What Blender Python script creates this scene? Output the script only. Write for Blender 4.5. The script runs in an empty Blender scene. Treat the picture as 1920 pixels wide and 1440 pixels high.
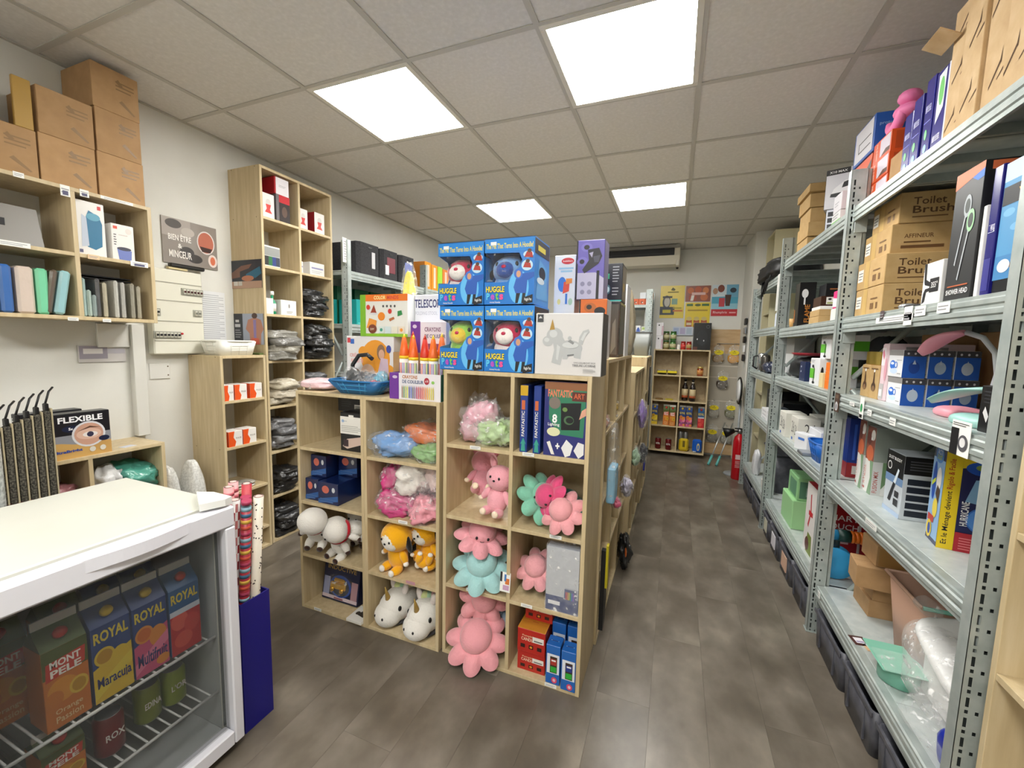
import bpy, bmesh, math, random
from mathutils import Vector, Matrix, noise
SC = bpy.context.scene
COL = SC.collection
PI = math.pi
rnd = random.Random(7)

# ------------------------------------------------------------------ camera, world, exposure
cd = bpy.data.cameras.new('camera'); cam = bpy.data.objects.new('camera', cd); COL.objects.link(cam)
cd.sensor_fit = 'HORIZONTAL'; cd.sensor_width = 36; cd.lens = 774.6 / 1920 * 36; cd.clip_start = .02
YAW, PIT, ROL = -.3740, -.1001, .0224
fw = Vector((math.sin(YAW) * math.cos(PIT), math.cos(YAW) * math.cos(PIT), math.sin(PIT)))
r0 = fw.cross(Vector((0, 0, 1))).normalized(); u0 = r0.cross(fw)
rt = r0 * math.cos(ROL) + u0 * math.sin(ROL); up = u0 * math.cos(ROL) - r0 * math.sin(ROL)
cam.matrix_world = Matrix(((rt.x, up.x, -fw.x, 2.370), (rt.y, up.y, -fw.y, -1.632), (rt.z, up.z, -fw.z, 1.380), (0, 0, 0, 1)))
SC.camera = cam
w = bpy.data.worlds.new('world'); SC.world = w; w.use_nodes = True
w.node_tree.nodes['Background'].inputs[0].default_value = (1, .97, .92, 1)
w.node_tree.nodes['Background'].inputs[1].default_value = .03
SC.view_settings.view_transform = 'Standard'; SC.view_settings.look = 'None'
SC.view_settings.gamma = 1; SC.view_settings.use_curve_mapping = False
SC.view_settings.exposure = 0.1
LAMP = 30.0            # radiance of the ceiling panels

# ------------------------------------------------------------------ materials
def lin(h):
    h = h.lstrip('#')
    if len(h) == 3: h = ''.join(c * 2 for c in h)
    o = []
    for i in (0, 2, 4):
        c = int(h[i:i + 2], 16) / 255
        o.append(c / 12.92 if c <= .04045 else ((c + .055) / 1.055) ** 2.4)
    return (*o, 1)
MATS = {}
def base(name):
    m = bpy.data.materials.new(name); m.use_nodes = True
    return m, m.node_tree, m.node_tree.nodes['Principled BSDF']
def mat(col, rough=.45, metal=0, coat=0, alpha=1, emit=0, trans=0, sub=0):
    k = (col, rough, metal, coat, alpha, emit, trans, sub)
    if k in MATS: return MATS[k]
    m, nt, b = base('m_%s_%d' % (col.strip('#'), len(MATS)))
    b.inputs['Base Color'].default_value = lin(col); b.inputs['Roughness'].default_value = rough
    b.inputs['Metallic'].default_value = metal; b.inputs['Coat Weight'].default_value = coat
    b.inputs['Alpha'].default_value = alpha; b.inputs['Transmission Weight'].default_value = trans
    if coat: b.inputs['Coat Roughness'].default_value = .12
    if emit:
        b.inputs['Emission Color'].default_value = lin(col); b.inputs['Emission Strength'].default_value = emit
    MATS[k] = m; return m
def N(nt, t, **kw):
    n = nt.nodes.new(t)
    for k, v in kw.items():
        if k in n.inputs: n.inputs[k].default_value = v
        else: setattr(n, k, v)
    return n
def ramp(nt, stops):
    r = nt.nodes.new('ShaderNodeValToRGB'); e = r.color_ramp.elements
    while len(e) < len(stops): e.new(.5)
    for x, (p, c) in zip(e, stops): x.position = p; x.color = lin(c) if isinstance(c, str) else c
    return r
def noisy(name, stops, scale=(6, 6, 6), nscale=4, detail=4, rough=.5, bump=0, metal=0, coord='Object', rand=0, bscale=None, coat=0, dist=.002):
    """procedural material: noise through a colour ramp, optional bump and per-object tint"""
    if name in MATS: return MATS[name]
    m, nt, b = base(name); L = nt.links.new
    tc = N(nt, 'ShaderNodeTexCoord'); mp = N(nt, 'ShaderNodeMapping', Scale=scale)
    L(tc.outputs[coord], mp.inputs[0])
    if rand:
        oi = N(nt, 'ShaderNodeObjectInfo'); va = N(nt, 'ShaderNodeVectorMath', operation='SCALE'); va.inputs[0].default_value = (13, 7, 5)
        L(oi.outputs['Random'], va.inputs['Scale']); ad = N(nt, 'ShaderNodeVectorMath', operation='ADD')
        L(mp.outputs[0], ad.inputs[0]); L(va.outputs[0], ad.inputs[1]); src = ad.outputs[0]
    else: src = mp.outputs[0]
    nz = N(nt, 'ShaderNodeTexNoise', Scale=nscale, Detail=detail); L(src, nz.inputs['Vector'])
    rp = ramp(nt, stops); L(nz.outputs['Fac'], rp.inputs[0]); c = rp.outputs[0]
    if rand:
        hv = N(nt, 'ShaderNodeHueSaturation'); mr = N(nt, 'ShaderNodeMapRange'); mr.inputs['To Min'].default_value = 1 - rand; mr.inputs['To Max'].default_value = 1 + rand
        L(oi.outputs['Random'], mr.inputs[0]); L(mr.outputs[0], hv.inputs['Value']); L(c, hv.inputs['Color']); c = hv.outputs[0]
    L(c, b.inputs['Base Color'])
    b.inputs['Roughness'].default_value = rough; b.inputs['Metallic'].default_value = metal; b.inputs['Coat Weight'].default_value = coat
    if bump:
        n2 = nz
        if bscale: n2 = N(nt, 'ShaderNodeTexNoise', Scale=bscale, Detail=3); L(tc.outputs[coord], n2.inputs['Vector'])
        bp = N(nt, 'ShaderNodeBump', Strength=bump, Distance=dist); L(n2.outputs['Fac'], bp.inputs['Height']); L(bp.outputs[0], b.inputs['Normal'])
    MATS[name] = m; return m
WOOD = noisy('maple_melamine', [(.3, '#bda983'), (.55, '#c9b690'), (.75, '#d2c19f')], (9, 9, .9), 5, 5, .42, rand=.03)
WOODB = noisy('hardboard_back', [(.3, '#a99473'), (.7, '#b9a683')], (5, 5, 5), 5, 4, .6)
PLY = noisy('pine_ply', [(.3, '#b8976c'), (.6, '#c6a87e'), (.8, '#cfb48e')], (2, 2, 9), 3, 5, .5)
CARD = noisy('cardboard', [(.3, '#a58159'), (.5, '#ab875d'), (.7, '#b18d64')], (1, 1, 1), 22, 6, .8, rand=.06)
CARD2 = noisy('cardboard_pale', [(.3, '#b5945f'), (.5, '#bb9a66'), (.7, '#c0a06e')], (1, 1, 1), 22, 6, .75, rand=.05)
GALV = noisy('galvanised_steel', [(.3, '#a2acaa'), (.5, '#adb6b3'), (.72, '#b8c0bd')], (3, 3, 3), 7, 5, .36, metal=.3)
DECK = noisy('galvanised_deck', [(.3, '#b8c1c0'), (.5, '#c0c8c6'), (.7, '#cad0ce')], (3, 3, 3), 9, 5, .4, metal=.2)
WALL = noisy('white_plaster', [(.3, '#d3d2ca'), (.6, '#dcdbd4')], (1, 1, 1), 2.5, 5, .7, bump=.15, bscale=90)
TILE = noisy('mineral_tile', [(.3, '#d6d3cd'), (.55, '#dcd9d4'), (.7, '#e2dfda')], (1, 1, 1), 60, 4, .85, rand=.02, bump=.25, bscale=160, dist=.001)
TBAR = mat('#bdbab2', .5)
WHITE = mat('#e8e8e6', .4); BLACK = mat('#0c0c0d', .4); DARK = mat('#1c1c1f', .5); PAPER = mat('#eeeeea', .6)
def film(col='#ffffff', a=.16):
    """clear crinkled plastic film: mostly see-through, sharp highlights on the creases"""
    k = 'film' + col + str(a)
    if k in MATS: return MATS[k]
    m, nt, b = base(k); L = nt.links.new
    b.inputs['Base Color'].default_value = lin(col); b.inputs['Roughness'].default_value = .12
    tc = N(nt, 'ShaderNodeTexCoord'); nz = N(nt, 'ShaderNodeTexNoise', Scale=38, Detail=2); L(tc.outputs['Object'], nz.inputs['Vector'])
    bp = N(nt, 'ShaderNodeBump', Strength=.7, Distance=.008); L(nz.outputs['Fac'], bp.inputs['Height']); L(bp.outputs[0], b.inputs['Normal'])
    rp = ramp(nt, [(.40, (a * .30,) * 3 + (1,)), (.62, (a * .55,) * 3 + (1,)), (.72, (min(1, a * 2.6),) * 3 + (1,))]); L(nz.outputs['Fac'], rp.inputs[0]); L(rp.outputs[0], b.inputs['Alpha'])
    MATS[k] = m; return m
def shiny(col, rough=.22, s=30, d=.008):
    """wrinkled glossy film tight over coloured contents"""
    k = 'shiny' + col + str(rough)
    if k in MATS: return MATS[k]
    m, nt, b = base(k); L = nt.links.new
    b.inputs['Base Color'].default_value = lin(col); b.inputs['Roughness'].default_value = .6; b.inputs['Coat Weight'].default_value = 1; b.inputs['Coat Roughness'].default_value = rough * .5
    tc = N(nt, 'ShaderNodeTexCoord'); nz = N(nt, 'ShaderNodeTexNoise', Scale=s, Detail=3); L(tc.outputs['Object'], nz.inputs['Vector'])
    bp = N(nt, 'ShaderNodeBump', Strength=.8, Distance=d); L(nz.outputs['Fac'], bp.inputs['Height']); L(bp.outputs[0], b.inputs['Coat Normal']); L(bp.outputs[0], b.inputs['Normal'])
    MATS[k] = m; return m
def fuzzy(col):
    """short plush pile"""
    k = 'fuzzy' + col
    if k in MATS: return MATS[k]
    m, nt, b = base(k); L = nt.links.new
    b.inputs['Base Color'].default_value = lin(col); b.inputs['Roughness'].default_value = .95; b.inputs['Sheen Weight'].default_value = .5; b.inputs['Sheen Roughness'].default_value = .5
    b.inputs['Specular IOR Level'].default_value = .15
    tc = N(nt, 'ShaderNodeTexCoord'); nz = N(nt, 'ShaderNodeTexNoise', Scale=140, Detail=2); L(tc.outputs['Object'], nz.inputs['Vector'])
    bp = N(nt, 'ShaderNodeBump', Strength=.6, Distance=.004); L(nz.outputs['Fac'], bp.inputs['Height']); L(bp.outputs[0], b.inputs['Normal'])
    MATS[k] = m; return m

# ------------------------------------------------------------------ mesh builder
class MB:
    def __init__(s): s.v = []; s.f = []; s.m = []; s.sm = []; s.mats = []
    def mi(s, m):
        if isinstance(m, str): m = mat(m)
        if m not in s.mats: s.mats.append(m)
        return s.mats.index(m)
    def add(s, vs, fs, m, smooth=False):
        o = len(s.v); s.v += [Vector(p) for p in vs]; i = s.mi(m)
        for f in fs: s.f.append([o + a for a in f]); s.m.append(i); s.sm.append(smooth)
        return o
    def poly(s, pts, m): s.add(pts, [list(range(len(pts)))], m)
    def box(s, x0, y0, z0, x1, y1, z1, m, ch=0):
        if ch <= 0:
            v = [(x, y, z) for z in (z0, z1) for y in (y0, y1) for x in (x0, x1)]
            return s.add(v, [(0, 2, 3, 1), (4, 5, 7, 6), (0, 1, 5, 4), (2, 6, 7, 3), (0, 4, 6, 2), (1, 3, 7, 5)], m)
        c = min(ch, (x1 - x0) * .45, (y1 - y0) * .45, (z1 - z0) * .45)
        X = (x0, x1); Y = (y0, y1); Z = (z0, z1); v = []
        for k in (0, 1):
            for j in (0, 1):
                for i in (0, 1):
                    a = (1, -1)[i] * c; b = (1, -1)[j] * c; d = (1, -1)[k] * c
                    v += [(X[i], Y[j] + b, Z[k] + d), (X[i] + a, Y[j], Z[k] + d), (X[i] + a, Y[j] + b, Z[k])]
        I = lambda i, j, k, t: 3 * (i + 2 * j + 4 * k) + t
        f = [[I(0, 0, 0, 0), I(0, 0, 1, 0), I(0, 1, 1, 0), I(0, 1, 0, 0)], [I(1, 0, 0, 0), I(1, 1, 0, 0), I(1, 1, 1, 0), I(1, 0, 1, 0)],
             [I(0, 0, 0, 1), I(1, 0, 0, 1), I(1, 0, 1, 1), I(0, 0, 1, 1)], [I(0, 1, 0, 1), I(0, 1, 1, 1), I(1, 1, 1, 1), I(1, 1, 0, 1)],
             [I(0, 0, 0, 2), I(0, 1, 0, 2), I(1, 1, 0, 2), I(1, 0, 0, 2)], [I(0, 0, 1, 2), I(1, 0, 1, 2), I(1, 1, 1, 2), I(0, 1, 1, 2)]]
        for j in (0, 1):
            for k in (0, 1): f.append([I(0, j, k, 1), I(1, j, k, 1), I(1, j, k, 2), I(0, j, k, 2)])
        for i in (0, 1):
            for k in (0, 1): f.append([I(i, 0, k, 0), I(i, 1, k, 0), I(i, 1, k, 2), I(i, 0, k, 2)])
            for j in (0, 1): f.append([I(i, j, 0, 0), I(i, j, 1, 0), I(i, j, 1, 1), I(i, j, 0, 1)])
        for i in (0, 1):
            for j in (0, 1):
                for k in (0, 1): f.append([I(i, j, k, 0), I(i, j, k, 1), I(i, j, k, 2)])
        return s.add(v, f, m)
    def prism(s, pts, ax, a0, a1, m, smooth=False):
        """pts: polygon in the two other axes (in xyz order), extruded along ax"""
        def P(p, a): q = list(p); q.insert(ax, a); return q
        n = len(pts); v = [P(p, a0) for p in pts] + [P(p, a1) for p in pts]
        o = s.add(v, [[i, (i + 1) % n, n + (i + 1) % n, n + i] for i in range(n)], m, smooth)
        s.add(v[:n], [list(range(n))], m); s.add(v[n:], [list(range(n))], m)
    def tube(s, path, r, m, n=8, cap=True):
        path = [Vector(p) for p in path]; rs = r if isinstance(r, (list, tuple)) else [r] * len(path)
        vs = []; up = None
        for i, p in enumerate(path):
            d = (path[min(i + 1, len(path) - 1)] - path[max(i - 1, 0)]).normalized()
            if up is None:
                up = Vector((0, 0, 1)) if abs(d.z) < .9 else Vector((1, 0, 0))
            a = d.cross(up).normalized(); b = a.cross(d).normalized(); up = b
            vs += [p + (a * math.cos(2 * PI * k / n) + b * math.sin(2 * PI * k / n)) * rs[i] for k in range(n)]
        f = [[i * n + k, i * n + (k + 1) % n, (i + 1) * n + (k + 1) % n, (i + 1) * n + k] for i in range(len(path) - 1) for k in range(n)]
        s.add(vs, f, m, True)
        if cap: s.add(vs[:n], [list(range(n))], m); s.add(vs[-n:], [list(range(n))], m)
    def lathe(s, prof, m, n=20, c=(0, 0, 0), sx=1, sy=1):
        vs = [(c[0] + r * sx * math.cos(2 * PI * k / n), c[1] + r * sy * math.sin(2 * PI * k / n), c[2] + z) for r, z in prof for k in range(n)]
        f = [[i * n + k, i * n + (k + 1) % n, (i + 1) * n + (k + 1) % n, (i + 1) * n + k] for i in range(len(prof) - 1) for k in range(n)]
        s.add(vs, f, m, True)
        if prof[0][0] > 1e-4: s.add(vs[:n], [list(range(n))], m)
        if prof[-1][0] > 1e-4: s.add(vs[-n:], [list(range(n))], m)
    def ell(s, c, r, m, n=16, k=10, rot=None, nz=0, ns=8, sq=1, seed=0):
        """ellipsoid / pillow (sq<1 is boxier), optional noise lumps"""
        vs = []; R = rot or Matrix.Identity(3); c = Vector(c)
        def pw(a): return math.copysign(abs(a) ** sq, a)
        for i in range(k + 1):
            t = PI * i / k
            for j in range(n):
                p = 2 * PI * j / n
                q = Vector((pw(math.sin(t)) * pw(math.cos(p)) * r[0], pw(math.sin(t)) * pw(math.sin(p)) * r[1], pw(math.cos(t)) * r[2]))
                if nz: q += q.normalized() * nz * noise.noise(q * ns + Vector((seed * 3.1, seed, 0)))
                vs.append(c + R @ q)
        f = [[i * n + j, (i + 1) * n + j, (i + 1) * n + (j + 1) % n, i * n + (j + 1) % n] for i in range(k) for j in range(n)]
        s.add(vs, f, m, True)
    def xf(s, M, o=0):
        for i in range(o, len(s.v)): s.v[i] = M @ s.v[i]
        return s
    def mesh(s, name):
        me = bpy.data.meshes.new(name); me.from_pydata([tuple(p) for p in s.v], [], s.f); me.validate()
        for m in s.mats: me.materials.append(m)
        if len(me.polygons) == len(s.f):
            me.polygons.foreach_set('material_index', s.m); me.polygons.foreach_set('use_smooth', s.sm)
        bm = bmesh.new(); bm.from_mesh(me); bmesh.ops.remove_doubles(bm, verts=bm.verts, dist=1e-6)
        bmesh.ops.recalc_face_normals(bm, faces=bm.faces); bm.to_mesh(me); bm.free()
        return me
    def build(s, name, parent=None, loc=None, rz=0, raw=False):
        if raw:
            me = bpy.data.meshes.new(name); me.from_pydata([tuple(p) for p in s.v], [], s.f)
            for m in s.mats: me.materials.append(m)
            me.polygons.foreach_set('material_index', s.m); me.polygons.foreach_set('use_smooth', s.sm); me.update()
        else: me = s.mesh(name)
        o = bpy.data.objects.new(name, me); COL.objects.link(o)
        if parent: o.parent = parent
        if loc is not None: o.location = loc
        o.rotation_euler.z = rz
        return o
def RX(a): return Matrix.Rotation(a, 3, 'X')
def RY(a): return Matrix.Rotation(a, 3, 'Y')
def RZ(a): return Matrix.Rotation(a, 3, 'Z')
def tag(o, label, cat, group=None):
    o['label'] = label; o['category'] = cat
    if group: o['group'] = group
    return o
def thing(name, label, cat, loc=(0, 0, 0), rz=0, group=None):
    o = bpy.data.objects.new(name, None); COL.objects.link(o); o.empty_display_size = .05
    o.location = loc; o.rotation_euler.z = rz
    return tag(o, label, cat, group)
def struct(o): o['kind'] = 'structure'; return o
def dup(o, loc=None, rz=None, label=None, parent=None):
    c = o.copy(); COL.objects.link(c)
    if parent: c.parent = parent
    if loc is not None: c.location = loc
    if rz is not None: c.rotation_euler.z = rz
    if label: c['label'] = label
    for ch in o.children: dup(ch, parent=c)
    return c

# ------------------------------------------------------------------ flat print on faces
TXT = {}
def textgeo(t, bold=.01):
    k = (t, bold)
    if k in TXT: return TXT[k]
    cu = bpy.data.curves.new('t', 'FONT'); cu.body = t; cu.resolution_u = 2; cu.offset = bold; cu.fill_mode = 'FRONT'
    ob = bpy.data.objects.new('t', cu); COL.objects.link(ob)
    me = bpy.data.meshes.new_from_object(ob.evaluated_get(bpy.context.evaluated_depsgraph_get()))
    vs = [(v.co.x, v.co.y) for v in me.vertices]; fs = [list(p.vertices) for p in me.polygons]
    x0 = min(v[0] for v in vs); x1 = max(v[0] for v in vs); y0 = min(v[1] for v in vs); y1 = max(v[1] for v in vs)
    vs = [((a - x0) / (x1 - x0 + 1e-9), (b - y0) / (y1 - y0 + 1e-9)) for a, b in vs]
    bpy.data.objects.remove(ob); bpy.data.curves.remove(cu); bpy.data.meshes.remove(me)
    TXT[k] = (vs, fs); return TXT[k]
def art(mb, O, U, V, items, lift=.0006):
    """items on the face O + u*U + v*V (u,v in 0..1): r rect, e ellipse, p polygon, t text in a rect"""
    O, U, V = Vector(O), Vector(U), Vector(V); Nn = U.cross(V).normalized()
    for i, it in enumerate(items):
        k = it[0]; h = Nn * (lift + i * .00012)
        P = lambda u, v: O + U * u + V * v + h
        if k == 'r': _, a, b, c, d, col = it; mb.poly([P(a, b), P(c, b), P(c, d), P(a, d)], col)
        elif k == 'e':
            _, uc, vc, ru, rv, col = it
            mb.poly([P(uc + ru * math.cos(t * PI / 12), vc + rv * math.sin(t * PI / 12)) for t in range(24)], col)
        elif k == 'p': mb.poly([P(a, b) for a, b in it[1]], it[2])
        elif k == 't':
            _, s, a, b, c, d, col = it[:7]; rotd = it[7] if len(it) > 7 else 0
            vs, fs = textgeo(s, it[8] if len(it) > 8 else .012)
            if rotd: pts = [P(c - (c - a) * y, b + (d - b) * x) for x, y in vs]     # reads upwards
            else: pts = [P(a + (c - a) * x, b + (d - b) * y) for x, y in vs]
            mb.add(pts, fs, col)
        elif k == 'l':                                                        # lines of small print
            _, a, b, c, d, n, col = it
            for j in range(n):
                y = b + (d - b) * (j + .25) / n; hh = (d - b) / n * .38; e = c - (c - a) * (.0 if j % 3 else .18)
                mb.poly([P(a, y), P(e, y), P(e, y + hh), P(a, y + hh)], col)
FACES = {'F': lambda w, d, h: ((-w / 2, -d / 2, 0), (w, 0, 0), (0, 0, h)), 'B': lambda w, d, h: ((w / 2, d / 2, 0), (-w, 0, 0), (0, 0, h)),
         'L': lambda w, d, h: ((-w / 2, d / 2, 0), (0, -d, 0), (0, 0, h)), 'R': lambda w, d, h: ((w / 2, -d / 2, 0), (0, d, 0), (0, 0, h)),
         'T': lambda w, d, h: ((-w / 2, -d / 2, h), (w, 0, 0), (0, d, 0))}
def carton(name, label, cat, x0, y0, z0, x1, y1, z1, m, pr=None, rz=0, group=None, ch=.0015, flaps=True, cold=None):
    """a printed or plain box standing on z0; pr = {face: print items}; top flap seam and tuck flap as its parts"""
    w, d, h = x1 - x0, y1 - y0, z1 - z0
    b = MB(); b.box(-w / 2, -d / 2, 0, w / 2, d / 2, h, m, ch)
    o = b.build(name, None, ((x0 + x1) / 2, (y0 + y1) / 2, z0), rz); tag(o, label, cat, group)
    if flaps:
        f = MB(); t = .0008; mm = cold or m
        f.box(-w / 2 + .003, -d / 2 + .002, h, w / 2 - .003, -.0012, h + t, mm); f.box(-w / 2 + .003, .0012, h, w / 2 - .003, d / 2 - .002, h + t, mm)
        f.build('top_flap', o)
    if pr:
        a = MB()
        for k, items in pr.items(): art(a, *FACES[k](w, d, h), items)
        a.build('printed_artwork', o, raw=True)['kind'] = 'stuff'
    return o

# ------------------------------------------------------------------ room shell
H = 2.6; YB = 4.155; YF = -3.4; XR = 3.62
def xl(y): return -.352 - .03 * y
b = MB(); b.box(-.75, YF - .1, -.06, XR + .2, YB + .1, -.004, mat('#3a352e', .8)); FLOOR = struct(b.build('floor'))
PLANK = noisy('vinyl_plank', [(.25, '#544d43'), (.45, '#645c51'), (.6, '#746c61'), (.8, '#8b8275')], (1, .7, 1), 7, 8, .30, rand=.015, bump=.12)
b = MB(); b.box(-.0998, -.5998, -.004, .0998, .5998, 0, PLANK, .0002); pm = b.mesh('plank')
for i in range(-9, 12):
    x = 1.455 + i * .2
    if x < -.6 or x > XR + .1: continue
    off = (i * .43) % 1.2
    for j in range(-4, 5):
        y = off + j * 1.2
        if y - .6 > YB or y + .6 < YF: continue
        o = bpy.data.objects.new('floor_plank', pm); COL.objects.link(o); o.parent = FLOOR; o.location = (x, y, 0)
def wall(name, pts):
    b = MB(); b.prism(pts, 2, 0, H + .12, WALL); return struct(b.build(name))
wall('wall_left', [(xl(YF), YF), (xl(YB), YB), (xl(YB) - .1, YB), (xl(YF) - .1, YF)])
wall('wall_back', [(xl(YB) - .1, YB), (XR + .1, YB), (XR + .1, YB + .1), (xl(YB) - .1, YB + .1)])
wall('wall_right', [(XR, YF), (XR + .1, YF), (XR + .1, YB), (XR, YB)])
wall('wall_front', [(xl(YF) - .1, YF - .1), (XR + .1, YF - .1), (XR + .1, YF), (xl(YF) - .1, YF)])
wall('wall_pillar', [(3.095, 3.5), (XR, 3.5), (XR, YB), (3.095, YB)])
# suspended ceiling: slab, tiles and T-bars one by one, panels in four bays (and three unseen panels added behind the camera to brighten the shelf fronts)
b = MB(); b.box(-.7, YF - .1, H + .03, XR + .1, YB + .1, H + .08, mat('#8a877e', .8)); CEIL = struct(b.build('ceiling'))
b = MB(); b.box(-.297, -.297, .004, .297, .297, .016, TILE, .001); tm = b.mesh('tile')
LIGHTS = [(1, 0), (3, 0), (1, 3), (3, 3), (3, -3), (1, -5), (3, -5)]
for c in range(-1, 7):
    for r in range(-6, 7):
        if (c, r) in LIGHTS: continue
        o = bpy.data.objects.new('ceiling_tile', tm); COL.objects.link(o); o.parent = CEIL; o.location = (c * .6 + .3, r * .6 + .3, H)
for c in range(0, 7):
    b = MB(); b.box(c * .6 - .012, YF, H - .001, c * .6 + .012, YB, H + .0035, TBAR); b.build('grid_bar', CEIL)
for r in range(-5, 7):
    b = MB(); b.box(-.55, r * .6 - .012, H - .0006, XR + .05, r * .6 + .012, H + .003, TBAR); b.build('grid_bar', CEIL)
b = MB(); b.prism([(xl(YF), YF), (xl(YF) + .02, YF), (xl(YB) + .02, YB), (xl(YB), YB)], 2, H - .001, H + .003, TBAR); b.build('edge_trim', CEIL)
b = MB(); b.box(-.5, YB - .02, H - .001, XR, YB, H + .003, TBAR); b.build('edge_trim', CEIL)
LM, nt, bs = base('led_panel'); bs.inputs['Base Color'].default_value = (.9, .9, .9, 1)
bs.inputs['Emission Color'].default_value = (1, .985, .945, 1); bs.inputs['Emission Strength'].default_value = LAMP
LNAMES = {(1, 0): 'square LED ceiling panel left of the brightest one, above the toy boxes', (3, 0): 'largest, nearest LED ceiling panel at the top of the picture',
          (1, 3): 'far left LED ceiling panel above the stacked blue toy boxes', (3, 3): 'far LED ceiling panel in front of the air conditioner',
          (1, -3): 'LED ceiling panel behind the viewpoint, over the fridge', (3, -3): 'LED ceiling panel behind the viewpoint, over the aisle', (1, -5): 'LED ceiling panel far behind the viewpoint, left', (3, -5): 'LED ceiling panel far behind the viewpoint, right'}
for c, r in LIGHTS:
    t = thing('led_panel_light', LNAMES[(c, r)], 'ceiling light', (c * .6 + .3, r * .6 + .3, H), 0, 'LED panels in the ceiling grid')
    f = MB(); a, i = .296, .272
    for x0, y0, x1, y1 in ((-a, -a, a, -i), (-a, i, a, a), (-a, -i, -i, i), (i, -i, a, i)): f.box(x0, y0, -.004, x1, y1, .012, mat('#dcd9cf', .4), .001)
    f.build('frame', t)
    f = MB(); f.box(-i, -i, -.0005, i, i, .004, LM); f.build('diffuser', t)

# ------------------------------------------------------------------ cube shelving
def cubes(name, label, x0, y0, z0, W, D, Ht, cols, rows, rz=0, t=.016, back=True, group=None, heights=None, notch=None):
    """melamine pigeon-hole unit; local front is -Y, origin at the front left bottom corner; every board is a part"""
    T = thing(name, label, 'shelving', (x0, y0, z0), rz, group)
    def brd(n, a, bb, c, d, e, f, m=WOOD): k = MB(); k.box(a, bb, c, d, e, f, m, .0008); return k.build(n, T)
    brd('side_panel', 0, 0, 0, t, D, Ht); brd('side_panel', W - t, 0, 0, W, D, Ht)
    brd('top_panel', t, 0, Ht - t, W - t, D, Ht); brd('bottom_panel', t, 0, 0, W - t, D, t)
    cw = (W - t) / cols
    zs = heights or [t / 2 + (Ht - t) * r / rows for r in range(1, rows)]
    for c in range(1, cols): brd('divider', c * cw, .001, t, c * cw + t, D - .002, Ht - t)
    for c in range(cols):
        for z in zs: brd('shelf_board', c * cw + t, .0015, z - t / 2, (c + 1) * cw, D - .004, z + t / 2)
    if back:
        for c in range(cols):
            for r in range(rows):
                if notch and (c, r) in notch: continue
                za = [t / 2] + zs + [Ht - t / 2]
                brd('back_panel', c * cw + t / 2, D - .004, za[r], (c + 1) * cw + t / 2, D - .001, za[r + 1], WOODB)
    k = MB()
    for z in [t / 2, Ht - t / 2] + zs[::2]:
        for y in (.04, D - .05): k.lathe([(0, 0), (.003, 0), (.003, .0006), (0, .0006)], mat('#5c4a32', .6), 8, (0, 0, 0)); k.xf(Matrix.Translation((-.0003, y, z)) @ Matrix.Rotation(-PI / 2, 4, 'Y'), len(k.v) - 32)
    k.build('screw_caps', T)['kind'] = 'stuff'
    return T
# island front: the low pair and the taller pair of columns
cubes('cube_shelf', 'low maple cube column with white plush toys, left end of the island', .650, -.150, 0, .412, .30, 1.122, 1, 4)
cubes('cube_shelf', 'low maple cube column holding yellow plush toys and unicorn slippers', 1.063, -.150, 0, .402, .30, 1.122, 1, 4)
cubes('cube_shelf', 'tall two-column maple cube shelf with pink octopus plush toys', 1.478, -.140, 0, .617, .30, 1.262, 2, 4, notch=[(0, 2)])
# left wall units
cubes('wall_cube_cabinet', 'wall-hung maple cube cabinet under the big brown cartons', -.075, -.9, 1.437, .573, .285, .563, 2, 2, PI / 2)
cubes('cube_shelf', 'low maple cube shelf behind the fridge carrying the mirror box', -.075, -.92, 0, .59, .28, .825, 2, 3, PI / 2)
cubes('cube_shelf', 'single narrow maple column carrying the white basket', -.065, -.035, 0, .285, .30, 1.265, 1, 4, PI / 2, heights=[.14, .425, .71, .99])
cubes('tall_cube_shelf', 'tall two-column maple shelf reaching almost to the ceiling', -.075, .262, 0, .575, .30, 2.437, 2, 8, PI / 2)
# island, aisle side
for i, (ya, L_, x_, h_, c_, lab) in enumerate([(.172, 1.02, 2.105, 1.315, 3, 'maple cube shelf facing the aisle, nearest behind the octopus shelf'),
                                               (1.195, .84, 2.135, 1.20, 3, 'maple cube shelf facing the aisle, middle of the island side'),
                                               (2.05, .75, 2.15, 1.28, 2, 'maple cube shelf facing the aisle, far end of the island')]):
    cubes('cube_shelf', lab, x_, ya, 0, L_, .30, h_, c_, 4, PI / 2)
cubes('cube_shelf', 'maple cube shelf on the back of the island facing the left wall', .99, 1.3, 0, 1.15, .3, 1.1, 3, 4, -PI / 2)
# shelf against the back wall
cubes('cube_shelf', 'maple cube shelf at the back wall with juice cartons and cans', 2.117, 3.855, .05, .645, .28, 1.29, 2, 4, back=True)
# pale cabinet high on the right, seen past the racks
T = thing('tall_cabinet', 'cream laminate cabinet standing behind the far right rack', 'cabinet', (3.2, 3.11, 0))
def pc(n, *a, m=None): k = MB(); k.box(*a, m or mat('#cfc7a4', .5), .001); return k.build(n, T)
pc('side_panel', .0, 0, 0, .40, .018, 2.52); pc('side_panel', 0, .35, 0, .40, .368, 2.52); pc('top_panel', 0, .018, 2.50, .40, .35, 2.52); pc('back_panel', .39, .018, 0, .40, .35, 2.5)
for z in (.02, .45, .9, 1.3, 1.72, 2.12): pc('shelf_board', .01, .018, z, .39, .35, z + .018)
# cabinet at the right edge, beside the viewer
cubes('cube_shelf', 'maple cube shelf cut off by the right edge, beside the near rack post', 3.075, -.42, 0, .60, .30, 1.98, 2, 6, -PI / 2)

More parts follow.
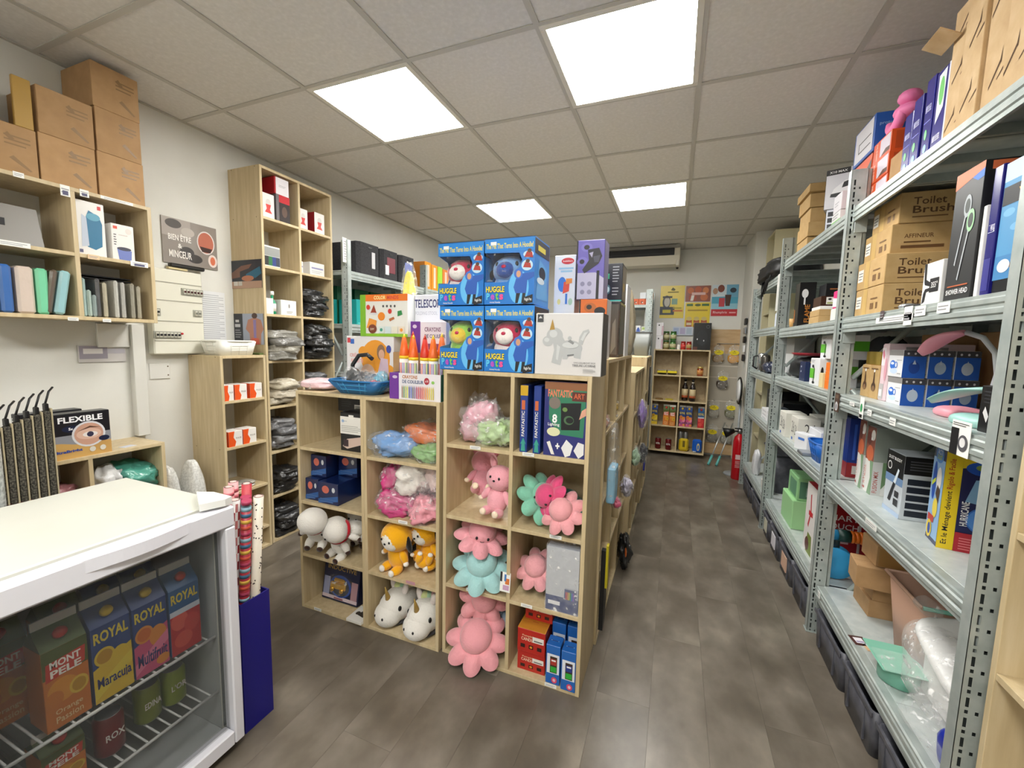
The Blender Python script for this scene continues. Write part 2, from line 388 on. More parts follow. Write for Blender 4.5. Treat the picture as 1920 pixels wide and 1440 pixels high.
# ------------------------------------------------------------------ perforated steel racks
def rack(name, label, x, ys, zs, depth, top, side, front=-1, tops=None, bw=.066):
    """uprights with real slots, stepped beams, deck panels, cross braces; front faces -X (side=-1) or +X (side=1)"""
    T = thing(name, label, 'metal rack', (x, 0, 0))
    s = -side
    def X(v): return v * s
    def bx(k, a, b_, c, d, e, f, m): k.box(min(X(a), X(d)), b_, c, max(X(a), X(d)), e, f, m)
    for pi, y in enumerate(ys):
        tp = tops[pi] if tops else top
        for bk in (0, 1):
            k = MB(); a0 = -.022 if not bk else depth - .058; W = .060; yf = y - .018
            # perforated web facing the viewer: a lattice of strips leaving the slots open
            cols = [0, .011, .0175, .030, .0365, .049, W]; P = .052; n = int(tp / P)
            for q in range(n + 1):
                z0 = q * P; z1 = min(tp, z0 + P)
                if z1 - z0 < .048: k.add([(X(a0), yf, z0), (X(a0 + W), yf, z0), (X(a0 + W), yf, z1), (X(a0), yf, z1)], [(0, 1, 2, 3)], GALV); continue
                if bk: k.add([(X(a0), yf, z0), (X(a0 + W), yf, z0), (X(a0 + W), yf, z1), (X(a0), yf, z1)], [(0, 1, 2, 3)], GALV); continue
                zz = [z0, z0 + .005, z0 + .014, z0 + .022, z0 + .046, z1]
                for ci in range(6):
                    for zi in range(5):
                        if (ci in (1, 3) and zi == 1) or (ci == 1 and zi == 3): continue
                        k.add([(X(a0 + cols[ci]), yf, zz[zi]), (X(a0 + cols[ci + 1]), yf, zz[zi]), (X(a0 + cols[ci + 1]), yf, zz[zi + 1]), (X(a0 + cols[ci]), yf, zz[zi + 1])], [(0, 1, 2, 3)], GALV)
            bx(k, a0, yf, 0, a0 + .0018, yf + .034, tp, GALV); bx(k, a0 + W - .0018, yf, 0, a0 + W, yf + .030, tp, GALV)
            bx(k, a0 + W, yf + .012, 0, a0 + W + .016, yf + .030, tp, GALV); bx(k, a0 + .002, yf + .032, 0, a0 + W - .002, yf + .034, tp, GALV)
            bx(k, a0 + .004, yf + .016, 0, a0 + W - .004, yf + .017, tp, mat('#4d5453', .6)); bx(k, a0 - .004, yf - .006, 0, a0 + W + .018, yf + .042, .004, GALV)  # dark inner plate stands in for the shade behind the slots
            k.build('upright', T)
        # diagonal end braces
        z = .15
        i = 0
        while z + .55 < tp:
            k = MB(); a, c = (.06, depth - .03) if i % 2 == 0 else (depth - .03, .06)
            k.tube([(X(a), y, z), (X(c), y, z + .5)], .011, GALV, 6); k.build('brace', T); z += .55; i += 1
    prof = [(0, 0), (0, .012), (-.004, .016), (-.004, .027), (0, .031), (0, .037), (-.004, .041), (-.004, .052), (0, .056), (0, .064), (.006, .066), (.030, .066), (.030, .058), (.010, .058), (.010, 0)]
    for i in range(len(ys) - 1):
        ya, yb = ys[i] + .022, ys[i + 1] - .022
        for z in zs[i] if isinstance(zs[0], (list, tuple)) else zs:
            for bk in (0, 1):
                k = MB(); pts = [((X(a) if not bk else X(depth - a)), z - .066 + c) for a, c in prof]
                k.prism(pts, 1, ya, yb, GALV)
                xb = 0 if not bk else depth
                if not bk:
                    for e, sg in ((ya, 1), (yb, -1)):                      # connector plates with the gusset
                        k.box(min(X(-.004), X(.002)), min(e - sg * .035, e), z - .105, max(X(-.004), X(.002)), max(e - sg * .035, e), z + .008, GALV, .001)
                        k.box(min(X(.004), X(.05)), min(e, e + sg * .003), z - .115, max(X(.004), X(.05)), max(e, e + sg * .003), z - .004, GALV, .001)
                k.build('beam', T)
            npan = 3
            for q in range(npan):
                k = MB(); a = ya - .03 + (yb - ya + .06) * q / npan; c = ya - .03 + (yb - ya + .06) * (q + 1) / npan - .0015
                k.box(min(X(.031), X(depth - .031)), a, z - .006, max(X(.031), X(depth - .031)), c, z - .0002, DECK, .001)
                for e in (a + .004, c - .016, (a + c) / 2): k.box(min(X(.03), X(depth - .03)), e, z - .034, max(X(.03), X(depth - .03)), e + .012, z - .006, GALV)
                k.build('shelf_panel', T)
    return T
ZR = [.245, .775, 1.18, 1.525, 2.012]
rack('storage_rack', 'long galvanised storage rack filling the right side of the aisle', 3.07, [-.372, .700, 1.94, 3.06], [ZR, ZR, [.23, .78, 1.17, 1.55, 1.94]], .50, 2.17, -1, tops=[2.17, 2.17, 2.17, 1.95])
rack('storage_rack', 'galvanised rack along the left wall holding black fabric bins', .02, [.885, 1.93, 2.98], [.3, .75, 1.12, 1.495, 1.90], .40, 2.12, 1)
rack('storage_rack', 'galvanised rack standing at the back wall beside the juice shelf', 2.06, [3.66, 4.06], [.3, .75, 1.10, 1.42, 1.87], .40, 2.05, 1)

# ------------------------------------------------------------------ right rack, near bay
Z1, Z2, Z3, Z4, Z5 = ZR
def crease(b, r, amp, seed, sc):
    """crumple: broad folds plus sharp ridges along the outward direction"""
    m = min(r); R = max(r)
    for v in b.v:
        d = v.normalized(); p = Vector((v.x / r[0], v.y / r[1], v.z / r[2])) * sc + Vector((seed * 3.7, seed * 1.3, seed))
        f = noise.noise(p * .9) * .55 - abs(noise.noise(p * 1.9)) * .75 + abs(noise.noise(p * 4.1 + Vector((9, 2, 5)))) * .30 + .12
        v += d * (f * amp * m * 1.3)
def lump(name, label, cat, c, r, m, rz=0, nz=.25, ns=9, sq=.75, seed=0, group=None, tilt=0, filmed=None, n=40, k=24):
    """soft crumpled bundle resting on c.z"""
    b = MB(); b.ell((0, 0, 0), r, m, n, k, None, 0, 8, sq); crease(b, r, nz * 2.2, seed, 1.15)
    if tilt: b.xf(RY(tilt))
    z = min(v.z for v in b.v) * .82
    for v in b.v: v.z = max(v.z - z, 0)
    o = b.build(name, None, c, rz); tag(o, label, cat, group)
    if filmed:
        f = MB(); q = (r[0] * 1.12, r[1] * 1.12, r[2] * 1.12); f.ell((0, 0, 0), q, film(*filmed), n, k, None, 0, 8, sq * .85); crease(f, q, nz * 2.2, seed + 5, 1.6)
        if tilt: f.xf(RY(tilt))
        for v in f.v: v.z = max(v.z - z, .0006)
        f.build('plastic_bag', o)
    return o
def brush(i, x0, y0, y1, z, lab, other=False):
    pr = {'F': [('t', 'Toilet', .10, .58, .34, .82, '#5a3d22'), ('t', 'Brush', .10, .30, .40, .54, '#5a3d22'), ('r', .10, .16, .36, .20, '#6d4c2b'), ('p', [(.62, .25), (.67, .25), (.68, .55), (.66, .75), (.63, .75), (.61, .55)], '#6d4c2b')],
          'L': [('r', .30, .0, .46, 1, '#c5a25e'), ('r', .04, .3, .24, .75, '#e9e6df'), ('l', .06, .36, .22, .68, 3, '#777'), ('r', .6, .2, .72, .42, '#7c5a34'), ('r', .8, .2, .86, .42, '#7c5a34'), ('r', .6, .55, .84, .6, '#7c5a34')]}
    if other: pr['F'] = [('r', .0, .0, 1, .02, '#9d7442'), ('t', 'AFFINEUR', .10, .52, .32, .66, '#6d4c2b'), ('r', .08, .18, .40, .28, '#6d4c2b'), ('r', .10, .36, .30, .41, '#6d4c2b'), ('t', 'AFFINEUR', .62, .60, .84, .74, '#6d4c2b'), ('r', .60, .40, .88, .45, '#6d4c2b'),
                         ('r', .44, .2, .5, .85, '#a37b48'), ('r', .44, .78, .58, .85, '#a37b48')]
    carton('shipping_carton', lab, 'box', x0, y0, z, x0 + .40, y1, z + .112, CARD2, pr, ch=.002)
brush(0, 3.10, .400, .655, Z4, 'brown toilet brush carton, lowest of the stack')
brush(1, 3.10, .402, .660, Z4 + .114, 'brown toilet brush carton, second from the bottom of the stack')
brush(2, 3.12, .435, .672, Z4 + .228, 'brown carton without large lettering between the toilet brush cartons', True)
brush(3, 3.135, .43, .66, Z4 + .342, 'brown toilet brush carton, topmost of the stack')
lump('film_bundle', 'blue item wrapped in clear plastic film beside the toilet brush cartons', 'bag', (3.165, .705, Z4), (.035, .04, .10), mat('#2060c8', .4), 0, .3, 12, .7, 3, None, 0, ('#cfe2ff', .35))
carton('product_box', 'white box with black curved pipe print and 355 label', 'box', 3.10, .018, Z4, 3.22, .118, Z4 + .133, mat('#e9e8e6', .4),
       {'L': [('p', [(.02, 1), (.16, 1), (.2, .62), (.55, .5), (.55, .42), (.14, .5), (.1, .56)], '#15131a'), ('p', [(.05, .05), (.2, .1), (.26, .32), (.55, .35), (.55, .42), (.18, .4), (.1, .3)], '#15131a'), ('r', .42, .30, .9, .62, '#15131a'), ('t', '355°', .5, .4, .84, .54, '#e8e8e8')]})
def showerhead(u, v, c): return [('e', u, v, .13, .085, c), ('e', u, v, .09, .055, '#444a48'), ('p', [(u - .06, v - .07), (u - .02, v - .08), (u - .22, v - .44), (u - .26, v - .43)], '#b6bcc0')]
carton('product_box', 'tall dark grey shower head box with an orange corner', 'box', 3.10, -.122, Z4, 3.235, -.002, Z4 + .36, mat('#2b2c2f', .4),
       {'L': [('p', [(0, .88), (1, .95), (1, 1), (0, 1)], '#e0734a'), ('p', [(.6, .92), (1, .95), (1, .89), (.8, .88)], '#2f6fd0')] + showerhead(.55, .72, '#a9b0b4') + showerhead(.72, .60, '#9fd0a0') + [('t', 'SHOWER HEAD', .12, .055, .92, .095, '#f2f2f2'), ('r', .15, .115, .9, .125, '#b5603a')], 'F': [('r', 0, 0, 1, 1, '#0e0e10'), ('r', .1, .93, .9, .99, '#c9673d')]})
carton('product_box', 'slim white box squeezed beside the shower head box', 'box', 3.105, -.138, Z4, 3.22, -.126, Z4 + .24, mat('#eceae8', .4))
carton('product_box', 'slim glossy indigo box beside the pier picture box', 'box', 3.11, -.172, Z4, 3.25, -.141, Z4 + .33, mat('#1f1d72', .25), {'L': [('t', 'Lumi', .15, .5, .9, .56, '#d8d8f0', 1), ('r', .1, .05, .9, .3, '#2b2a86')]})
carton('product_box', 'box printed with a blue sea and a wooden pier', 'box', 3.115, -.272, Z4, 3.27, -.176, Z4 + .325, mat('#111318', .3),
       {'L': [('r', 0, .12, 1, 1, '#4f95c6'), ('r', 0, .86, 1, 1, '#b9d3e6'), ('r', 0, .12, 1, .3, '#3f83bb'), ('e', .3, .62, .2, .03, '#6fb0da'), ('e', .65, .5, .25, .03, '#6fb0da'), ('r', .02, .68, 1, .82, '#16171c'), ('t', 'VIE', .55, .73, .95, .78, '#d9b24a'), ('p', [(.55, .2), (.95, .2), (1, .6), (.9, .6)], '#6a4a3c'), ('e', .35, .22, .22, .05, '#e6e8ec')]})
b = MB(); b.lathe([(0, 0), (.02, 0), (.026, .012), (.018, .02), (0, .022)], mat('#c9cccf', .25, .8), 16); o = b.build('metal_dish', None, (3.115, .235, Z4)); tag(o, 'small silver lidded dish on the shelf below the toilet brush cartons', 'dish')
b = MB(); b.box(-.02, -.045, 0, .02, .045, .012, DARK, .003); o = b.build('phone_holder', None, (3.12, .165, Z4), .2); tag(o, 'small flat black gadget lying before the white 355 box', 'gadget')
# -- top shelf
def purple(i, y0, h, th, lab):
    pr = {'L': [('t', 'aromo', .15, .62, .85, .70, '#cfd0ee', 1), ('r', .1, .5, .9, .51, '#8f90d8'), ('e', .45, .36, .16, .06, '#7fd08a'), ('e', .5, .2, .2, .05, '#9cc4ee'), ('r', .2, .03, .6, .12, '#d8d8e6')], 'F': [('r', .04, .02, .96, .98, '#1b1a55')]}
    if i == 3: pr['L'] = [('p', [(.2, .95), (.75, .98), (.7, .55), (.2, .4)], '#dfe4e8'), ('e', .48, .75, .18, .16, '#6fbf6a'), ('t', 'aromo', .12, .2, .7, .27, '#e4e4f4', 1), ('r', .1, .1, .7, .105, '#8f90d8'), ('r', .9, 0, 1, 1, '#d5d8e2')]
    o = carton('product_box', lab, 'box', 3.12, y0, Z5, 3.26, y0 + th, Z5 + h, mat('#2a2985', .22, coat=.6), pr)
purple(0, .365, .235, .055, 'glossy violet box on the top shelf, nearest the orange boxes')
purple(1, .305, .26, .056, 'glossy violet box on the top shelf, second from the orange boxes')
purple(2, .235, .285, .05, 'dark violet box on the top shelf, third from the orange boxes')
purple(3, .150, .275, .075, 'violet box with a green plant picture, beside the flat cardboard pile')
carton('small_carton', 'small brown carton on the top shelf between orange and violet boxes', 'box', 3.125, .435, Z5, 3.25, .525, Z5 + .13, CARD)
b = MB(); pk = mat('#ee7fb4', .5)
pts = [(0, .05 * math.cos(a), .03 + .05 * math.sin(a)) for a in [PI * (1.95 - .12 * i) for i in range(10)]]
b.tube(pts, [.012, .016, .019, .02, .02, .02, .019, .018, .016, .008], pk, 10); b.ell((.03, -.035, .03), (.05, .05, .03), pk, 16, 10); b.ell((.03, -.03, .085), (.04, .035, .03), pk, 14, 8)
o = b.build('inflatable_toy', None, (3.16, .625, Z5 + .301)); tag(o, 'pink curled trunk-like toy poking out of the top shelf', 'toy')
def orange(x0, y0, z, d, lab, h=.085, g=None):
    carton('product_box', lab, 'box', x0, y0, z, x0 + .16, y0 + d, z + h, mat('#d9531e', .4), {'L': [('r', .42, .12, .98, .92, '#cfc6d2'), ('p', [(.5, .12), (.98, .12), (.98, .3), (.75, .34)], '#5a3a32'), ('t', 'control line', .16, .1, .28, .9, '#f3cdb8', 1)], 'F': [('r', .1, .1, .9, .9, '#b84517')]}, group=g)
orange(3.125, .545, Z5, .17, 'orange box on the top shelf, lowest in front of the rack post'); orange(3.125, .55, Z5 + .087, .17, 'orange box on the top shelf, middle of three in its stack'); orange(3.13, .56, Z5 + .174, .16, 'orange box on the top shelf, topmost of three beside the pink toy')
carton('product_box', 'orange box with black and silver picture beside the rack post top', 'box', 3.13, .735, Z5, 3.29, .93, Z5 + .24, mat('#d9531e', .4), {'L': [('p', [(.4, 0), (1, .2), (1, .9), (.7, .75)], '#4a4f4c'), ('e', .75, .5, .14, .12, '#b9b9b2'), ('r', .05, .1, .3, .9, '#c64a1a')]})
carton('product_box', 'blue box with white outlined side, topmost on the rack', 'box', 3.125, .72, Z5 + .242, 3.33, .94, Z5 + .40, mat('#1f56a8', .4), {'L': [('r', .06, .08, .94, .96, '#d6d4da'), ('r', .25, .55, .85, .58, '#2a2a30'), ('r', .25, .3, .28, .58, '#2a2a30'), ('r', .25, .3, .85, .33, '#2a2a30')], 'F': [('t', 'protein jet', .08, .65, .5, .75, '#8fb2dc'), ('t', 'mini', .3, .45, .6, .55, '#8fb2dc'), ('r', .8, 0, 1, 1, '#c9531f')]})
# pile of die-cut folded cardboard
CARD3 = noisy('cardboard_fresh', [(.3, '#b99a70'), (.5, '#c3a57b'), (.7, '#ccb088')], (3, 3, 3), 6, 4, .75)
for i in range(5):
    y0 = .135 - i * .088; T = carton('folded_carton', 'flat die-cut cardboard blank on the top shelf, number %s from the violet boxes' % ['one', 'two', 'three', 'four', 'five', 'six', 'seven'][i], 'cardboard', 3.10 + [.012, 0, .01, .004, .012][i], y0 - .086, Z5, 3.46, y0, Z5 + [.40, .50, .565, .555, .565][i], CARD3, None, flaps=False, group='folded cardboard blanks on the top shelf')
    h = [.40, .50, .565, .555, .565][i]; k = MB()
    slit = mat('#4a3116', .8)
    for q in range(3):
        z = h * (.12 + .29 * q + .05 * ((i * 3 + q) % 3)); w = (.36 - [.012, 0, .01, .004, .012][i]) / 2; e = z / h; g = ((i + q) % 3) * .12
        art(k, (-w, .043, 0), (0, -.086, 0), (0, 0, h), [('p', [(.08 + g, e), (.5 + g, e + .085), (.5 + g, e + .105), (.08 + g, e + .015)], slit), ('p', [(.5 + g, e + .085), (.56 + g, e + .09), (.56 + g, e + .16), (.5 + g, e + .105)], slit), ('p', [(.66, e + .02), (.98, e + .06), (.98, e + .072), (.66, e + .026)], slit)])
    k.build('die_cut_slits', T, raw=True)['kind'] = 'stuff'
b = MB(); b.box(-.055, -.05, 0, .005, .05, .004, CARD3); b.xf(Matrix.Translation((3.10, .13, Z5 + .31)) @ Matrix.Rotation(.5, 4, 'Y')); o = b.build('open_flap', bpy.data.objects['folded_carton']); o.parent = None; tag(o, 'open cardboard flap sticking out of the folded blanks into the aisle', 'cardboard')
# -- shelf with the desk lamps
def bottlebox(x0, y0, y1, lab, z=Z3, h=.138):
    carton('product_box', lab, 'box', x0, y0, z, x0 + .10, y1, z + h, CARD2, {'L': [('e', .5, .35, .24, .14, '#4a3020'), ('e', .5, .3, .16, .09, '#8a6a4a'), ('p', [(.4, .45), (.6, .45), (.54, .8), (.46, .8)], '#4a3020'), ('r', .42, .8, .58, .9, '#e8e6e0'), ('r', .15, .88, .85, .92, '#6d4c2b')], 'F': [('r', .2, .25, .6, .3, '#6d4c2b'), ('r', .2, .12, .6, .17, '#6d4c2b')]}, flaps=True)
bottlebox(3.15, .575, .655, 'kraft box with a bottle picture beside the rack post'); bottlebox(3.15, .487, .572, 'kraft box with a bottle picture beside the pink and white box')
carton('gold_gift_box', 'shiny gold box lying on the kraft bottle boxes', 'box', 3.155, .50, Z3 + .14, 3.25, .64, Z3 + .195, mat('#c9a42c', .18, .85))
carton('shipping_carton', 'plain brown carton in the shadow behind the gold box', 'box', 3.34, .49, Z3, 3.50, .65, Z3 + .27, CARD)
carton('shipping_carton', 'wide brown carton deep behind the blue and white mug boxes', 'box', 3.42, -.25, Z3, 3.55, .45, Z3 + .275, CARD)
carton('product_box', 'tall pink and white box with a flamingo-like print', 'box', 3.15, .423, Z3, 3.40, .480, Z3 + .228, mat('#e2c9cf', .4), {'L': [('r', .05, .62, .6, .93, '#efe6e8'), ('p', [(.1, .85), (.3, .9), (.5, .8), (.4, .72), (.2, .78)], '#d87a90'), ('r', .05, .03, .7, .3, '#b9b4b4'), ('r', .12, .08, .5, .2, '#e8e6e4'), ('e', .75, .55, .2, .2, '#dba0ad')], 'F': [('r', .0, .9, 1, 1, '#d9c2c8'), ('r', .2, .86, .7, .95, '#8f8a8c')]}, ch=.004)
for row in range(2):
    for j in range(3):
        dz = Z3 + .103 * row; x0 = 3.152 + j * .073 - (.004 if row else 0)
        lab = ['white and blue mug box, %s row, nearest the aisle', 'white and blue mug box, %s row, middle one', 'white and blue mug box, %s row, deepest in the shelf'][j] % ['lower', 'upper'][row]
        carton('mug_box', lab, 'box', x0, .305, dz, x0 + .066, .412, dz + .101, mat('#e6e6e8', .4),
               {'L': [('r', 0, .80, 1, 1, '#8d8a88'), ('e', .32, .45, .2, .17, '#2f6fd0'), ('e', .42, .22, .26, .1, '#c6d8f2'), ('e', .3, .5, .12, .05, '#e8eef8'), ('e', .56, .45, .1, .12, '#2f6fd0'), ('e', .56, .45, .06, .08, '#e6e6e8'), ('r', .6, .62, .95, .64, '#9a9a9e'), ('r', .7, .12, .95, .15, '#9a9a9e')],
                'F': [('r', 0, 0, 1, .78, '#1450a8'), ('r', 0, .78, 1, 1, '#3a3a40'), ('e', .5, .38, .24, .22, ['#a9b6c6', '#123c80', '#98aabf'][(j + row) % 3] if (j + row) % 3 != 1 else '#0f3a86'), ('p', [(.42, .5), (.58, .5), (.5, .66)], '#a9b6c6'), ('e', .2, .88, .05, .04, '#c8c8cc'), ('e', .5, .88, .05, .04, '#c8c8cc'), ('e', .8, .88, .05, .04, '#c8c8cc')]}, group='blue and white mug boxes on the rack')
def desklamp(lab, x, y, body, arm, up):
    T = thing('desk_lamp', lab, 'lamp', (x, y, Z3))
    k = MB(); k.ell((0, 0, .012), (.052, .075, .022), body, 22, 10, None, 0, 8, .8)
    for v in k.v: v.z = max(v.z, 0)
    k.build('base', T)
    k = MB(); k.lathe([(0, .028), (.009, .028), (.009, .032), (0, .034)], mat('#dfe3e6', .2, .5), 12, (-.008, .02, 0)); k.build('touch_button', T)
    k = MB()
    if up:
        k.tube([(.03, -.05, .02), (.034, -.058, .08), (.04, -.062, .14), (.036, -.05, .20), (.02, -.02, .245), (0, .02, .262)], .0075, arm, 10); k.build('neck', T)
        h0 = Vector((-.005, .02, .264)); d = Vector((-.04, .125, -.072))
    else:
        k.tube([(.03, -.05, .02), (.036, -.065, .06), (.034, -.06, .105)], .0075, arm, 10); k.build('neck', T)
        h0 = Vector((.032, -.055, .105)); d = Vector((-.075, .195, -.055))
    k = MB(); n = 14; sec = []
    for i in range(n + 1):
        t = i / n; c = h0 + d * t + Vector((0, 0, .016 * math.sin(t * PI))); wv = .012 + (.034 if up else .044) * math.sin(min(1, t * 1.02) ** .8 * PI * .93) ** .7 if 0 < t < 1 else .008
        s_ = Vector((.93, .36, 0)).normalized(); nn = d.cross(s_).normalized()
        sec += [c + s_ * wv * math.cos(q * PI / 5) + nn * .0075 * math.sin(q * PI / 5) for q in range(10)]
    k.add(sec, [[i * 10 + q, i * 10 + (q + 1) % 10, (i + 1) * 10 + (q + 1) % 10, (i + 1) * 10 + q] for i in range(n) for q in range(10)], body, True)
    k.add(sec[:10], [list(range(10))], body); k.add(sec[-10:], [list(range(10))], body); k.build('lamp_head', T)
desklamp('pink desk lamp with its head raised on a white curved neck', 3.20, .055, mat('#e79aa8', .35), mat('#d9d9de', .35), True)
desklamp('mint green desk lamp folded down over its base', 3.155, -.125, mat('#9cc9c1', .35), mat('#b9dcd5', .35), False)
carton('product_box', 'black box with a small white diamond, beside the near rack post', 'box', 3.105, -.285, Z3, 3.22, -.212, Z3 + .118, mat('#17181b', .35), {'L': [('p', [(.2, .42), (.42, .22), (.5, .36), (.3, .56)], '#d8d8d8'), ('l', .2, .62, .8, .92, 4, '#34353a')]})
# -- shelf with the duster box
carton('tool_case_box', 'blue and red box in the dark corner beside the meat thermometer boxes', 'box', 3.16, .75, Z2, 3.34, .85, Z2 + .285, mat('#122c78', .4), {'F': [('r', 0, 0, 1, .25, '#8e1f24'), ('r', .12, .06, .8, .2, '#cfcac4'), ('r', .1, .3, .16, .9, '#3155b0'), ('r', .3, .3, .36, .9, '#3155b0'), ('r', .5, .3, .56, .9, '#3155b0')], 'L': [('r', 0, 0, 1, .25, '#8e1f24'), ('r', .1, .1, .3, .2, '#d8d8d8')]})
def meat(x0, y0, y1, h, lab):
    carton('product_box', lab, 'box', x0, y0, Z2, x0 + .20, y1, Z2 + h, mat('#e3e2de', .4), {'L': [('r', 0, .5, 1, 1, '#8a4a38'), ('e', .5, .6, .4, .12, '#c9663e'), ('e', .3, .82, .3, .1, '#6a2f26'), ('e', .72, .88, .24, .08, '#d9d3cc'), ('r', .5, .8, .66, .84, '#f2f2f0'), ('p', [(.55, 0), (1, 0), (1, .5), (.6, .5), (.8, .25)], '#7d9a78'), ('t', 'FLY BLADE', .1, .12, .2, .4, '#c0504a', 1), ('e', .16, .06, .08, .02, '#b04a4a')],
           'F': [('r', 0, .5, 1, 1, '#8d948c'), ('r', 0, 0, .16, .5, '#c9cac8'), ('p', [(.2, .3), (.9, .85), (.93, .8), (.25, .25)], '#4b544e'), ('t', 'FUSION MIX', .02, .04, .1, .36, '#b05048', 1), ('p', [(.16, .1), (.5, .5), (.16, .5)], '#6b8a62')]})
meat(3.16, .575, .640, .30, 'box with a grilled meat photo, left one of the pair')
meat(3.165, .492, .570, .285, 'box with a grilled meat photo, right one of the pair')
carton('product_box', 'black and silver handheld vacuum box with icon squares', 'box', 3.155, .225, Z2, 3.31, .352, Z2 + .232, mat('#c4cbd2', .3), {'L': [('r', 0, .62, 1, 1, '#141417'), ('r', 0, .5, 1, .62, '#6f8db4'), ('t', 'DUST BUDDY', .1, .87, .85, .92, '#f0f0f0'), ('e', .2, .76, .12, .07, '#e0e0e0'), ('e', .2, .76, .09, .052, '#141417'), ('p', [(.25, .2), (.4, .18), (.62, .5), (.5, .52)], '#26262a'), ('p', [(.5, .52), (.62, .5), (.78, .74), (.7, .76)], '#d7e3ec'), ('r', .62, .3, .85, .4, '#2f2f34'), ('r', .6, .16, .85, .27, '#2f2f34'), ('r', 0, 0, 1, .07, '#a9bcd6')],
       'F': [('r', 0, .72, 1, 1, '#141417'), ('l', .1, .78, .8, .95, 4, '#55565c')] + [('r', .08, .06 + .125 * q, .62, .155 + .125 * q, '#1d2430') for q in range(5)]})
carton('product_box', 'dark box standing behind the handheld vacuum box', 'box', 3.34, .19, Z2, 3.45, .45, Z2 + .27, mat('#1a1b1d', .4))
YE = '#e3c51c'
carton('duster_box', 'large blue and yellow HURRICANE ACTI DUST box', 'box', 3.165, -.01, Z2, 3.335, .085, Z2 + .315, mat('#1c2150', .3),
       {'F': [('r', 0, 0, .22, 1, YE), ('t', 'Et le Ménage devient', .05, .05, .15, .58, '#141420', 1), ('t', 'Rigolo & Facile', .05, .60, .15, .9, '#b02a1e', 1), ('p', [(.22, .82), (.6, .86), (.5, 1), (.22, 1)], YE), ('e', .52, .83, .26, .07, '#1a56c0'), ('e', .48, .84, .1, .03, '#8fa84a'), ('p', [(.3, .5), (.9, .45), (.95, .75), (.4, .72)], '#7fa9cf'), ('e', .62, .64, .16, .08, '#e6e4de'), ('p', [(.5, .6), (.7, .58), (.78, .68), (.66, .7)], '#3a2c22'), ('e', .78, .53, .19, .075, '#caa63a'), ('l', .64, .48, .92, .58, 3, '#c8452e'), ('e', .6, .33, .27, .14, '#2f63b4'), ('e', .6, .33, .25, .125, '#4d86cf'), ('t', 'HURRICANE', .26, .26, .36, .5, '#f0f0f0', 1), ('t', 'ACTI', .44, .24, .58, .42, '#15307a', 1, .03), ('t', 'DUST', .6, .23, .74, .43, '#c8d832', 1, .03), ('t', 'Idéal la poussière', .86, .22, .92, .45, '#dfe4ee', 1), ('r', .22, 0, .48, .19, '#a81f2c'), ('l', .28, .02, .46, .15, 5, '#d8787c'), ('e', .72, .12, .24, .115, YE), ('e', .66, .14, .13, .05, '#123f9a'), ('e', .75, .08, .12, .04, '#1a56c0')],
        'L': [('r', 0, .05, 1, .86, '#8fb4dc'), ('e', .5, .9, .34, .085, '#4d86cf'), ('t', 'ACTI', .3, .9, .7, .95, '#dfe6f2'), ('t', 'DUST', .3, .85, .7, .895, '#c8d832'), ('e', .28, .62, .16, .2, '#1a4fb0'), ('p', [(.1, .55), (.4, .62), (.4, .66), (.1, .6)], '#c8d832'), ('e', .66, .66, .2, .12, '#ece9e2'), ('p', [(.5, .5), (.8, .42), (.85, .56), (.6, .6)], '#4a3626'), ('e', .6, .36, .2, .1, '#e6d04a'), ('r', .1, .2, .6, .27, '#c0392b'), ('e', .3, .12, .22, .09, YE), ('e', .32, .12, .12, .06, '#123f9a')]}, rz=-.16)
carton('product_box', 'yellow box standing half hidden behind the duster box', 'box', 3.28, .125, Z2, 3.52, .175, Z2 + .33, mat('#c9ad18', .4), {'F': [('r', .1, .7, .9, .8, '#8d7a16')], 'L': [('t', 'LIDL', .2, .7, .8, .8, '#7d6a12')]})
# -- bottom shelf
carton('shipping_carton', 'brown carton standing at the far end of the bottom shelf', 'box', 3.20, .485, Z1, 3.42, .64, Z1 + .075, CARD); carton('shipping_carton', 'brown carton stacked second in the bottom shelf pile', 'box', 3.21, .485, Z1 + .077, 3.42, .64, Z1 + .152, CARD)
carton('long_carton', 'long brown carton lying across the bottom shelf pile', 'box', 3.13, .40, Z1 + .154, 3.55, .52, Z1 + .245, CARD, rz=-.12); carton('shipping_carton', 'brown carton on top of the long carton, bottom shelf', 'box', 3.19, .44, Z1 + .247, 3.48, .58, Z1 + .335, CARD, {'F': [('r', .03, .05, .97, .9, '#a87f4a')]})
# dusty pink bin with mint rim
T = thing('storage_bin', 'beige pink open storage tub with a mint rim on the bottom shelf', 'bin', (3.30, .24, Z1)); k = MB(); bg = mat('#c39c86', .5)
def tub(k, w0, d0, w1, d1, h, m, t=.004, n=6, r=.03):
    def ring(w, d, z): 
        p = []
        for cx, cy, a0 in ((w - r, d - r, 0), (-w + r, d - r, PI / 2), (-w + r, -d + r, PI), (w - r, -d + r, 1.5 * PI)):
            p += [(cx + r * math.cos(a0 + PI / 2 * i / n), cy + r * math.sin(a0 + PI / 2 * i / n), z) for i in range(n + 1)]
        return p
    R_ = [ring(w0, d0, 0), ring(w1, d1, h), ring(w1 - t, d1 - t, h), ring(w0 - t, d0 - t, t)]; m_ = len(R_[0]); vs = sum(R_, [])
    f = [[i * m_ + j, i * m_ + (j + 1) % m_, (i + 1) * m_ + (j + 1) % m_, (i + 1) * m_ + j] for i in range(3) for j in range(m_)]
    k.add(vs, f, m, True); k.add(R_[0], [list(range(m_))], m); k.add(R_[3], [list(range(m_))], m)
    return ring
tub(k, .075, .10, .10, .13, .27, bg); k.build('tub', T)
k = MB(); k.tube([(-.102, .132, .27), (-.102, -.132, .27)], .006, bg, 8); k.tube([(-.102, .132, .27), (.102, .132, .27)], .006, bg, 8); k.build('rim', T)
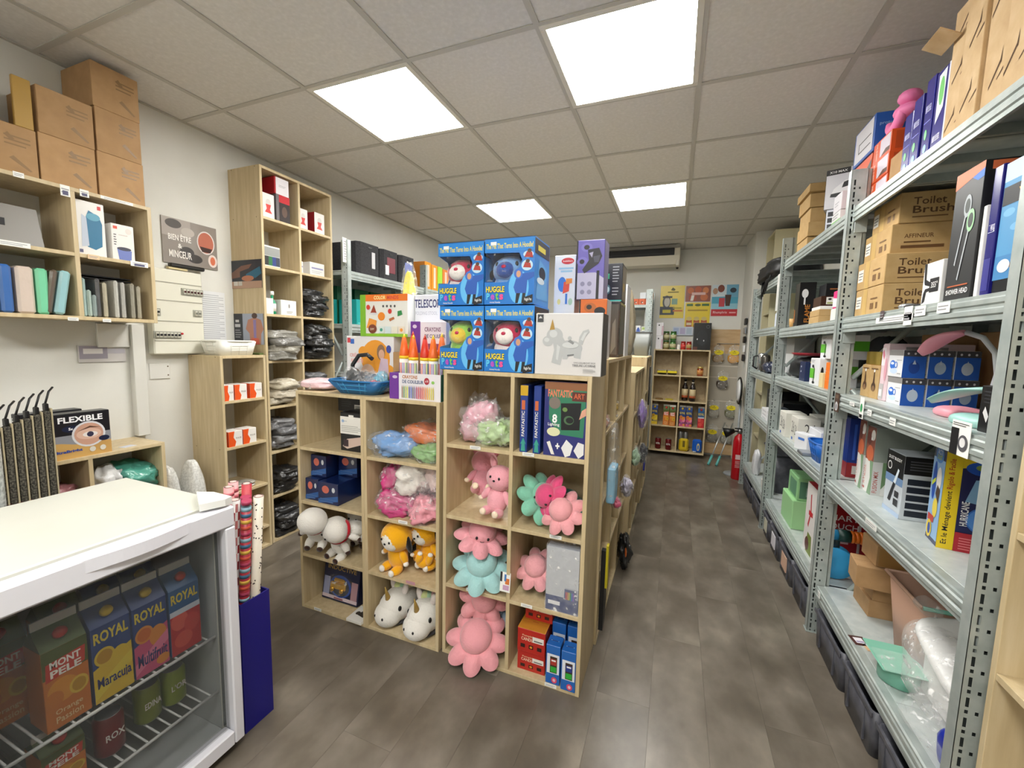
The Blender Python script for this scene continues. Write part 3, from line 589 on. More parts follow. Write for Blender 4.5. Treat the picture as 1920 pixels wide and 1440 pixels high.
k = MB(); k.tube([(-.102, -.132, .272), (.102, -.132, .272)], .007, mat('#6fae9c', .45), 8); k.tube([(.102, -.132, .272), (.102, .132, .272)], .007, mat('#6fae9c', .45), 8); o = k.build('front_rim', T); o['label'] = 'mint green rim'
b = MB(); b.ell((0, 0, .0), (.06, .09, .05), mat('#2a1f1c', .6), 16, 10, None, .02, 20); o = b.build('bundle', None, (3.30, .24, Z1 + .06)); tag(o, 'dark brown bundle lying inside the pink tub', 'bundle')
T = thing('chair_seat', 'white moulded plastic seat wrapped in clear film on the bottom shelf', 'seat', (3.295, -.005, Z1)); k = MB()
k.ell((0, 0, 0), (.14, .15, .022), mat('#e6e6e4', .25), 26, 10, RX(.35) @ RY(-.18), 0, 8, .45); k.xf(Matrix.Translation((0, -.035, .205))); k.build('seat_shell', T)
k = MB(); k.box(-.10, -.12, 0, .11, .085, .17, mat('#d9d8d6', .4), .02); k.build('inner_box', T)
k = MB(); k.ell((-.02, -.03, .13), (.165, .19, .125), film('#ffffff', .5), 34, 20, RX(.2), .05, 6, .7, 4)
for v in k.v: v.z = max(v.z, .001)
k.build('plastic_bag', T)
k = MB(); k.ell((-.09, .10, .29), (.035, .03, .03), film('#ffffff', .3), 16, 10, None, .02, 30); k.build('gathered_bag_neck', T)
lump('film_bundle', 'crumpled clear plastic film hanging at the bottom shelf edge', 'plastic film', (3.15, -.14, Z1), (.07, .13, .03), film('#ffffff', .22), 0, .4, 12, .8, 9)
T = thing('pet_bowl', 'mint green plastic tray with a round bowl, wrapped in film', 'tray', (3.15, .10, Z1)); k = MB(); mg = mat('#79b7a0', .45)
k.box(-.075, -.08, .072, .045, .085, .077, mg, .002); k.build('tray', T); k = MB(); k.lathe([(.048, .0), (.056, .004), (.058, .074), (.054, .074), (.05, .012), (0, .010)], mg, 22, (.0, -.005, 0)); k.build('bowl', T)
k = MB(); k.box(-.07, -.085, .078, .05, .03, .082, film('#ffffff', .2)); k.build('plastic_wrap', T)
for i, (x, y, c) in enumerate([(3.105, .285, '#4a2a26'), (3.135, .262, '#d9b890')]):
    b = MB(); b.box(-.025, -.028, 0, .025, .028, .0015, c); a = MB(); art(a, (-.025, -.028, .0015), (.05, 0, 0), (0, .056, 0), [('r', .2, .2, .8, .8, '#e6e3ea'), ('r', .25, .28, .75, .45, '#9a8fb0')]); o = b.build('picture_card', None, (x, y, Z1), .15); tag(o, ['dark bordered picture card lying on the bottom shelf', 'pale picture card lying on the bottom shelf'][i], 'card'); a.build('printed_artwork', o, raw=True)['kind'] = 'stuff'
b = MB(); b.ell((0, 0, .05), (.05, .05, .06), mat('#1d2fa0', .3), 18, 10, None, .02, 12, .7); o = b.build('bag', None, (3.15, -.245, Z1)); tag(o, 'shiny dark blue packet at the near end of the bottom shelf', 'packet')
for v in o.data.vertices: v.co.z = max(v.co.z, 0)
# -- dark bins under the racks
BIN = noisy('grey_plastic', [(.3, '#44454c'), (.6, '#55565e'), (.8, '#66676e')], (3, 3, 3), 8, 4, .42)
def bin_(y0, y1, lab, h=.168, win=None):
    T = thing('storage_bin', lab, 'bin', (3.242, (y0 + y1) / 2, 0), 0, 'dark grey bins under the racks'); k = MB(); d = (y1 - y0) / 2
    tub(k, .178, d - .014, .186, d - .006, h, BIN, .005, 4, .02); k.build('tub', T)
    k = MB(); k.box(-.190, -d + .004, h - .018, -.186, d - .004, h, BIN, .002); k.box(-.186, -d * .55, .02, -.177, -d * .5, h - .02, BIN); k.box(-.186, d * .5, .02, -.177, d * .55, h - .02, BIN); k.build('rim', T)
    if win:
        k = MB(); k.box(-.1875, -d * .4, h * .28, -.178, d * .4, h * .80, win); k.build('label_card', T)
    return T
for i, (a, c, wn, lab) in enumerate([(-.30, -.02, None, 'dark grey bin on the floor, nearest the viewer'), (.0, .27, None, 'dark grey bin on the floor, in front of the near bay middle'), (.29, .62, None, 'dark grey bin on the floor, beside the near bay post'),
                                (.78, 1.05, None, 'dark grey bin on the floor, first past the rack post'), (1.07, 1.36, '#d9b29a', 'dark grey floor bin with a salmon and white card showing'), (1.38, 1.64, '#dedbe2', 'dark grey floor bin with a big white card showing'), (1.66, 1.88, '#cfcdb8', 'dark grey floor bin with a cream card showing'),
                                (2.02, 2.4, None, 'dark grey bin on the floor under the far bay'), (2.45, 2.9, None, 'dark grey bin on the floor, farthest under the racks')]): bin_(a, c, lab, .168 if a < 1.9 else .15, mat(wn, .5) if wn else None)
# -- cartons added in dark colours to stand in for shade at the shelf backs
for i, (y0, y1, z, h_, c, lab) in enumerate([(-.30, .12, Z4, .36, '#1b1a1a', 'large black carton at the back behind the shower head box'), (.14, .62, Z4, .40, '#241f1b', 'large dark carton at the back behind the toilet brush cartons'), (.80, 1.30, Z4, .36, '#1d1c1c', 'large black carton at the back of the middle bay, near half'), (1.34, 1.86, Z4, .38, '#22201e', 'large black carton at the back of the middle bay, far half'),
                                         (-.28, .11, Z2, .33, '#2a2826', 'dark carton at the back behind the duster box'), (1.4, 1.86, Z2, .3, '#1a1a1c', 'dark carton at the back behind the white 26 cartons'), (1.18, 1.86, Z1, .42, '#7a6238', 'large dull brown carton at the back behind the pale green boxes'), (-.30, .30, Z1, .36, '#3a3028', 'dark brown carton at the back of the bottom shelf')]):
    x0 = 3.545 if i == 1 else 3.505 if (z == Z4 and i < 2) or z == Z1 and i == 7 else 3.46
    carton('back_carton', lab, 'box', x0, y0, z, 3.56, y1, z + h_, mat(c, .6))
# -- tags clipped to the beams
def tagcard(x, y, z, w_, h, col, pr, lab, rz=0):
    b = MB(); b.box(-.0006, -w_ / 2, 0, .0006, w_ / 2, h, col); o = b.build('price_tag', None, (x, y, z), rz); tag(o, lab, 'price tag')
    if pr: a = MB(); art(a, (-.0006, w_ / 2, 0), (0, -w_, 0), (0, 0, h), pr); a.build('printed_artwork', o, raw=True)['kind'] = 'stuff'
XB = 3.0645
tagcard(XB, -.235, 1.115, .075, .09, PAPER, [('r', .0, .0, .42, .78, '#1b1b1e'), ('l', .06, .84, .9, .96, 2, '#555'), ('e', .68, .38, .26, .24, '#55555a'), ('e', .66, .4, .15, .14, '#e0e0e0')], 'price card picturing a round timer, hung on the beam by the near post')
tagcard(XB, .640, 1.10, .055, .085, mat('#4a3428'), [('e', .5, .3, .32, .24, '#c9c9cb'), ('e', .5, .28, .2, .14, '#8a8a8e'), ('r', .2, .72, .8, .9, '#6e5442')], 'brown tag with a silver disc hung at the rack post')
tagcard(XB, .372, 1.112, .036, .085, PAPER, [('e', .45, .5, .28, .2, '#2f9a5a'), ('r', .1, .04, .8, .2, '#222')], 'white tag with a green disc hung on the lamp shelf beam')
for (y, z, wd, hh, lab) in [(.30, 1.135, .035, .022, 'small white price label under the mug boxes'), (.12, 1.13, .04, .025, 'small white price label under the desk lamps'), (.47, 1.15, .05, .015, 'small white price label under the kraft bottle boxes'),
                        (.20, 1.48, .26, .022, 'long white label strip under the toilet brush cartons'), (.10, 1.465, .05, .06, 'white tag with a hook picture under the 355 box'), (.03, 1.49, .06, .03, 'white price label under the shower head box'), (-.09, 1.49, .06, .03, 'white price label under the pier picture box'), (.285, 1.49, .03, .035, 'dark picture label under the toilet brush cartons'),
                        (.19, .742, .09, .022, 'white label under the handheld vacuum box'), (.62, .215, .03, .03, 'white label at the far end of the bottom beam')]:
    tagcard(XB, y, z, wd, hh, mat('#5a4a4c') if 'dark' in lab else PAPER, [('l', .1, .2, .9, .8, 2, '#9a9a9e')], lab)

# ------------------------------------------------------------------ right rack, middle bay
for i, (x0, y0, w_, d_, h_) in enumerate([(3.115, 1.60, .13, .24, .085), (3.11, 1.58, .135, .25, .085), (3.12, 1.60, .12, .24, .09), (3.11, 1.59, .13, .25, .085), (3.095, 1.56, .13, .28, .05)]):
    z = Z5 + sum([.087, .087, .092, .087, .05][:i])
    carton('small_carton', 'small kraft carton on the top shelf of the middle bay, ' + ['lowest of five', 'second of five', 'third of five', 'fourth of five', 'topmost of five'][i], 'box', x0, y0, z, x0 + w_, y0 + d_, z + h_ - .001, CARD2, group='kraft cartons stacked on the middle bay')
carton('product_box', 'white box with black app icons under the X10 MAX box', 'box', 3.13, 1.21, Z5, 3.29, 1.34, Z5 + .145, mat('#dde0ea', .35), rz=-.38, pr={'F': [('r', .05, .05 + .23 * q, .3, .22 + .23 * q, '#17181c') for q in range(4)] + [('r', .42, 0, 1, 1, '#8fa8dc')], 'L': [('r', 0, 0, 1, 1, '#1c1d20'), ('t', 'S10', .3, .2, .6, .8, '#888', 1)]}, ch=.003)
carton('product_box', 'white X10 MAX box with a robot vacuum picture', 'box', 3.12, 1.20, Z5 + .146, 3.31, 1.36, Z5 + .355, mat('#d9d9df', .35), rz=-.38, pr={'F': [('r', 0, .86, .55, 1, '#121214'), ('t', 'X10 MAX', .07, .90, .48, .96, '#f2f2f2'), ('p', [(.12, .3), (.2, .5), (.45, .68), (.7, .66), (.75, .5), (.7, .35), (.5, .32)], '#f2f2f4'), ('p', [(.12, .3), (.14, .38), (.5, .4), (.72, .5), (.7, .35), (.45, .26)], '#111114'), ('p', [(.38, .5), (.42, .64), (.58, .68), (.62, .54)], '#1d1d21')], 'L': [('r', 0, 0, 1, 1, '#26272b')]})
carton('product_box', 'white box with a green stripe at the middle bay top edge', 'box', 3.105, .99, Z5, 3.20, 1.11, Z5 + .075, mat('#e9e9ea', .35), {'F': [('r', 0, 0, 1, .45, '#63c03a')], 'L': [('r', 0, 0, 1, .45, '#63c03a'), ('l', .1, .55, .8, .9, 2, '#9a9aa0')]})
carton('product_box', 'white box stacked on the green striped box', 'box', 3.105, .985, Z5 + .077, 3.20, 1.10, Z5 + .165, mat('#e2e0e6', .35), {'L': [('l', .2, .3, .7, .6, 2, '#a8a6b0')]})
carton('product_box', 'orange boxes end seen left of the rack post on the top shelf', 'box', 3.13, .80, Z5 + .0, 3.29, .95, Z5 + .0 + .001 + .08, mat('#d4501d', .4)) if False else None
# shelf 4
T = carton('product_box', 'tall slim black box with orange lettering, middle bay', 'box', 3.10, 1.60, Z4, 3.19, 1.70, Z4 + .285, mat('#131315', .35), {'F': [('e', .35, .75, .2, .1, '#e9e9ea'), ('r', .3, .5, .4, .7, '#e9e9ea'), ('t', 'FLAME', .4, .1, .7, .5, '#c98032', 1)], 'L': [('r', .1, .1, .3, .4, '#a86a2c')]})
carton('product_box', 'wide black box with an orange line, back of the middle bay', 'box', 3.20, 1.45, Z4 + .12, 3.34, 1.58, Z4 + .255, mat('#17181b', .4), {'F': [('r', .15, .72, .95, .78, '#a86a3c'), ('l', .2, .2, .8, .6, 3, '#2c3038')]})
carton('product_box', 'dark brown box supporting the wide black box', 'box', 3.20, 1.44, Z4, 3.34, 1.58, Z4 + .118, mat('#3a2018', .4))
for i, (x, lab) in enumerate([(3.12, 'brown coffee box with white label, left of the pair'), (3.205, 'brown coffee box with white label, right of the pair')]): carton('product_box', lab, 'box', x, 1.22, Z4 + .098, x + .083, 1.36, Z4 + .155, mat('#3d2117', .35), {'F': [('r', .3, .2, 1, .9, '#e4e2dc'), ('e', .5, .7, .1, .1, '#222'), ('r', .35, .25, .95, .4, '#a8b06a')]})
carton('small_carton', 'flat kraft carton at the shelf edge, lower one', 'box', 3.105, 1.18, Z4, 3.30, 1.36, Z4 + .042, CARD2); carton('small_carton', 'flat kraft carton at the shelf edge, upper one', 'box', 3.105, 1.18, Z4 + .043, 3.295, 1.35, Z4 + .078, CARD2)
carton('product_box', 'flat white box lying on the kraft cartons', 'box', 3.11, 1.19, Z4 + .079, 3.28, 1.34, Z4 + .097, mat('#eeeeec', .4))
carton('product_box', 'small hot pink and white box beside the rack post', 'box', 3.095, .84, Z4 + .06, 3.15, .93, Z4 + .145, mat('#e2267f', .35), {'F': [('p', [(0, 0), (1, 0), (1, .55), (.5, .4), (0, .6)], '#f0e6ea')], 'L': [('p', [(0, .1), (1, .05), (1, .5), (0, .62)], '#f0e6ea')]}); carton('product_box', 'white box under the hot pink box', 'box', 3.095, .83, Z4, 3.16, .95, Z4 + .059, mat('#e6e4e0', .4))
b = MB(); b.lathe([(0, 0), (.02, 0), (.026, .06), (.024, .06), (.018, .004), (0, .004)], mat('#c79a5c', .6), 18); o = b.build('paper_cup', None, (3.115, 1.76, Z4)); tag(o, 'small kraft paper cup at the far end of the middle bay', 'cup')
# shelf 3
def lampbox(x0, y0, z, w_, d_, h_, lab):
    carton('product_box', lab, 'box', x0, y0, z, x0 + w_, y0 + d_, z + h_, mat('#e6e7e9', .35), {'L': [('r', .0, .25, .55, .62, '#63bb33'), ('p', [(.4, .1), (.48, .1), (.52, .6), (.4, .75), (.36, .7), (.46, .58)], '#16171a'), ('e', .46, .1, .14, .05, '#16171a'), ('e', .32, .7, .1, .06, '#16171a'), ('l', .1, .84, .5, .94, 2, '#999')], 'F': [('r', .25, .35, 1, .75, '#63bb33'), ('e', .08, .5, .04, .2, '#1a1a1c')]})
lampbox(3.10, 1.06, Z3, .17, .16, .15, 'white and green desk fan box, lower one in the middle bay'); lampbox(3.12, .98, Z3 + .151, .16, .16, .125, 'white and green desk fan box, upper one in the middle bay')
carton('product_box', 'navy blue box with yellow tabs, middle bay', 'box', 3.12, 1.40, Z3, 3.24, 1.52, Z3 + .12, mat('#15264f', .35), {'F': [('r', .2, .96, .4, 1.04, '#e0c520'), ('t', 'jupiter', .4, .7, .9, .8, '#8fa0c0'), ('l', .4, .2, .9, .5, 3, '#2b3f70')], 'L': [('e', .3, .5, .06, .05, '#dfe3ee'), ('e', .3, .75, .06, .05, '#dfe3ee')]})
for i, (z, lab) in enumerate([(Z3, 'bright orange box at the rack post, lowest'), (Z3 + .045, 'bright orange box at the rack post, middle'), (Z3 + .090, 'bright orange box at the rack post, topmost')]): carton('product_box', lab, 'box', 3.095 + .003 * i, .86, z, 3.15, .94 + .01 * i, z + .044, mat('#ee7a1a', .4), group='orange boxes at the middle bay post')
carton('product_box', 'cream slim box left of the bright orange boxes', 'box', 3.095, .975, Z3, 3.13, 1.03, Z3 + .075, mat('#e2cf9c', .4))
b = MB(); b.lathe([(0, 0), (.15, 0), (.17, .018), (.165, .02), (.145, .006), (0, .006)], mat('#8d1f2a', .35), 26); o = b.build('tray', None, (3.27, 1.66, Z3 + .155)); tag(o, 'dark red round tray lying on the black bag, middle bay', 'tray')
lump('travel_bag', 'black soft bag under the dark red tray', 'bag', (3.28, 1.70, Z3), (.15, .17, .075), mat('#151517', .6), 0, .2, 8, .6, 2)
lump('travel_bag', 'grey soft bag behind the dark red tray', 'bag', (3.49, 1.35, Z3), (.05, .22, .15), mat('#3a3b3f', .7), 0, .2, 8, .7, 12)
# shelf 2
for i, (x, y, lab) in enumerate([(3.10, 1.66, 'white carton marked 26 with blue stickers, left one'), (3.12, 1.44, 'white carton marked 26 with blue stickers, right one'), (3.25, 1.56, 'white carton marked 26 pushed back behind the other two')]):
    carton('product_box', lab, 'box', x, y, Z2, x + .12, y + .17, Z2 + .165, mat('#dedcd2', .5), {'L': [('t', '26', .15, .35, .5, .8, '#2a2a2e', 0, -.01), ('t', '26', .6, .3, .9, .7, '#2a2a2e', 0, -.01), ('r', .2, .05, .4, .16, '#2f5fb8')], 'F': [('t', '26', .3, .35, .8, .8, '#2a2a2e', 0, -.01), ('r', .35, .04, .65, .16, '#2f5fb8')]})
carton('product_box', 'low white box behind the blue basket', 'box', 3.16, 1.14, Z2, 3.36, 1.36, Z2 + .135, mat('#dcdde2', .4), {'L': [('r', .3, .5, .8, .56, '#b9a0a8')], 'F': [('r', .1, .6, .5, .65, '#a9a9b0')]})
carton('product_box', 'white box tipped on edge before the blue basket', 'box', 3.10, 1.23, Z2, 3.15, 1.35, Z2 + .10, mat('#e6e7ea', .4), {'L': [('r', .3, .6, .8, .75, '#4a7ac8')]}, rz=.3)
def basket(name, lab, loc, w0, d0, w1, d1, h, col, ribs=True, wv=None):
    T = thing(name, lab, 'basket', loc); k = MB(); m = mat(col, .4); tub(k, w0, d0, w1, d1, h, m, .004, 5, .03); k.build('body', T)
    k = MB(); n = 48; p = []
    for i in range(n + 1):
        a = 2 * PI * i / n; cx = math.copysign(abs(math.cos(a)) ** .5, math.cos(a)); sy = math.copysign(abs(math.sin(a)) ** .5, math.sin(a)); p.append((w1 * cx, d1 * sy, h))
    k.tube(p, .006, m, 6, False); k.build('rim', T)
    if ribs:
        k = MB(); m = mat(wv, .4) if wv else m
        for i in range(30):
            a = 2 * PI * i / 30; cx = math.copysign(abs(math.cos(a)) ** .5, math.cos(a)); sy = math.copysign(abs(math.sin(a)) ** .5, math.sin(a))
            k.tube([(w0 * cx, d0 * sy, .004), (w1 * cx, d1 * sy, h)], .0035, m, 5)
        for q in (.35, .68):
            w2, d2 = w0 + (w1 - w0) * q, d0 + (d1 - d0) * q
            k.tube([(w2 * math.copysign(abs(math.cos(2 * PI * i / n)) ** .5, math.cos(2 * PI * i / n)), d2 * math.copysign(abs(math.sin(2 * PI * i / n)) ** .5, math.sin(2 * PI * i / n)), h * q) for i in range(n + 1)], .003, m, 5, False)
        k.build('weave', T)['kind'] = 'stuff'
    return T
basket('plastic_basket', 'blue plastic basket on the middle bay shelf', (3.155, 1.03, Z2), .045, .07, .065, .10, .105, '#1f62b8')
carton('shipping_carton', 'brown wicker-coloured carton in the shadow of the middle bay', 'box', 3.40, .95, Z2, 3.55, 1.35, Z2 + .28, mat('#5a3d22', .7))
b = MB(); b.box(-.03, -.05, 0, .03, .05, .02, mat('#9aa0a6', .3, .6), .004); o = b.build('metal_clip', None, (3.10, 1.16, Z2)); tag(o, 'small grey metal clip before the blue basket', 'clip')
# shelf 1
carton('gift_box', 'pale green box, larger lower one in the middle bay', 'box', 3.11, 1.36, Z1, 3.30, 1.62, Z1 + .185, mat('#9dcf94', .5), {'F': [('r', .4, .1, .9, .14, '#b4dcab')]}, ch=.004); carton('gift_box', 'pale green box with a clear window, upper one in the middle bay', 'box', 3.13, 1.37, Z1 + .187, 3.29, 1.58, Z1 + .33, mat('#8fc48a', .5), {'F': [('r', .08, .1, .95, .85, '#4f7d62'), ('r', .3, .2, .6, .6, '#8aa89a')], 'L': [('r', .2, .1, .9, .8, '#5f8f70')]}, ch=.004)
carton('product_box', 'red and white slow cooker style box beside the rack post', 'box', 3.12, .96, Z1, 3.50, 1.13, Z1 + .385, mat('#a51622', .35), {'L': [('r', 0, .0, 1, 1, '#e2ddd9'), ('p', [(.3, .4), (.5, .6), (.4, .85), (.5, .87), (.6, .6), (.4, .36)], '#c03a40'), ('r', .35, .55, .75, .62, '#c8202c'), ('p', [(.3, .0), (.9, .0), (.8, .28), (.4, .3)], '#7a8a3a'), ('e', .4, .12, .2, .1, '#5a2a24')], 'F': [('t', 'SMART', .1, .62, .5, .7, '#f0e6e4'), ('t', 'TOUCH', .1, .5, .5, .58, '#f0e6e4'), ('r', .5, .2, .53, .8, '#c8b8b4'), ('p', [(.48, .62), (.55, .62), (.55, .8), (.48, .8)], '#c8b8b4'), ('r', .1, .3, .4, .33, '#d8a8a8'), ('r', .65, .25, .9, .28, '#d8a8a8')]})
T = thing('watering_toy', 'light blue and orange hose reel behind the rack post', 'hose reel', (3.17, .80, Z1)); k = MB()
k.lathe([(.03, -.03), (.075, -.03), (.08, -.02), (.04, -.015), (.04, .015), (.08, .02), (.075, .03), (.03, .03)], mat('#3aa0d8', .35), 28); k.xf(Matrix.Translation((0, 0, .082)) @ Matrix.Rotation(PI / 2, 4, 'X')); k.build('reel', T)
k = MB(); k.tube([(.0, 0, .22), (.05, 0, .22)], .03, mat('#1f3f3a', .4), 14); k.build('grip', T); k = MB()
for i in range(6): k.lathe([(0, 0), (.026, 0), (.03, .006), (.03, .012), (.026, .018), (0, .018)], mat('#e8741a', .4), 14); k.xf(Matrix.Translation((.05 + .019 * i, 0, .22)) @ Matrix.Rotation(PI / 2, 4, 'Y'), len(k.v) - 84)
k.build('ribbed_end', T); k = MB(); k.tube([(0, 0, .14), (.0, 0, .22)], .014, mat('#22343a', .4), 10); k.tube([(-.045, 0, .22), (0, 0, .22)], .026, mat('#3aa0d8', .35), 12); k.build('bracket', T)
# ------------------------------------------------------------------ far bay
lump('travel_bag', 'black shiny bag with hanging cords on the far rack top', 'bag', (3.20, 2.47, 1.94), (.18, .40, .075), mat('#0c0c0e', .55), 0, .3, 9, .5, 6)
b = MB()
for i in range(4): b.tube([(0, .0 + .05 * i, 0), (-.02, .03 + .07 * i, -.10 - .02 * i), (-.01, .14 + .06 * i, -.15 - .015 * i), (.0, .26 + .05 * i, -.1), (.01, .3 + .05 * i, 0)], .004, BLACK, 6)
o = b.build('power_cord', None, (3.05, 2.25, 2.0)); tag(o, 'black looped cord hanging from the black bag', 'cord')
tagcard(3.055, 2.02, 1.66, .06, .27, mat('#c9cac6', .5), None, 'long white paper hanging below the black bag')
for i, (y, c, lab) in enumerate([(2.22, '#c8cfe0', 'clear spray bottle with white trigger, far bay'), (2.12, '#6a62b8', 'violet bottle beside the clear spray bottle, far bay')]):
    T = thing('spray_bottle', lab, 'bottle', (3.12, y, 1.55)); k = MB(); k.lathe([(0, 0), (.028, 0), (.03, .01), (.03, .10), (.012, .13), (.011, .145), (0, .145)], mat(c, .15, 0, .5), 18); k.build('bottle', T); k = MB(); k.box(-.03, -.008, .145, .015, .008, .165, WHITE, .004); k.tube([(-.012, 0, .15), (-.02, 0, .125)], .004, WHITE, 6); k.build('trigger', T)
carton('product_box', 'white box behind the chrome flask, far bay', 'box', 3.20, 2.06, 1.17, 3.34, 2.5, 1.34, mat('#dfe0e0', .4)); carton('product_box', 'pale box above the white box, far bay', 'box', 3.21, 2.1, 1.342, 3.34, 2.4, 1.46, mat('#b9b8b4', .5))
T = thing('flask', 'chrome flask with a black handle, far bay', 'flask', (3.12, 2.75, 1.17)); k = MB(); k.lathe([(0, 0), (.04, 0), (.042, .01), (.042, .15), (.034, .165), (0, .165)], mat('#d7dadc', .12, .9), 22); k.build('body', T); k = MB(); k.tube([(-.042, -.0, .14), (-.075, -.01, .13), (-.075, -.01, .04), (-.042, 0, .02)], .008, BLACK, 8); k.build('handle', T)
T = thing('flask', 'dark grey flask beside the chrome one, far bay', 'flask', (3.12, 2.62, 1.17)); k = MB(); k.lathe([(0, 0), (.035, 0), (.037, .01), (.037, .13), (.03, .15), (0, .15)], mat('#57544f', .25, .7), 20); k.build('body', T); k = MB(); k.box(-.025, -.04, 0, .03, -.034, .06, BLACK, .004); k.build('stand', T)
lump('glove_pack', 'black and blue glove pack on the far bay shelf', 'gloves', (3.12, 2.40, 1.17), (.05, .10, .045), shiny('#1a2440'), 0, .3, 14, .6, 8); carton('product_box', 'dark speckled packet at the rack post, far bay', 'box', 3.10, 2.04, 1.17, 3.15, 2.2, 1.27, mat('#4a453f', .4))
for i, (y, z, h_, c, lab) in enumerate([(2.35, .78, .16, '#15161a', 'black appliance box low in the far bay'), (2.75, .78, .22, '#1b1b1e', 'tall black appliance box low in the far bay'), (2.1, .78, .14, '#3f4550', 'slate grey box at the rack post, far bay')]): carton('product_box', lab, 'box', 3.2 if i < 2 else 3.1, y - .12 if i < 2 else y - .06, z, 3.4 if i < 2 else 3.2, y + .12 if i < 2 else y + .06, z + h_, mat(c, .35), {'L': [('l', .3, .6, .7, .9, 2, '#8a8a90')]})
for i in range(3): carton('product_box', 'flat white box in the far bay pile, ' + ['lowest', 'middle', 'topmost'][i], 'box', 3.10, 2.26, .78 + .03 * i, 3.17, 2.5, .809 + .03 * i, mat('#e4e4e6', .4), {'L': [('r', .2, .3, .8, .5, '#b8b8be')]})
T = thing('storage_bin', 'dark grey lidded bin on the lowest far bay shelf', 'bin', (3.30, 2.32, .23)); k = MB(); tub(k, .13, .2, .15, .22, .30, BIN, .005, 4, .03); k.build('tub', T); k = MB(); k.box(-.155, -.225, .30, .155, .225, .325, BIN, .01); k.build('lid', T)
for i, y in enumerate((2.10, 2.2)): 
    b = MB(); b.lathe([(0, 0), (.026, 0), (.032, .012), (.034, .075), (.036, .08), (0, .08)], mat('#dedbd0', .4), 18); o = b.build('plastic_pot', None, (3.12, y, .23)); tag(o, ['white plastic pot with lid at the rack post, far bay', 'white plastic pot with lid beside the dark bin, far bay'][i], 'pot')
lump('film_bundle', 'white plastic bag hanging beside the dark lidded bin', 'bag', (3.115, 2.62, .23), (.03, .05, .12), shiny('#cfd0d2'), 0, .3, 10, .7, 4)
# round fan leaning at the far post
T = thing('fan', 'white round fan with a black ring, leaning at the far rack post', 'fan', (3.03, 3.36, .92)); k = MB(); k.lathe([(0, -.02), (.10, -.02), (.13, .0), (.10, .02), (0, .02)], mat('#d6d7d6', .35), 26); k.xf(Matrix.Rotation(PI / 2, 4, 'Y')); k.build('disc', T); k = MB(); k.tube([(0, .14 * math.cos(2 * PI * i / 24), .14 * math.sin(2 * PI * i / 24)) for i in range(25)], .009, BLACK, 6, False); k.build('ring', T); k = MB(); k.tube([(.02, 0, -.1), (.02, 0, -.92)], .012, mat('#8d9294', .4), 8); k.build('pole', T); k = MB(); k.lathe([(0, -.92), (.1, -.92), (.09, -.905), (0, -.90)], mat('#8d9294', .4), 20); k.build('base', T)
# items hanging on the pillar
T = thing('accessory_strip', 'hanging strip of black accessories on the white pillar', 'accessories', (3.085, 3.62, 1.2)); k = MB(); k.box(0, -.012, -.05, .004, .012, .52, mat('#b9bcbc', .4)); k.build('strip', T)
for i in range(5): k = MB(); k.box(-.02, -.05, 0, 0, .05, .075, [DARK, mat('#8c8f94', .3, .4), BLACK, mat('#d8d8d8', .4), DARK][i], .006); o = k.build('blister_pack', T, (0, 0, .43 - .1 * i))

# ------------------------------------------------------------------ back wall
def poster(x0, z0, x1, z1, bg_, pr, lab, y=YB - .0035):
    b = MB(); w_, h_ = x1 - x0, z1 - z0; b.box(-w_ / 2, -.0012, 0, w_ / 2, .0012, h_, bg_); o = b.build('poster', None, ((x0 + x1) / 2, y, z0)); tag(o, lab, 'poster'); a = MB(); art(a, (-w_ / 2, -.0012, 0), (w_, 0, 0), (0, 0, h_), pr); a.build('printed_artwork', o, raw=True)['kind'] = 'stuff'
YL = mat('#dcc22a', .3)
poster(2.148, 1.740, 2.437, 2.152, YL, [('p', [(.42, .86), (.5, .95), (.62, .88), (.56, .84)], '#5a5a2a'), ('r', .3, .78, .75, .82, '#8a7a1c'), ('e', .27, .5, .17, .2, '#4b4c4a'), ('e', .29, .5, .12, .15, '#b9b5a8'), ('r', .1, .62, .5, .68, '#3a3b3a'), ('p', [(.0, .1), (.6, .1), (.62, .34), (.0, .36)], '#3a3f48'), ('r', .12, .16, .46, .26, '#c9b92a'), ('r', .48, .42, .72, .6, '#7fa08a'), ('r', .55, .2, .95, .25, '#c8702a'), ('r', .55, .29, .9, .33, '#a89a20')], 'yellow poster with a grey portrait, leftmost on the back wall')
poster(2.449, 1.946, 2.736, 2.143, mat('#8d4a34', .3), [('e', .2, .7, .13, .2, '#c46a3c'), ('e', .5, .75, .14, .2, '#b8552f'), ('e', .8, .7, .12, .2, '#cc7a44'), ('e', .3, .25, .16, .22, '#a8482c'), ('e', .75, .28, .15, .22, '#c06a3a'), ('r', .25, .42, .8, .58, '#d8b4b0'), ('p', [(.2, .05), (.32, .05), (.36, .4), (.24, .4)], '#e8e4dc')], 'brown biscuit poster above the yellow one')
poster(2.456, 1.619, 2.743, 1.935, YL, [('r', .05, .86, .3, .95, '#3f6a3a'), ('e', .5, .9, .12, .05, '#4a5a2a'), ('r', .66, .86, .95, .95, '#3f6a3a'), ('r', .1, .66, .9, .72, '#a88a20')] + [('r', .06 + .3 * q, .02, .30 + .3 * q, .3, '#a8542a') for q in range(3)] + [('e', .18 + .3 * q, .36, .11, .08, '#c8b46a') for q in range(3)] + [('r', .08 + .3 * q, .1, .28 + .3 * q, .2, '#d8c8a8') for q in range(3)], 'yellow poster with three jars, below the biscuit poster')
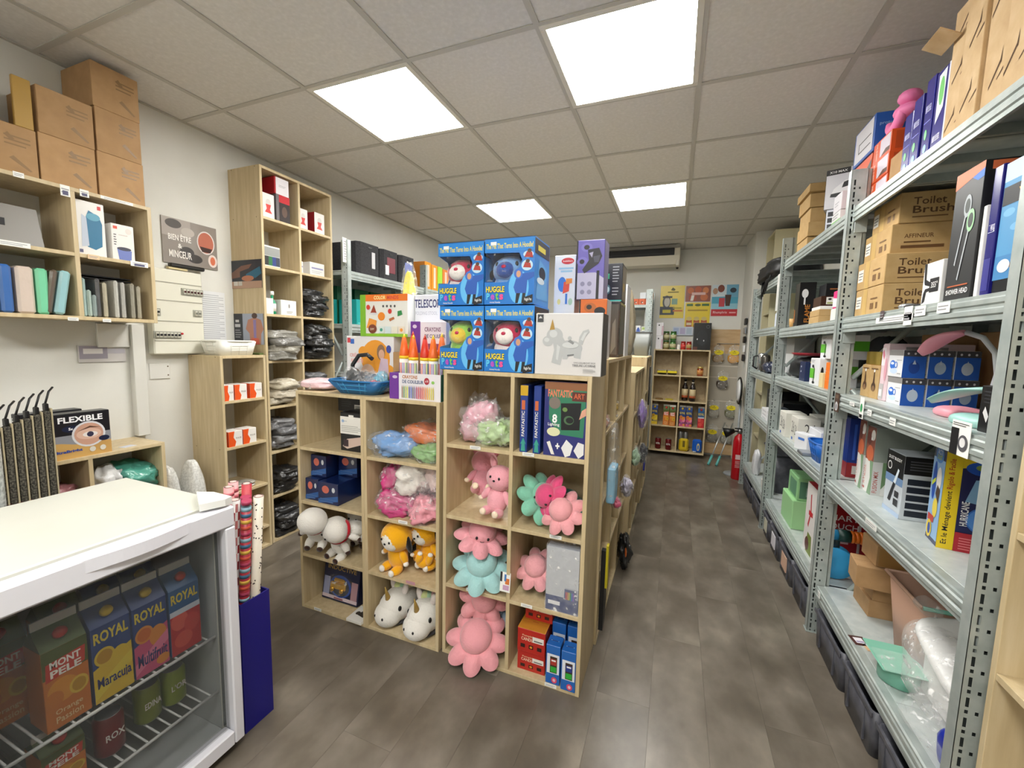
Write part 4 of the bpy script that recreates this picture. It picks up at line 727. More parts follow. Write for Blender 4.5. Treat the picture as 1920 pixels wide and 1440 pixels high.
poster(2.754, 1.765, 3.044, 2.147, mat('#c9d6dc', .3), [('r', 0, .22, 1, .5, '#8fc4d4'), ('r', 0, .4, 1, .62, '#4aa0bc'), ('r', .55, .6, 1, 1, '#6aa4c0'), ('r', 0, 0, 1, .22, '#b8202a'), ('t', 'Rhumphrix', .08, .06, .62, .16, '#f0dede', 0, -.005), ('r', .7, .09, .95, .13, '#e0a8a8'), ('e', .34, .88, .13, .12, '#7a3a26'), ('e', .12, .8, .1, .1, '#b08a70'), ('e', .8, .82, .12, .08, '#26303c'), ('r', .28, .3, .5, .58, '#b83a44'), ('p', [(.54, .32), (.7, .32), (.74, .68), (.5, .68)], '#4a2a1c')], 'white and blue beach poster with a red band')
# air conditioner
T = thing('air_conditioner', 'long white ceiling air conditioner with a dark outlet slot', 'air conditioner', (1.83, 3.98, 2.37)); AC = mat('#dcd6c6', .4)
k = MB(); k.prism([(-.14, .20), (-.16, .10), (-.12, .0), (.0, -.015), (.17, .02), (.17, .225), (-.10, .225)], 0, -.52, .52, AC); k.build('body', T)
k = MB(); k.box(-.47, -.163, .10, .46, -.140, .185, mat('#0d0d0f', .5), .004); k.build('outlet_slot', T); k = MB(); k.box(-.52, -.17, .19, .52, -.13, .228, mat('#8e8c88', .4), .006); k.build('top_grille', T)
k = MB(); k.box(.48, -.14, -.02, .525, .05, .2, AC, .01); k.build('end_cap', T); k = MB(); k.lathe([(0, -.03), (.012, -.028), (.016, -.01), (.012, .004), (0, .004)], BLACK, 12, (.5, .0, -.01)); k.build('drain_plug', T); k = MB(); k.box(-.4, -.168, .125, .4, -.160, .132, mat('#2a2a2c', .5)); k.build('louvre', T)
# slat board with hanging bags
T = thing('display_board', 'pine board with clear pegs beside the juice shelf', 'board', (2.965, 4.135, 0)); k = MB(); k.box(-.20, -.012, .03, .215, .012, 1.60, PLY, .002); k.build('board', T); k = MB(); k.box(-.195, -.0145, .17, .17, -.0122, 1.30, mat('#a9a294', .5), .001); k.build('grey_panel', T)
for z in (.35, .70, 1.0, 1.14): k = MB(); k.box(-.20, -.0155, z, .2, -.0125, z + .012, mat('#c9c2b4', .4)); k.build('slat_groove', T)
k = MB(); k.box(-.19, -.03, .03, .2, -.012, .16, PLY, .002); k.build('kick_panel', T); k = MB(); k.tube([(-.12, -.03, 1.425), (.12, -.03, 1.425)], .004, mat('#a8abab', .3, .7), 6); k.build('peg_rail', T)
for i, (x, z, c, lab) in enumerate([(2.87, 1.19, '#8a6a3a', 'clear snack bag with yellow label, top row left on the pine board'), (3.04, 1.19, '#c9902a', 'clear snack bag with amber contents, top row right on the pine board'), (2.935, .87, '#3a2a1c', 'clear snack bag with dark contents, alone in the second row'), (2.86, .50, '#8a8478', 'clear snack bag with yellow label, third row left'), (3.05, .51, '#6a6a4a', 'clear snack bag with yellow label, third row right'), (2.86, .19, '#6a645a', 'clear snack bag with yellow label, bottom row left'), (3.02, .185, '#8d8a7c', 'clear snack bag with yellow label, bottom row right')]):
    T = thing('snack_bag', lab, 'snack bag', (x, 4.095, z), 0, 'snack bags on the pine board'); k = MB(); k.ell((0, 0, .055), (.066, .022, .058), mat(c, .5), 16, 10, None, .012, 20, .7); k.build('contents', T)
    k = MB(); k.ell((0, 0, .10), (.072, .026, .115), film('#f4f4ee', .4), 18, 12, None, .02, 14, .75); k.build('plastic_bag', T); k = MB(); k.prism([(.052 * math.cos(2 * PI * q / 20), .125 + .030 * math.sin(2 * PI * q / 20)) for q in range(20)], 1, -.0295, -.0275, mat('#e0cc1e', .4)); k.build('label', T)
    k = MB(); k.tube([(0, .02, .225), (0, -.02, .225), (0, -.02, .21)], .003, mat('#b0b0b0', .3, .6), 6); k.build('peg', T)
    k = MB(); art(k, (-.05, -.0296, .095), (.1, 0, 0), (0, 0, .06), [('p', [(.4, .7), (.5, .9), (.62, .7)], '#6a6414'), ('r', .3, .42, .7, .52, '#6a6414')]); k.build('label_print', T, raw=True)['kind'] = 'stuff'
# things on the back shelf
def jar(x, y, z, r, h_, body, lid, lab, g=None, lbl=None, cat='jar'):
    T = thing('jar', lab, cat, (x, y, z), 0, g); k = MB(); k.lathe([(0, 0), (r * .92, 0), (r, .006), (r, h_ * .74), (r * .86, h_ * .82), (0, h_ * .82)], body, 18); k.build('glass', T); k = MB(); k.lathe([(0, h_ * .8), (r * .92, h_ * .8), (r * .92, h_), (0, h_)], lid, 18); k.build('lid', T)
    if lbl: k = MB(); k.lathe([(r * 1.012, h_ * .18), (r * 1.012, h_ * .62)], lbl, 18); k.build('label', T)
BZ = 1.34
for i in range(2): carton('product_box', 'white box with a black dot and pink side, ' + ['lower', 'upper'][i] + ' one on the back shelf', 'box', 2.135, 3.87, BZ + .165 * i, 2.215, 3.97, BZ + .163 + .165 * i, mat('#e2dfe2', .4), {'F': [('e', .35, .8, .1, .06, '#15151a'), ('r', .75, .05, 1, .75, '#c9a9b4')]})
for i, (x, z, c) in enumerate([(2.255, BZ, '#7a6a3a'), (2.335, BZ, '#4a7a3a'), (2.255, BZ + .112, '#6a6444'), (2.335, BZ + .112, '#3f7a34')]): jar(x, 3.92, z, .036, .11, mat(c, .12, 0, .8), mat('#2f5a28', .3), ['olive jar bottom left of the four green jars', 'green jar bottom right of the four', 'olive jar top left of the four green jars', 'green jar top right of the four'][i], 'green jars on the back shelf', mat('#b9b48a', .5))
for i, x in enumerate((2.455, 2.52)): jar(x, 3.91, BZ, .03, .1, mat('#a8281e', .15, 0, .7), mat('#8d1a14', .3), ['red preserve jar, left of two on the back shelf', 'red preserve jar with tan label, right of two'][i], 'red jars on the back shelf', mat(['#c8403a', '#b89a5a'][i], .5))
carton('product_box', 'white stack of small packets on the back shelf', 'box', 2.385, 3.9, BZ, 2.415, 3.98, BZ + .06, mat('#e6e4dc', .5))
carton('product_box', 'large black helmet box standing on the back shelf', 'box', 2.565, 3.88, BZ, 2.755, 4.08, BZ + .325, mat('#121315', .3), {'F': [('e', .5, .45, .32, .3, '#1f2124'), ('e', .8, .86, .1, .06, '#5a5d60'), ('e', .8, .86, .08, .045, '#121315'), ('p', [(.3, .3), (.5, .15), (.7, .3), (.5, .4)], '#26282c'), ('e', .22, .4, .03, .03, '#d8d8da'), ('e', .6, .35, .03, .03, '#c8c8ca'), ('r', 0, 0, .25, .12, '#5a2a20')]})
b = MB(); b.box(-.12, -.001, 0, .12, .001, .11, mat('#c3cad8', .3)); a = MB(); art(a, (-.12, -.001, 0), (.24, 0, 0), (0, 0, .11), [('r', .05 + .32 * q, .15, .3 + .32 * q, .85, ['#9fb0d0', '#b0a8c8', '#a8b8c8'][q]) for q in range(3)]); o = b.build('price_sheet', None, (2.44, 4.13, 1.52)); tag(o, 'pale blue sheet of small pictures above the red jars', 'sheet'); a.build('printed_artwork', o, raw=True)['kind'] = 'stuff'
BT = [.05 + .016, .375, .695, 1.015]     # tops of the back shelf boards
BT = [.067, .3845, .703, 1.0215]
def tinypack(x, z, lab):
    T = thing('snack_tub', lab, 'tub', (x, 3.95, z), 0, 'snack tubs on the back shelf'); k = MB(); k.lathe([(0, 0), (.05, 0), (.062, .05), (0, .05)], mat('#2a2a20', .4), 20); k.build('tub', T); k = MB(); k.lathe([(0, .05), (.064, .05), (.064, .058), (0, .062)], film('#f0f0e8', .4), 20); k.build('lid', T); k = MB(); k.box(-.055, -.0655, .022, .055, -.058, .05, mat('#e0cc1e', .4), .003); k.build('label', T)
tinypack(2.225, BT[3], 'black tub with yellow label, left in the top row of the back shelf'); tinypack(2.345, BT[3], 'black tub with yellow label, right in the top row of the back shelf')
jar(2.665, 3.93, BT[3], .036, .115, mat('#8a3a1a', .12, 0, .8), mat('#c9b06a', .3, .5), 'amber preserve jar alone in the top right cell of the back shelf', None, mat('#c98a4a', .5))
for i, x in enumerate((2.508, 2.595)):
    T = thing('bottle', ['dark syrup bottle, left of the pair on the back shelf', 'dark syrup bottle, right of the pair on the back shelf'][i], 'bottle', (x, 3.95 - .04 * i, BT[2])); k = MB(); k.lathe([(0, 0), (.033, 0), (.036, .008), (.036, .155), (.028, .19), (.014, .215), (.013, .262), (0, .262)], mat('#1a0c08', .12, 0, .6), 20); k.build('glass', T); k = MB(); k.lathe([(0, .25), (.0155, .25), (.0155, .275), (0, .275)], BLACK, 14); k.build('cap', T); k = MB(); k.lathe([(.0366, .04), (.0366, .15)], mat('#c8b48a', .5), 20); k.build('label', T); k = MB(); k.lathe([(.0372, .04), (.0372, .07)], mat('#a8522a', .5), 20); k.lathe([(.0145, .225), (.0145, .24)], mat('#c8c0b0', .5), 14); k.build('label_band', T)['kind'] = 'stuff'
for i, x in enumerate((2.21, 2.33)):
    b = MB(); b.ell((0, 0, .006), (.05, .06, .008), [mat('#8a6a3a', .4), mat('#c9b83a', .4)][i], 16, 6, None, .004, 20, .7); o = b.build('snack_packet', None, (x, 3.93, BT[2])); tag(o, ['flat brown packet lying on the back shelf', 'flat yellow packet lying on the back shelf'][i], 'packet')
    for v in o.data.vertices: v.co.z = max(v.co.z, 0)
def juice(x, y, z, kind, lab, w_=.072, h_=.235, g=None, rz=0, cap=True):
    """gable-top juice carton: body, gable, fin, screw cap, print"""
    body, gab, prn = kind; T = thing('juice_carton', lab, 'juice carton', (x, y, z), rz, g); hb = h_ * .76; q = w_ / 2
    k = MB(); k.box(-q, -q, 0, q, q, hb, body, .001); k.build('body', T)
    k = MB(); zt = h_ * .93; k.add([(-q, -q, hb), (q, -q, hb), (q, q, hb), (-q, q, hb), (-q, 0, zt), (q, 0, zt)], [(0, 1, 5, 4), (2, 3, 4, 5), (1, 2, 5), (3, 0, 4)], gab); k.build('gable', T)
    k = MB(); k.box(-q, -.0025, zt - .003, q, .0025, h_, mat('#c9c6bd', .4)); k.build('top_fin', T)
    if cap: k = MB(); k.lathe([(0, 0), (.013, 0), (.013, .012), (0, .014)], mat(prn[0], .35), 16); k.xf(Matrix.Translation((0, -q * .52, hb + (zt - hb) * .48)) @ Matrix.Rotation(math.atan2(zt - hb, q) , 4, 'X')); k.build('cap', T)
    a = MB(); art(a, (-q, -q, 0), (w_, 0, 0), (0, 0, hb), prn[1])
    a.build('printed_artwork', T, raw=True)['kind'] = 'stuff'
    return T
def royal(txt, c1, c2, f1, f2): return [('p', [(0, 0), (1, 0), (1, .62), (0, .45)], c1), ('t', 'ROYAL', .06, .78, .94, .93, '#d8c040', 0, .03), ('e', .3, .58, .26, .12, f1), ('e', .3, .58, .2, .09, f2), ('e', .7, .48, .26, .15, f1), ('p', [(0, .04), (1, .34), (1, .5), (0, .2)], c2), ('t', txt, .08, .14, .95, .32, '#1f2a6a', 0, .02), ('e', .8, .1, .2, .07, f1)]
NV = mat('#223f7a', .35)
JK = {'maracuja': (NV, NV, ('#c9a81c', royal('Maracuja', '#d8b52a', '#e0c83c', '#d9b830', '#b98a1c'))), 'multi': (NV, NV, ('#c9a81c', royal('Multifruit', '#c8507a', '#e07a9a', '#d98a3a', '#c86a2a'))), 'red': (mat('#2a5a8a', .35), mat('#2a5a8a', .35), ('#b9301c', [('r', 0, 0, 1, .6, '#b8242a'), ('t', 'ROYAL', .06, .78, .94, .93, '#d8c040', 0, .03), ('e', .3, .5, .28, .14, '#d8564a'), ('e', .7, .4, .26, .14, '#c83a38'), ('e', .4, .2, .3, .12, '#d24a40'), ('r', 0, .6, 1, .68, '#c8d0dc')])),
      'mont': (mat('#c8742a', .4), mat('#4a5a24', .4), ('#b8281c', [('r', 0, .66, 1, 1, '#4f5a22'), ('p', [(.05, .62), (.92, .68), (.95, .88), (.08, .84)], '#c43424'), ('t', 'MONT', .16, .76, .84, .85, '#f2ece0', 0, .03), ('t', 'PELE', .16, .65, .84, .74, '#f2ece0', 0, .03), ('e', .4, .46, .34, .15, '#d9902c'), ('e', .75, .42, .22, .11, '#d8b23a'), ('e', .75, .42, .16, .08, '#b98a1c'), ('e', .2, .38, .2, .1, '#c9782a'), ('t', 'Orange', .2, .16, .8, .24, '#e8c890', 0, .01), ('t', 'Passion', .2, .07, .8, .15, '#e8c890', 0, .01)]))}
for i, (x, k_, lab) in enumerate([(2.168, 'maracuja', 'yellow juice carton at the left end of the back shelf juice row'), (2.305, 'mont', 'orange juice carton, left of the two orange ones'), (2.38, 'mont', 'orange juice carton with red cap, right of the two orange ones'), (2.495, 'multi', 'pink juice carton, left of the two pink ones'), (2.572, 'multi', 'pink juice carton, right of the two pink ones'), (2.708, 'red', 'red and blue juice carton at the right end of the juice row')]): juice(x, 3.925 - (.03 if i == 2 else 0), BT[1], JK[k_], lab, .07, .258, 'juice cartons on the back shelf')
def can(x, y, z, c, lab, g=None, h_=.122, r=.031, txt=None):
    T = thing('drink_can', lab, 'can', (x, y, z), 0, g); k = MB(); k.lathe([(0, 0), (r * .8, 0), (r, .008), (r, h_ - .012), (r * .82, h_ - .002), (r * .80, h_), (r * .76, h_ - .004), (0, h_ - .004)], c, 22); k.build('body', T); k = MB(); k.lathe([(0, h_ - .0035), (r * .78, h_ - .0035), (r * .8, h_ + .0005), (r * .84, h_ - .001)], mat('#c9ccce', .25, .8), 22); k.build('lid', T)
    if txt: a = MB(); art(a, (-r * .8, -r - .0002, 0), (r * 1.6, 0, 0), (0, 0, h_), [('t', txt, .1, .45, .9, .62, '#e8e0d8', 0, .02)], 0); a.build('printed_artwork', T, raw=True)['kind'] = 'stuff'
    return T
can(2.228, 3.92, BT[0], mat('#6a1418', .25, .3), 'dark red can, left of two at the bottom of the back shelf', 'red cans on the back shelf', .14, .036, 'ROYAL'); can(2.352, 3.91, BT[0], mat('#6a1418', .25, .3), 'dark red can, right of two at the bottom of the back shelf', 'red cans on the back shelf', .14, .036, 'ROYAL')
carton('snack_pouch', 'yellow pouch at the bottom of the back shelf', 'pouch', 2.475, 3.89, BT[0], 2.588, 3.95, BT[0] + .16, mat('#c9ac14', .4), {'F': [('r', .38, .35, .62, .85, '#6a5a10'), ('r', .15, .1, .85, .2, '#a8900e')]}, flaps=False, ch=.02); carton('snack_pouch', 'blue pouch at the bottom of the back shelf', 'pouch', 2.632, 3.89, BT[0], 2.738, 3.95, BT[0] + .165, mat('#0f56b8', .35), {'F': [('e', .62, .45, .16, .28, '#d8c27a'), ('e', .62, .42, .09, .18, '#2a6ac0'), ('r', .1, .05, .4, .12, '#c8d4e8')]}, flaps=False, ch=.02)
for i, x in enumerate((2.49, 2.55)): can(x, 4.0, BT[0], mat('#a8aaac', .25, .6), ['silver can behind the yellow pouch, left', 'silver can behind the yellow pouch, right'][i], 'silver cans on the back shelf', .235, .028)
# back rack contents
for i, (x, z, c, lab) in enumerate([(1.88, 1.87, '#d9602a', 'orange box on the back rack, lower left'), (1.955, 1.87, '#d9602a', 'orange box on the back rack, lower middle'), (2.03, 1.87, '#d9602a', 'orange box on the back rack, lower right'), (2.045, 1.946, '#d9602a', 'orange box on the back rack, upper right'), (1.965, 1.946, '#dfe3e8', 'white box on the back rack on top of the orange ones')]): carton('small_box', lab, 'box', x - .036, 3.70, z, x + .036, 3.80, z + .074, mat(c, .4), {'F': [('e', .5, .45, .2, .22, '#8a3a1c'), ('e', .6, .4, .1, .1, '#e8d8c8')]} if c != '#dfe3e8' else None)
carton('product_box', 'blue and white packet on the back rack', 'box', 1.90, 3.70, 1.42, 1.955, 3.76, 1.62, mat('#e0e2e6', .4), {'F': [('e', .5, .5, .45, .4, '#3a5aa8'), ('e', .7, .3, .2, .1, '#d8a8a0')]}); carton('product_box', 'green white picture box on the back rack', 'box', 1.965, 3.70, 1.42, 2.03, 3.76, 1.61, mat('#d9dccc', .4), {'F': [('r', .1, .55, .9, .7, '#5a6a8a'), ('p', [(.1, .05), (.9, .05), (.7, .4), (.3, .35)], '#7a6a4a'), ('r', .1, .8, .6, .95, '#a8c06a')]})
carton('product_box', 'clear and beige packet standing high on the back rack', 'box', 1.985, 3.78, 1.42, 2.04, 3.84, 1.80, mat('#a8a69c', .3), {'F': [('r', .05, .05, .95, .5, '#d0c8b0'), ('r', .1, .2, .9, .3, '#55584a')]})
T = thing('waste_bin', 'grey tapering plastic bin standing on the far island shelf', 'bin', (2.06, 2.62, 1.28)); k = MB(); tub(k, .06, .07, .085, .095, .225, mat('#7d817f', .4), .004, 5, .02); k.build('tub', T); k = MB(); k.box(-.09, -.1, .222, .09, .1, .23, mat('#55585a', .4), .003); k.build('lid', T)
# extinguisher and handles
T = thing('fire_extinguisher', 'red fire extinguisher on the floor by the far rack post', 'fire extinguisher', (3.045, 3.2, 0)); k = MB(); k.lathe([(0, 0), (.052, 0), (.056, .008), (.056, .40), (.045, .45), (.02, .475), (.018, .49), (0, .49)], mat('#b3101c', .25), 24); k.build('cylinder', T)
k = MB(); k.box(-.05, -.012, .50, .03, .012, .515, BLACK, .003); k.box(-.05, -.012, .53, .02, .012, .542, BLACK, .003); k.lathe([(0, .485), (.02, .485), (.02, .53), (0, .53)], mat('#8a8a88', .3, .7), 12); k.build('valve', T); k = MB(); k.lathe([(0, 0), (.02, 0), (.055, .10), (.05, .10), (.0, .01)], BLACK, 18); k.xf(Matrix.Translation((-.09, -.01, .50)) @ Matrix.Rotation(-1.9, 4, 'Y') @ Matrix.Translation((0, 0, -.04))); k.build('horn', T)
a = MB(); art(a, (-.04, -.0565, .12), (.08, 0, 0), (0, 0, .2), [('r', .1, .5, .9, .75, '#d8b8b8'), ('l', .1, .05, .9, .45, 5, '#d0a8a8')], 0); a.build('label', T, raw=True)['kind'] = 'stuff'
for i in range(2):
    T = thing('mop_handle', ['mint tipped silver handle leaning by the extinguisher, left one', 'mint tipped silver handle leaning by the extinguisher, right one'][i], 'handle', (2.80 + .085 * i, 3.6, 0), 0, 'mint tipped handles by the extinguisher'); d = Vector((.22, .45, .55)).normalized(); k = MB(); k.tube([d * .12, d * .62], .008, mat('#b9bcbc', .3, .8), 10); k.build('pole', T); k = MB(); k.tube([(0, 0, .012), d * .14], .014, mat('#5aa8a4', .45), 12); k.build('grip', T)

# ------------------------------------------------------------------ plush toys
def rot(o, rx=0, ry=0, rz=0): o.rotation_euler = (rx, ry, rz); return o
def octopus(lab, loc, R, top, under, r3=(0, 0, 0), eyes=True, n=96, droop=.35, g='reversible octopus plush toys'):
    T = thing('octopus_plush', lab, 'plush toy', loc, 0, g); T.rotation_euler = r3; ft, fu = fuzzy(top), fuzzy(under)
    def lobe(a): return (abs(math.cos(4 * a))) ** .8
    k = MB(); rows = []
    for i in range(12):                                     # head dome down to the waist
        t = PI / 2 * i / 11 * 1.18; rows.append([(R * .72 * math.sin(t) * math.cos(2 * PI * j / n), R * .72 * math.sin(t) * math.sin(2 * PI * j / n), R * .34 + R * .58 * math.cos(t)) for j in range(n)])
    vs = sum(rows, []); q = len(rows)
    k.add(vs, [[i * n + j, i * n + (j + 1) % n, (i + 1) * n + (j + 1) % n, (i + 1) * n + j] for i in range(q - 1) for j in range(n)], ft, True); k.build('head', T)
    def skirt(m, up, nm):
        k = MB(); rows = []
        for i in range(12):
            t = i / 11; r_ = []
            for j in range(n):
                a = 2 * PI * j / n; l = lobe(a); ro = R * (.66 + (.38 + .42 * l) * t); puff = math.sin(PI * min(1, t * 1.0)) ** .7 * (.06 + .10 * l) * R if 0 < t < 1 else 0
                z = R * .22 * (1 - t) - droop * R * .3 * t * t + (puff if up else -puff * .9); r_.append((ro * math.cos(a), ro * math.sin(a), z))
            rows.append(r_)
        vs = sum(rows, []); q = len(rows)
        k.add(vs, [[i * n + j, i * n + (j + 1) % n, (i + 1) * n + (j + 1) % n, (i + 1) * n + j] for i in range(q - 1) for j in range(n)], m, True)
        if not up: k.add(rows[0], [list(range(n))], m)
        return k.build(nm, T)
    skirt(ft, True, 'tentacles'); skirt(fu, False, 'underside')['label'] = 'underside in the second colour'
    if eyes:
        for s in (-1, 1):
            k = MB(); a = -PI / 2 + .42 * s; k.ell((R * .71 * math.cos(a), R * .71 * math.sin(a), R * .44), (R * .07, R * .07, R * .09), BLACK, 12, 8); k.build('eye', T)
        k = MB(); k.tube([(R * .09 * math.cos(x), -R * .735, R * .34 + R * .06 * math.sin(x)) for x in [PI + PI * i / 6 for i in range(7)]], R * .012, BLACK, 5); k.build('mouth', T)
    return T
def plush(lab, loc, s, c, r3=(0, 0, 0), ear=None, earlen=.5, tip=None, muzzle=None, scarf=None, head=1.0, noear=False, g=None, face=True):
    """generic sitting animal plush: head, body, ears, arms, legs, optional scarf and muzzle"""
    T = thing('plush_toy', lab, 'plush toy', loc, 0, g); T.rotation_euler = r3; f = fuzzy(c); e = fuzzy(ear or c); tp = fuzzy(tip or c)
    def P(nm, *el, m=f, n=18, k_=12): 
        k = MB()
        for cc, rr, rt in el: k.ell([x * s for x in cc], [x * s for x in rr], m, n, k_, rt, .012 * s, 14 / s * .3)
        return k.build(nm, T)
    P('body', ((0, 0, .36), (.27, .24, .36), None)); hz = .92
    P('head', ((0, -.03, hz), (.36 * head, .33 * head, .32 * head), None), n=24, k_=16)
    for d in (-1, 1):
        if not noear: P('ear', ((d * .27 * head, 0, hz + .22 + earlen * .18), (.09, .06, .08 + earlen * .22), RY(d * (.45 if earlen < 1 else 1.9))) if earlen < 1.2 else ((d * .38, -.02, hz - .04), (.10, .07, .26), RY(-d * .45)), m=e)
        P('arm', ((d * .30, -.08, .48), (.09, .10, .20), RY(-d * .55)))
        P('leg', ((d * .17, -.20, .10), (.12, .20, .11), None))
        P('paw', ((d * .17, -.38, .11), (.085, .06, .085), None), m=tp); P('paw', ((d * .41, -.11, .34), (.07, .07, .06), None), m=tp)
        if face: k = MB(); k.ell((d * .12 * s * head, -.355 * s * head, (hz + .05) * s), (.028 * s, .02 * s, .034 * s), BLACK, 10, 6); k.build('eye', T)
    if muzzle: P('muzzle', ((0, -.22 * head, hz - .02), (.25 * head, .145 * head, .22 * head), None), m=fuzzy(muzzle))
    if face: k = MB(); k.ell((0, -.372 * s * head, (hz - .03) * s), (.035 * s, .02 * s, .025 * s), BLACK, 10, 6); k.build('nose', T)
    if scarf: k = MB(); k.tube([(.25 * s * math.cos(2 * PI * i / 20), .23 * s * math.sin(2 * PI * i / 20), .655 * s) for i in range(21)], .055 * s, fuzzy(scarf), 8, False); k.build('scarf', T)
    return T
# --- tall octopus shelf: rows at RZ, left cell 1.50..1.78, right cell 1.80..2.08
RZ_ = [.016, .3275, .639, .9505]
lump('frosted_bag', 'frosted plastic bag with pink contents, top left cell', 'bag', (1.60, -.02, RZ_[3]), (.07, .08, .085), shiny('#d9a5b4', .5), .3, .35, 10, .75, 3, None, .3, ('#f2f2f2', .35))
lump('frosted_bag', 'frosted plastic bag with pale green contents, top left cell', 'bag', (1.695, -.06, RZ_[3]), (.072, .07, .05), shiny('#b7d69a', .5), -.3, .35, 10, .7, 5, None, -.2, ('#f2f2f2', .35))
def fspine(x0, x1, lab, yel):
    pr = {'F': [('t', 'FANTASTIC', .22, .24, .62, .62, '#e8e4dc', 1, .02), ('r', .2, .64, .65, .78, '#c8663a'), ('p', [(.2, .02), (.8, .02), (.7, .14), (.9, .12), (.5, .22), (.1, .12), (.3, .13)], '#3a9a8a')]}
    if yel: pr['F'].append(('r', 0, .85, 1, 1, '#c8a020'))
    carton('art_kit_box', lab, 'box', x0, -.128, RZ_[3], x1, .12, RZ_[3] + .265, mat('#1f3a86', .35), pr)
fspine(1.817, 1.848, 'navy art kit box with yellow spine top, leftmost in its cell', True); fspine(1.872, 1.902, 'navy art kit box seen by its spine, beside the large FANTASTIC box', False)
carton('art_kit_box', 'large FANTASTIC glow drawing kit box facing forward', 'box', 1.915, -.125, RZ_[3], 2.076, -.09, RZ_[3] + .285, mat('#27306e', .3),
       {'F': [('r', 0, .0, 1, 1, '#2a2f72'), ('p', [(.12, .5), (.35, .3), (.95, .28), (1, .92), (.1, .92)], '#2f7a5c'), ('r', .0, .9, 1, 1, '#8a5a3a'), ('t', 'FANTASTIC', .08, .80, .68, .9, '#d9795a', 0, .03), ('r', .66, .76, 1, .88, '#5a2a24'), ('t', 'ART', .70, .79, .95, .86, '#c8603a', 0, .02), ('p', [(.42, .36), (.86, .38), (.88, .74), (.4, .72)], '#16181c'), ('e', .6, .5, .12, .06, '#4a6a4a'), ('e', .62, .5, .09, .04, '#16181c'), ('e', .5, .64, .06, .03, '#6a8a4a'), ('p', [(.84, .52), (1, .58), (1, .68), (.9, .64)], '#d8a088'), ('e', .25, .72, .14, .08, '#7a7068'), ('t', '8', .20, .45, .32, .57, '#f2f2f2', 0, .03), ('t', 'Lighting', .10, .40, .38, .45, '#f2f2f2'), ('e', .24, .33, .16, .06, '#d8d8b0'), ('p', [(.08, .18), (.16, .2), (.28, .02), (.2, .02)], '#e6e2dc'), ('t', '+', .3, .1, .4, .18, '#f4f4f4', 0, .04), ('p', [(.44, .12), (.56, .24), (.72, .16), (.66, .03), (.54, .0)], '#e2e2e4'), ('p', [(.74, .1), (.84, .22), (.98, .2), (.98, .06), (.86, .0)], '#e2e2e4')]})
plush('pink rabbit plush leaning back, left in the second row cell', (1.59, .0, RZ_[2] + .05), .175, '#e29aa8', (-.7, .1, .4), tip='#efdcc0', g='pink rabbit plush toys', face=False)
plush('pink rabbit plush with a black stitched face, right in the second row cell', (1.695, -.075, RZ_[2] + .012), .17, '#eba6b2', (-.15, .08, -.1), tip='#f0dcc4', g='pink rabbit plush toys')
octopus('mint octopus plush lying at the back of the right cell', (1.885, -.03, RZ_[2] + .10), .078, '#7fc0a6', '#8fcab2', (.5, .9, 0), True)
octopus('hot pink octopus plush with red spots, middle of the right cell', (1.93, -.06, RZ_[2] + .12), .068, '#d8507e', '#a8304e', (.3, -1.15, .4))
octopus('pale pink octopus plush with blue underside, front of the right cell', (1.995, -.10, RZ_[2] + .085), .066, '#e8a2a8', '#3a5688', (.7, -.5, .2), False)
octopus('teal octopus plush in the shadow at the back of the right cell', (1.97, .075, RZ_[2] + .05), .07, '#3f8a78', '#2a5a80', (0, 0, .4), False)
octopus('pink octopus plush with black eyes, on top of the mint one', (1.62, -.045, RZ_[1] + .20), .085, '#e7a0aa', '#2f5080', (.35, .15, .45))
octopus('pale mint octopus plush drooping over the shelf edge', (1.635, -.07, RZ_[1] + .075), .093, '#a3cfd0', '#d9a0a0', (.5, .08, .2), False)
octopus('small pale pink octopus plush behind the silver wrapped kit', (1.875, -.03, RZ_[1] + .10), .068, '#e5a2a8', '#7f93ac', (.6, -.35, .3), False)
octopus('pink octopus plush crumpled above the big one in the bottom cell', (1.625, -.02, RZ_[0] + .20), .08, '#e6a0a6', '#8a9bae', (.9, .2, .3), False)
octopus('grey blue octopus plush wedged behind the pink ones, bottom cell', (1.66, .06, RZ_[0] + .10), .08, '#8b9db0', '#e0a0a8', (.4, -.5, 0), False)
octopus('big pink octopus plush spilling out of the bottom cell', (1.637, -.115, RZ_[0] + .075), .097, '#e9a0a8', '#31507c', (.55, .0, .2), False)
tagcard(0, 0, 0, .045, .08, PAPER, [('r', 0, .5, .2, 1, '#2a2a30'), ('r', .5, .4, .9, .7, '#d87a3a'), ('r', .4, .55, .6, .9, '#4a7ab8'), ('r', .3, .1, .9, .35, '#c8a0c0')], 'picture tag hanging from the mint octopus plush'); o = bpy.data.objects['price_tag.%03d' % (len([x for x in bpy.data.objects if x.name.startswith('price_tag')]) - 1)]; o.location = (1.775, -.147, RZ_[1] + .035); o.rotation_euler = (0, .12, PI / 2)
carton('wrapped_kit', 'silver film wrapped colouring kit leaning in the right cell', 'box', 1.945, -.13, RZ_[1], 2.075, -.085, RZ_[1] + .262, mat('#9da2ac', .25), {'F': [('r', 0, 0, 1, .24, '#33406e'), ('p', [(0, .24), (.55, .24), (.6, .4), (1, .4), (1, 1), (0, 1)], '#b3b6bc'), ('r', .58, .2, .95, .38, '#3a4674')] + [('r', .62 + .045 * q, .22, .645 + .045 * q, .34, ['#c84a3a', '#d88a2a', '#d8c83a', '#4a9a4a', '#3a6ac0', '#8a4ab0'][q]) for q in range(6)] + [('r', .08, .1, .45, .16, '#d8d8dc')]}, rz=0)
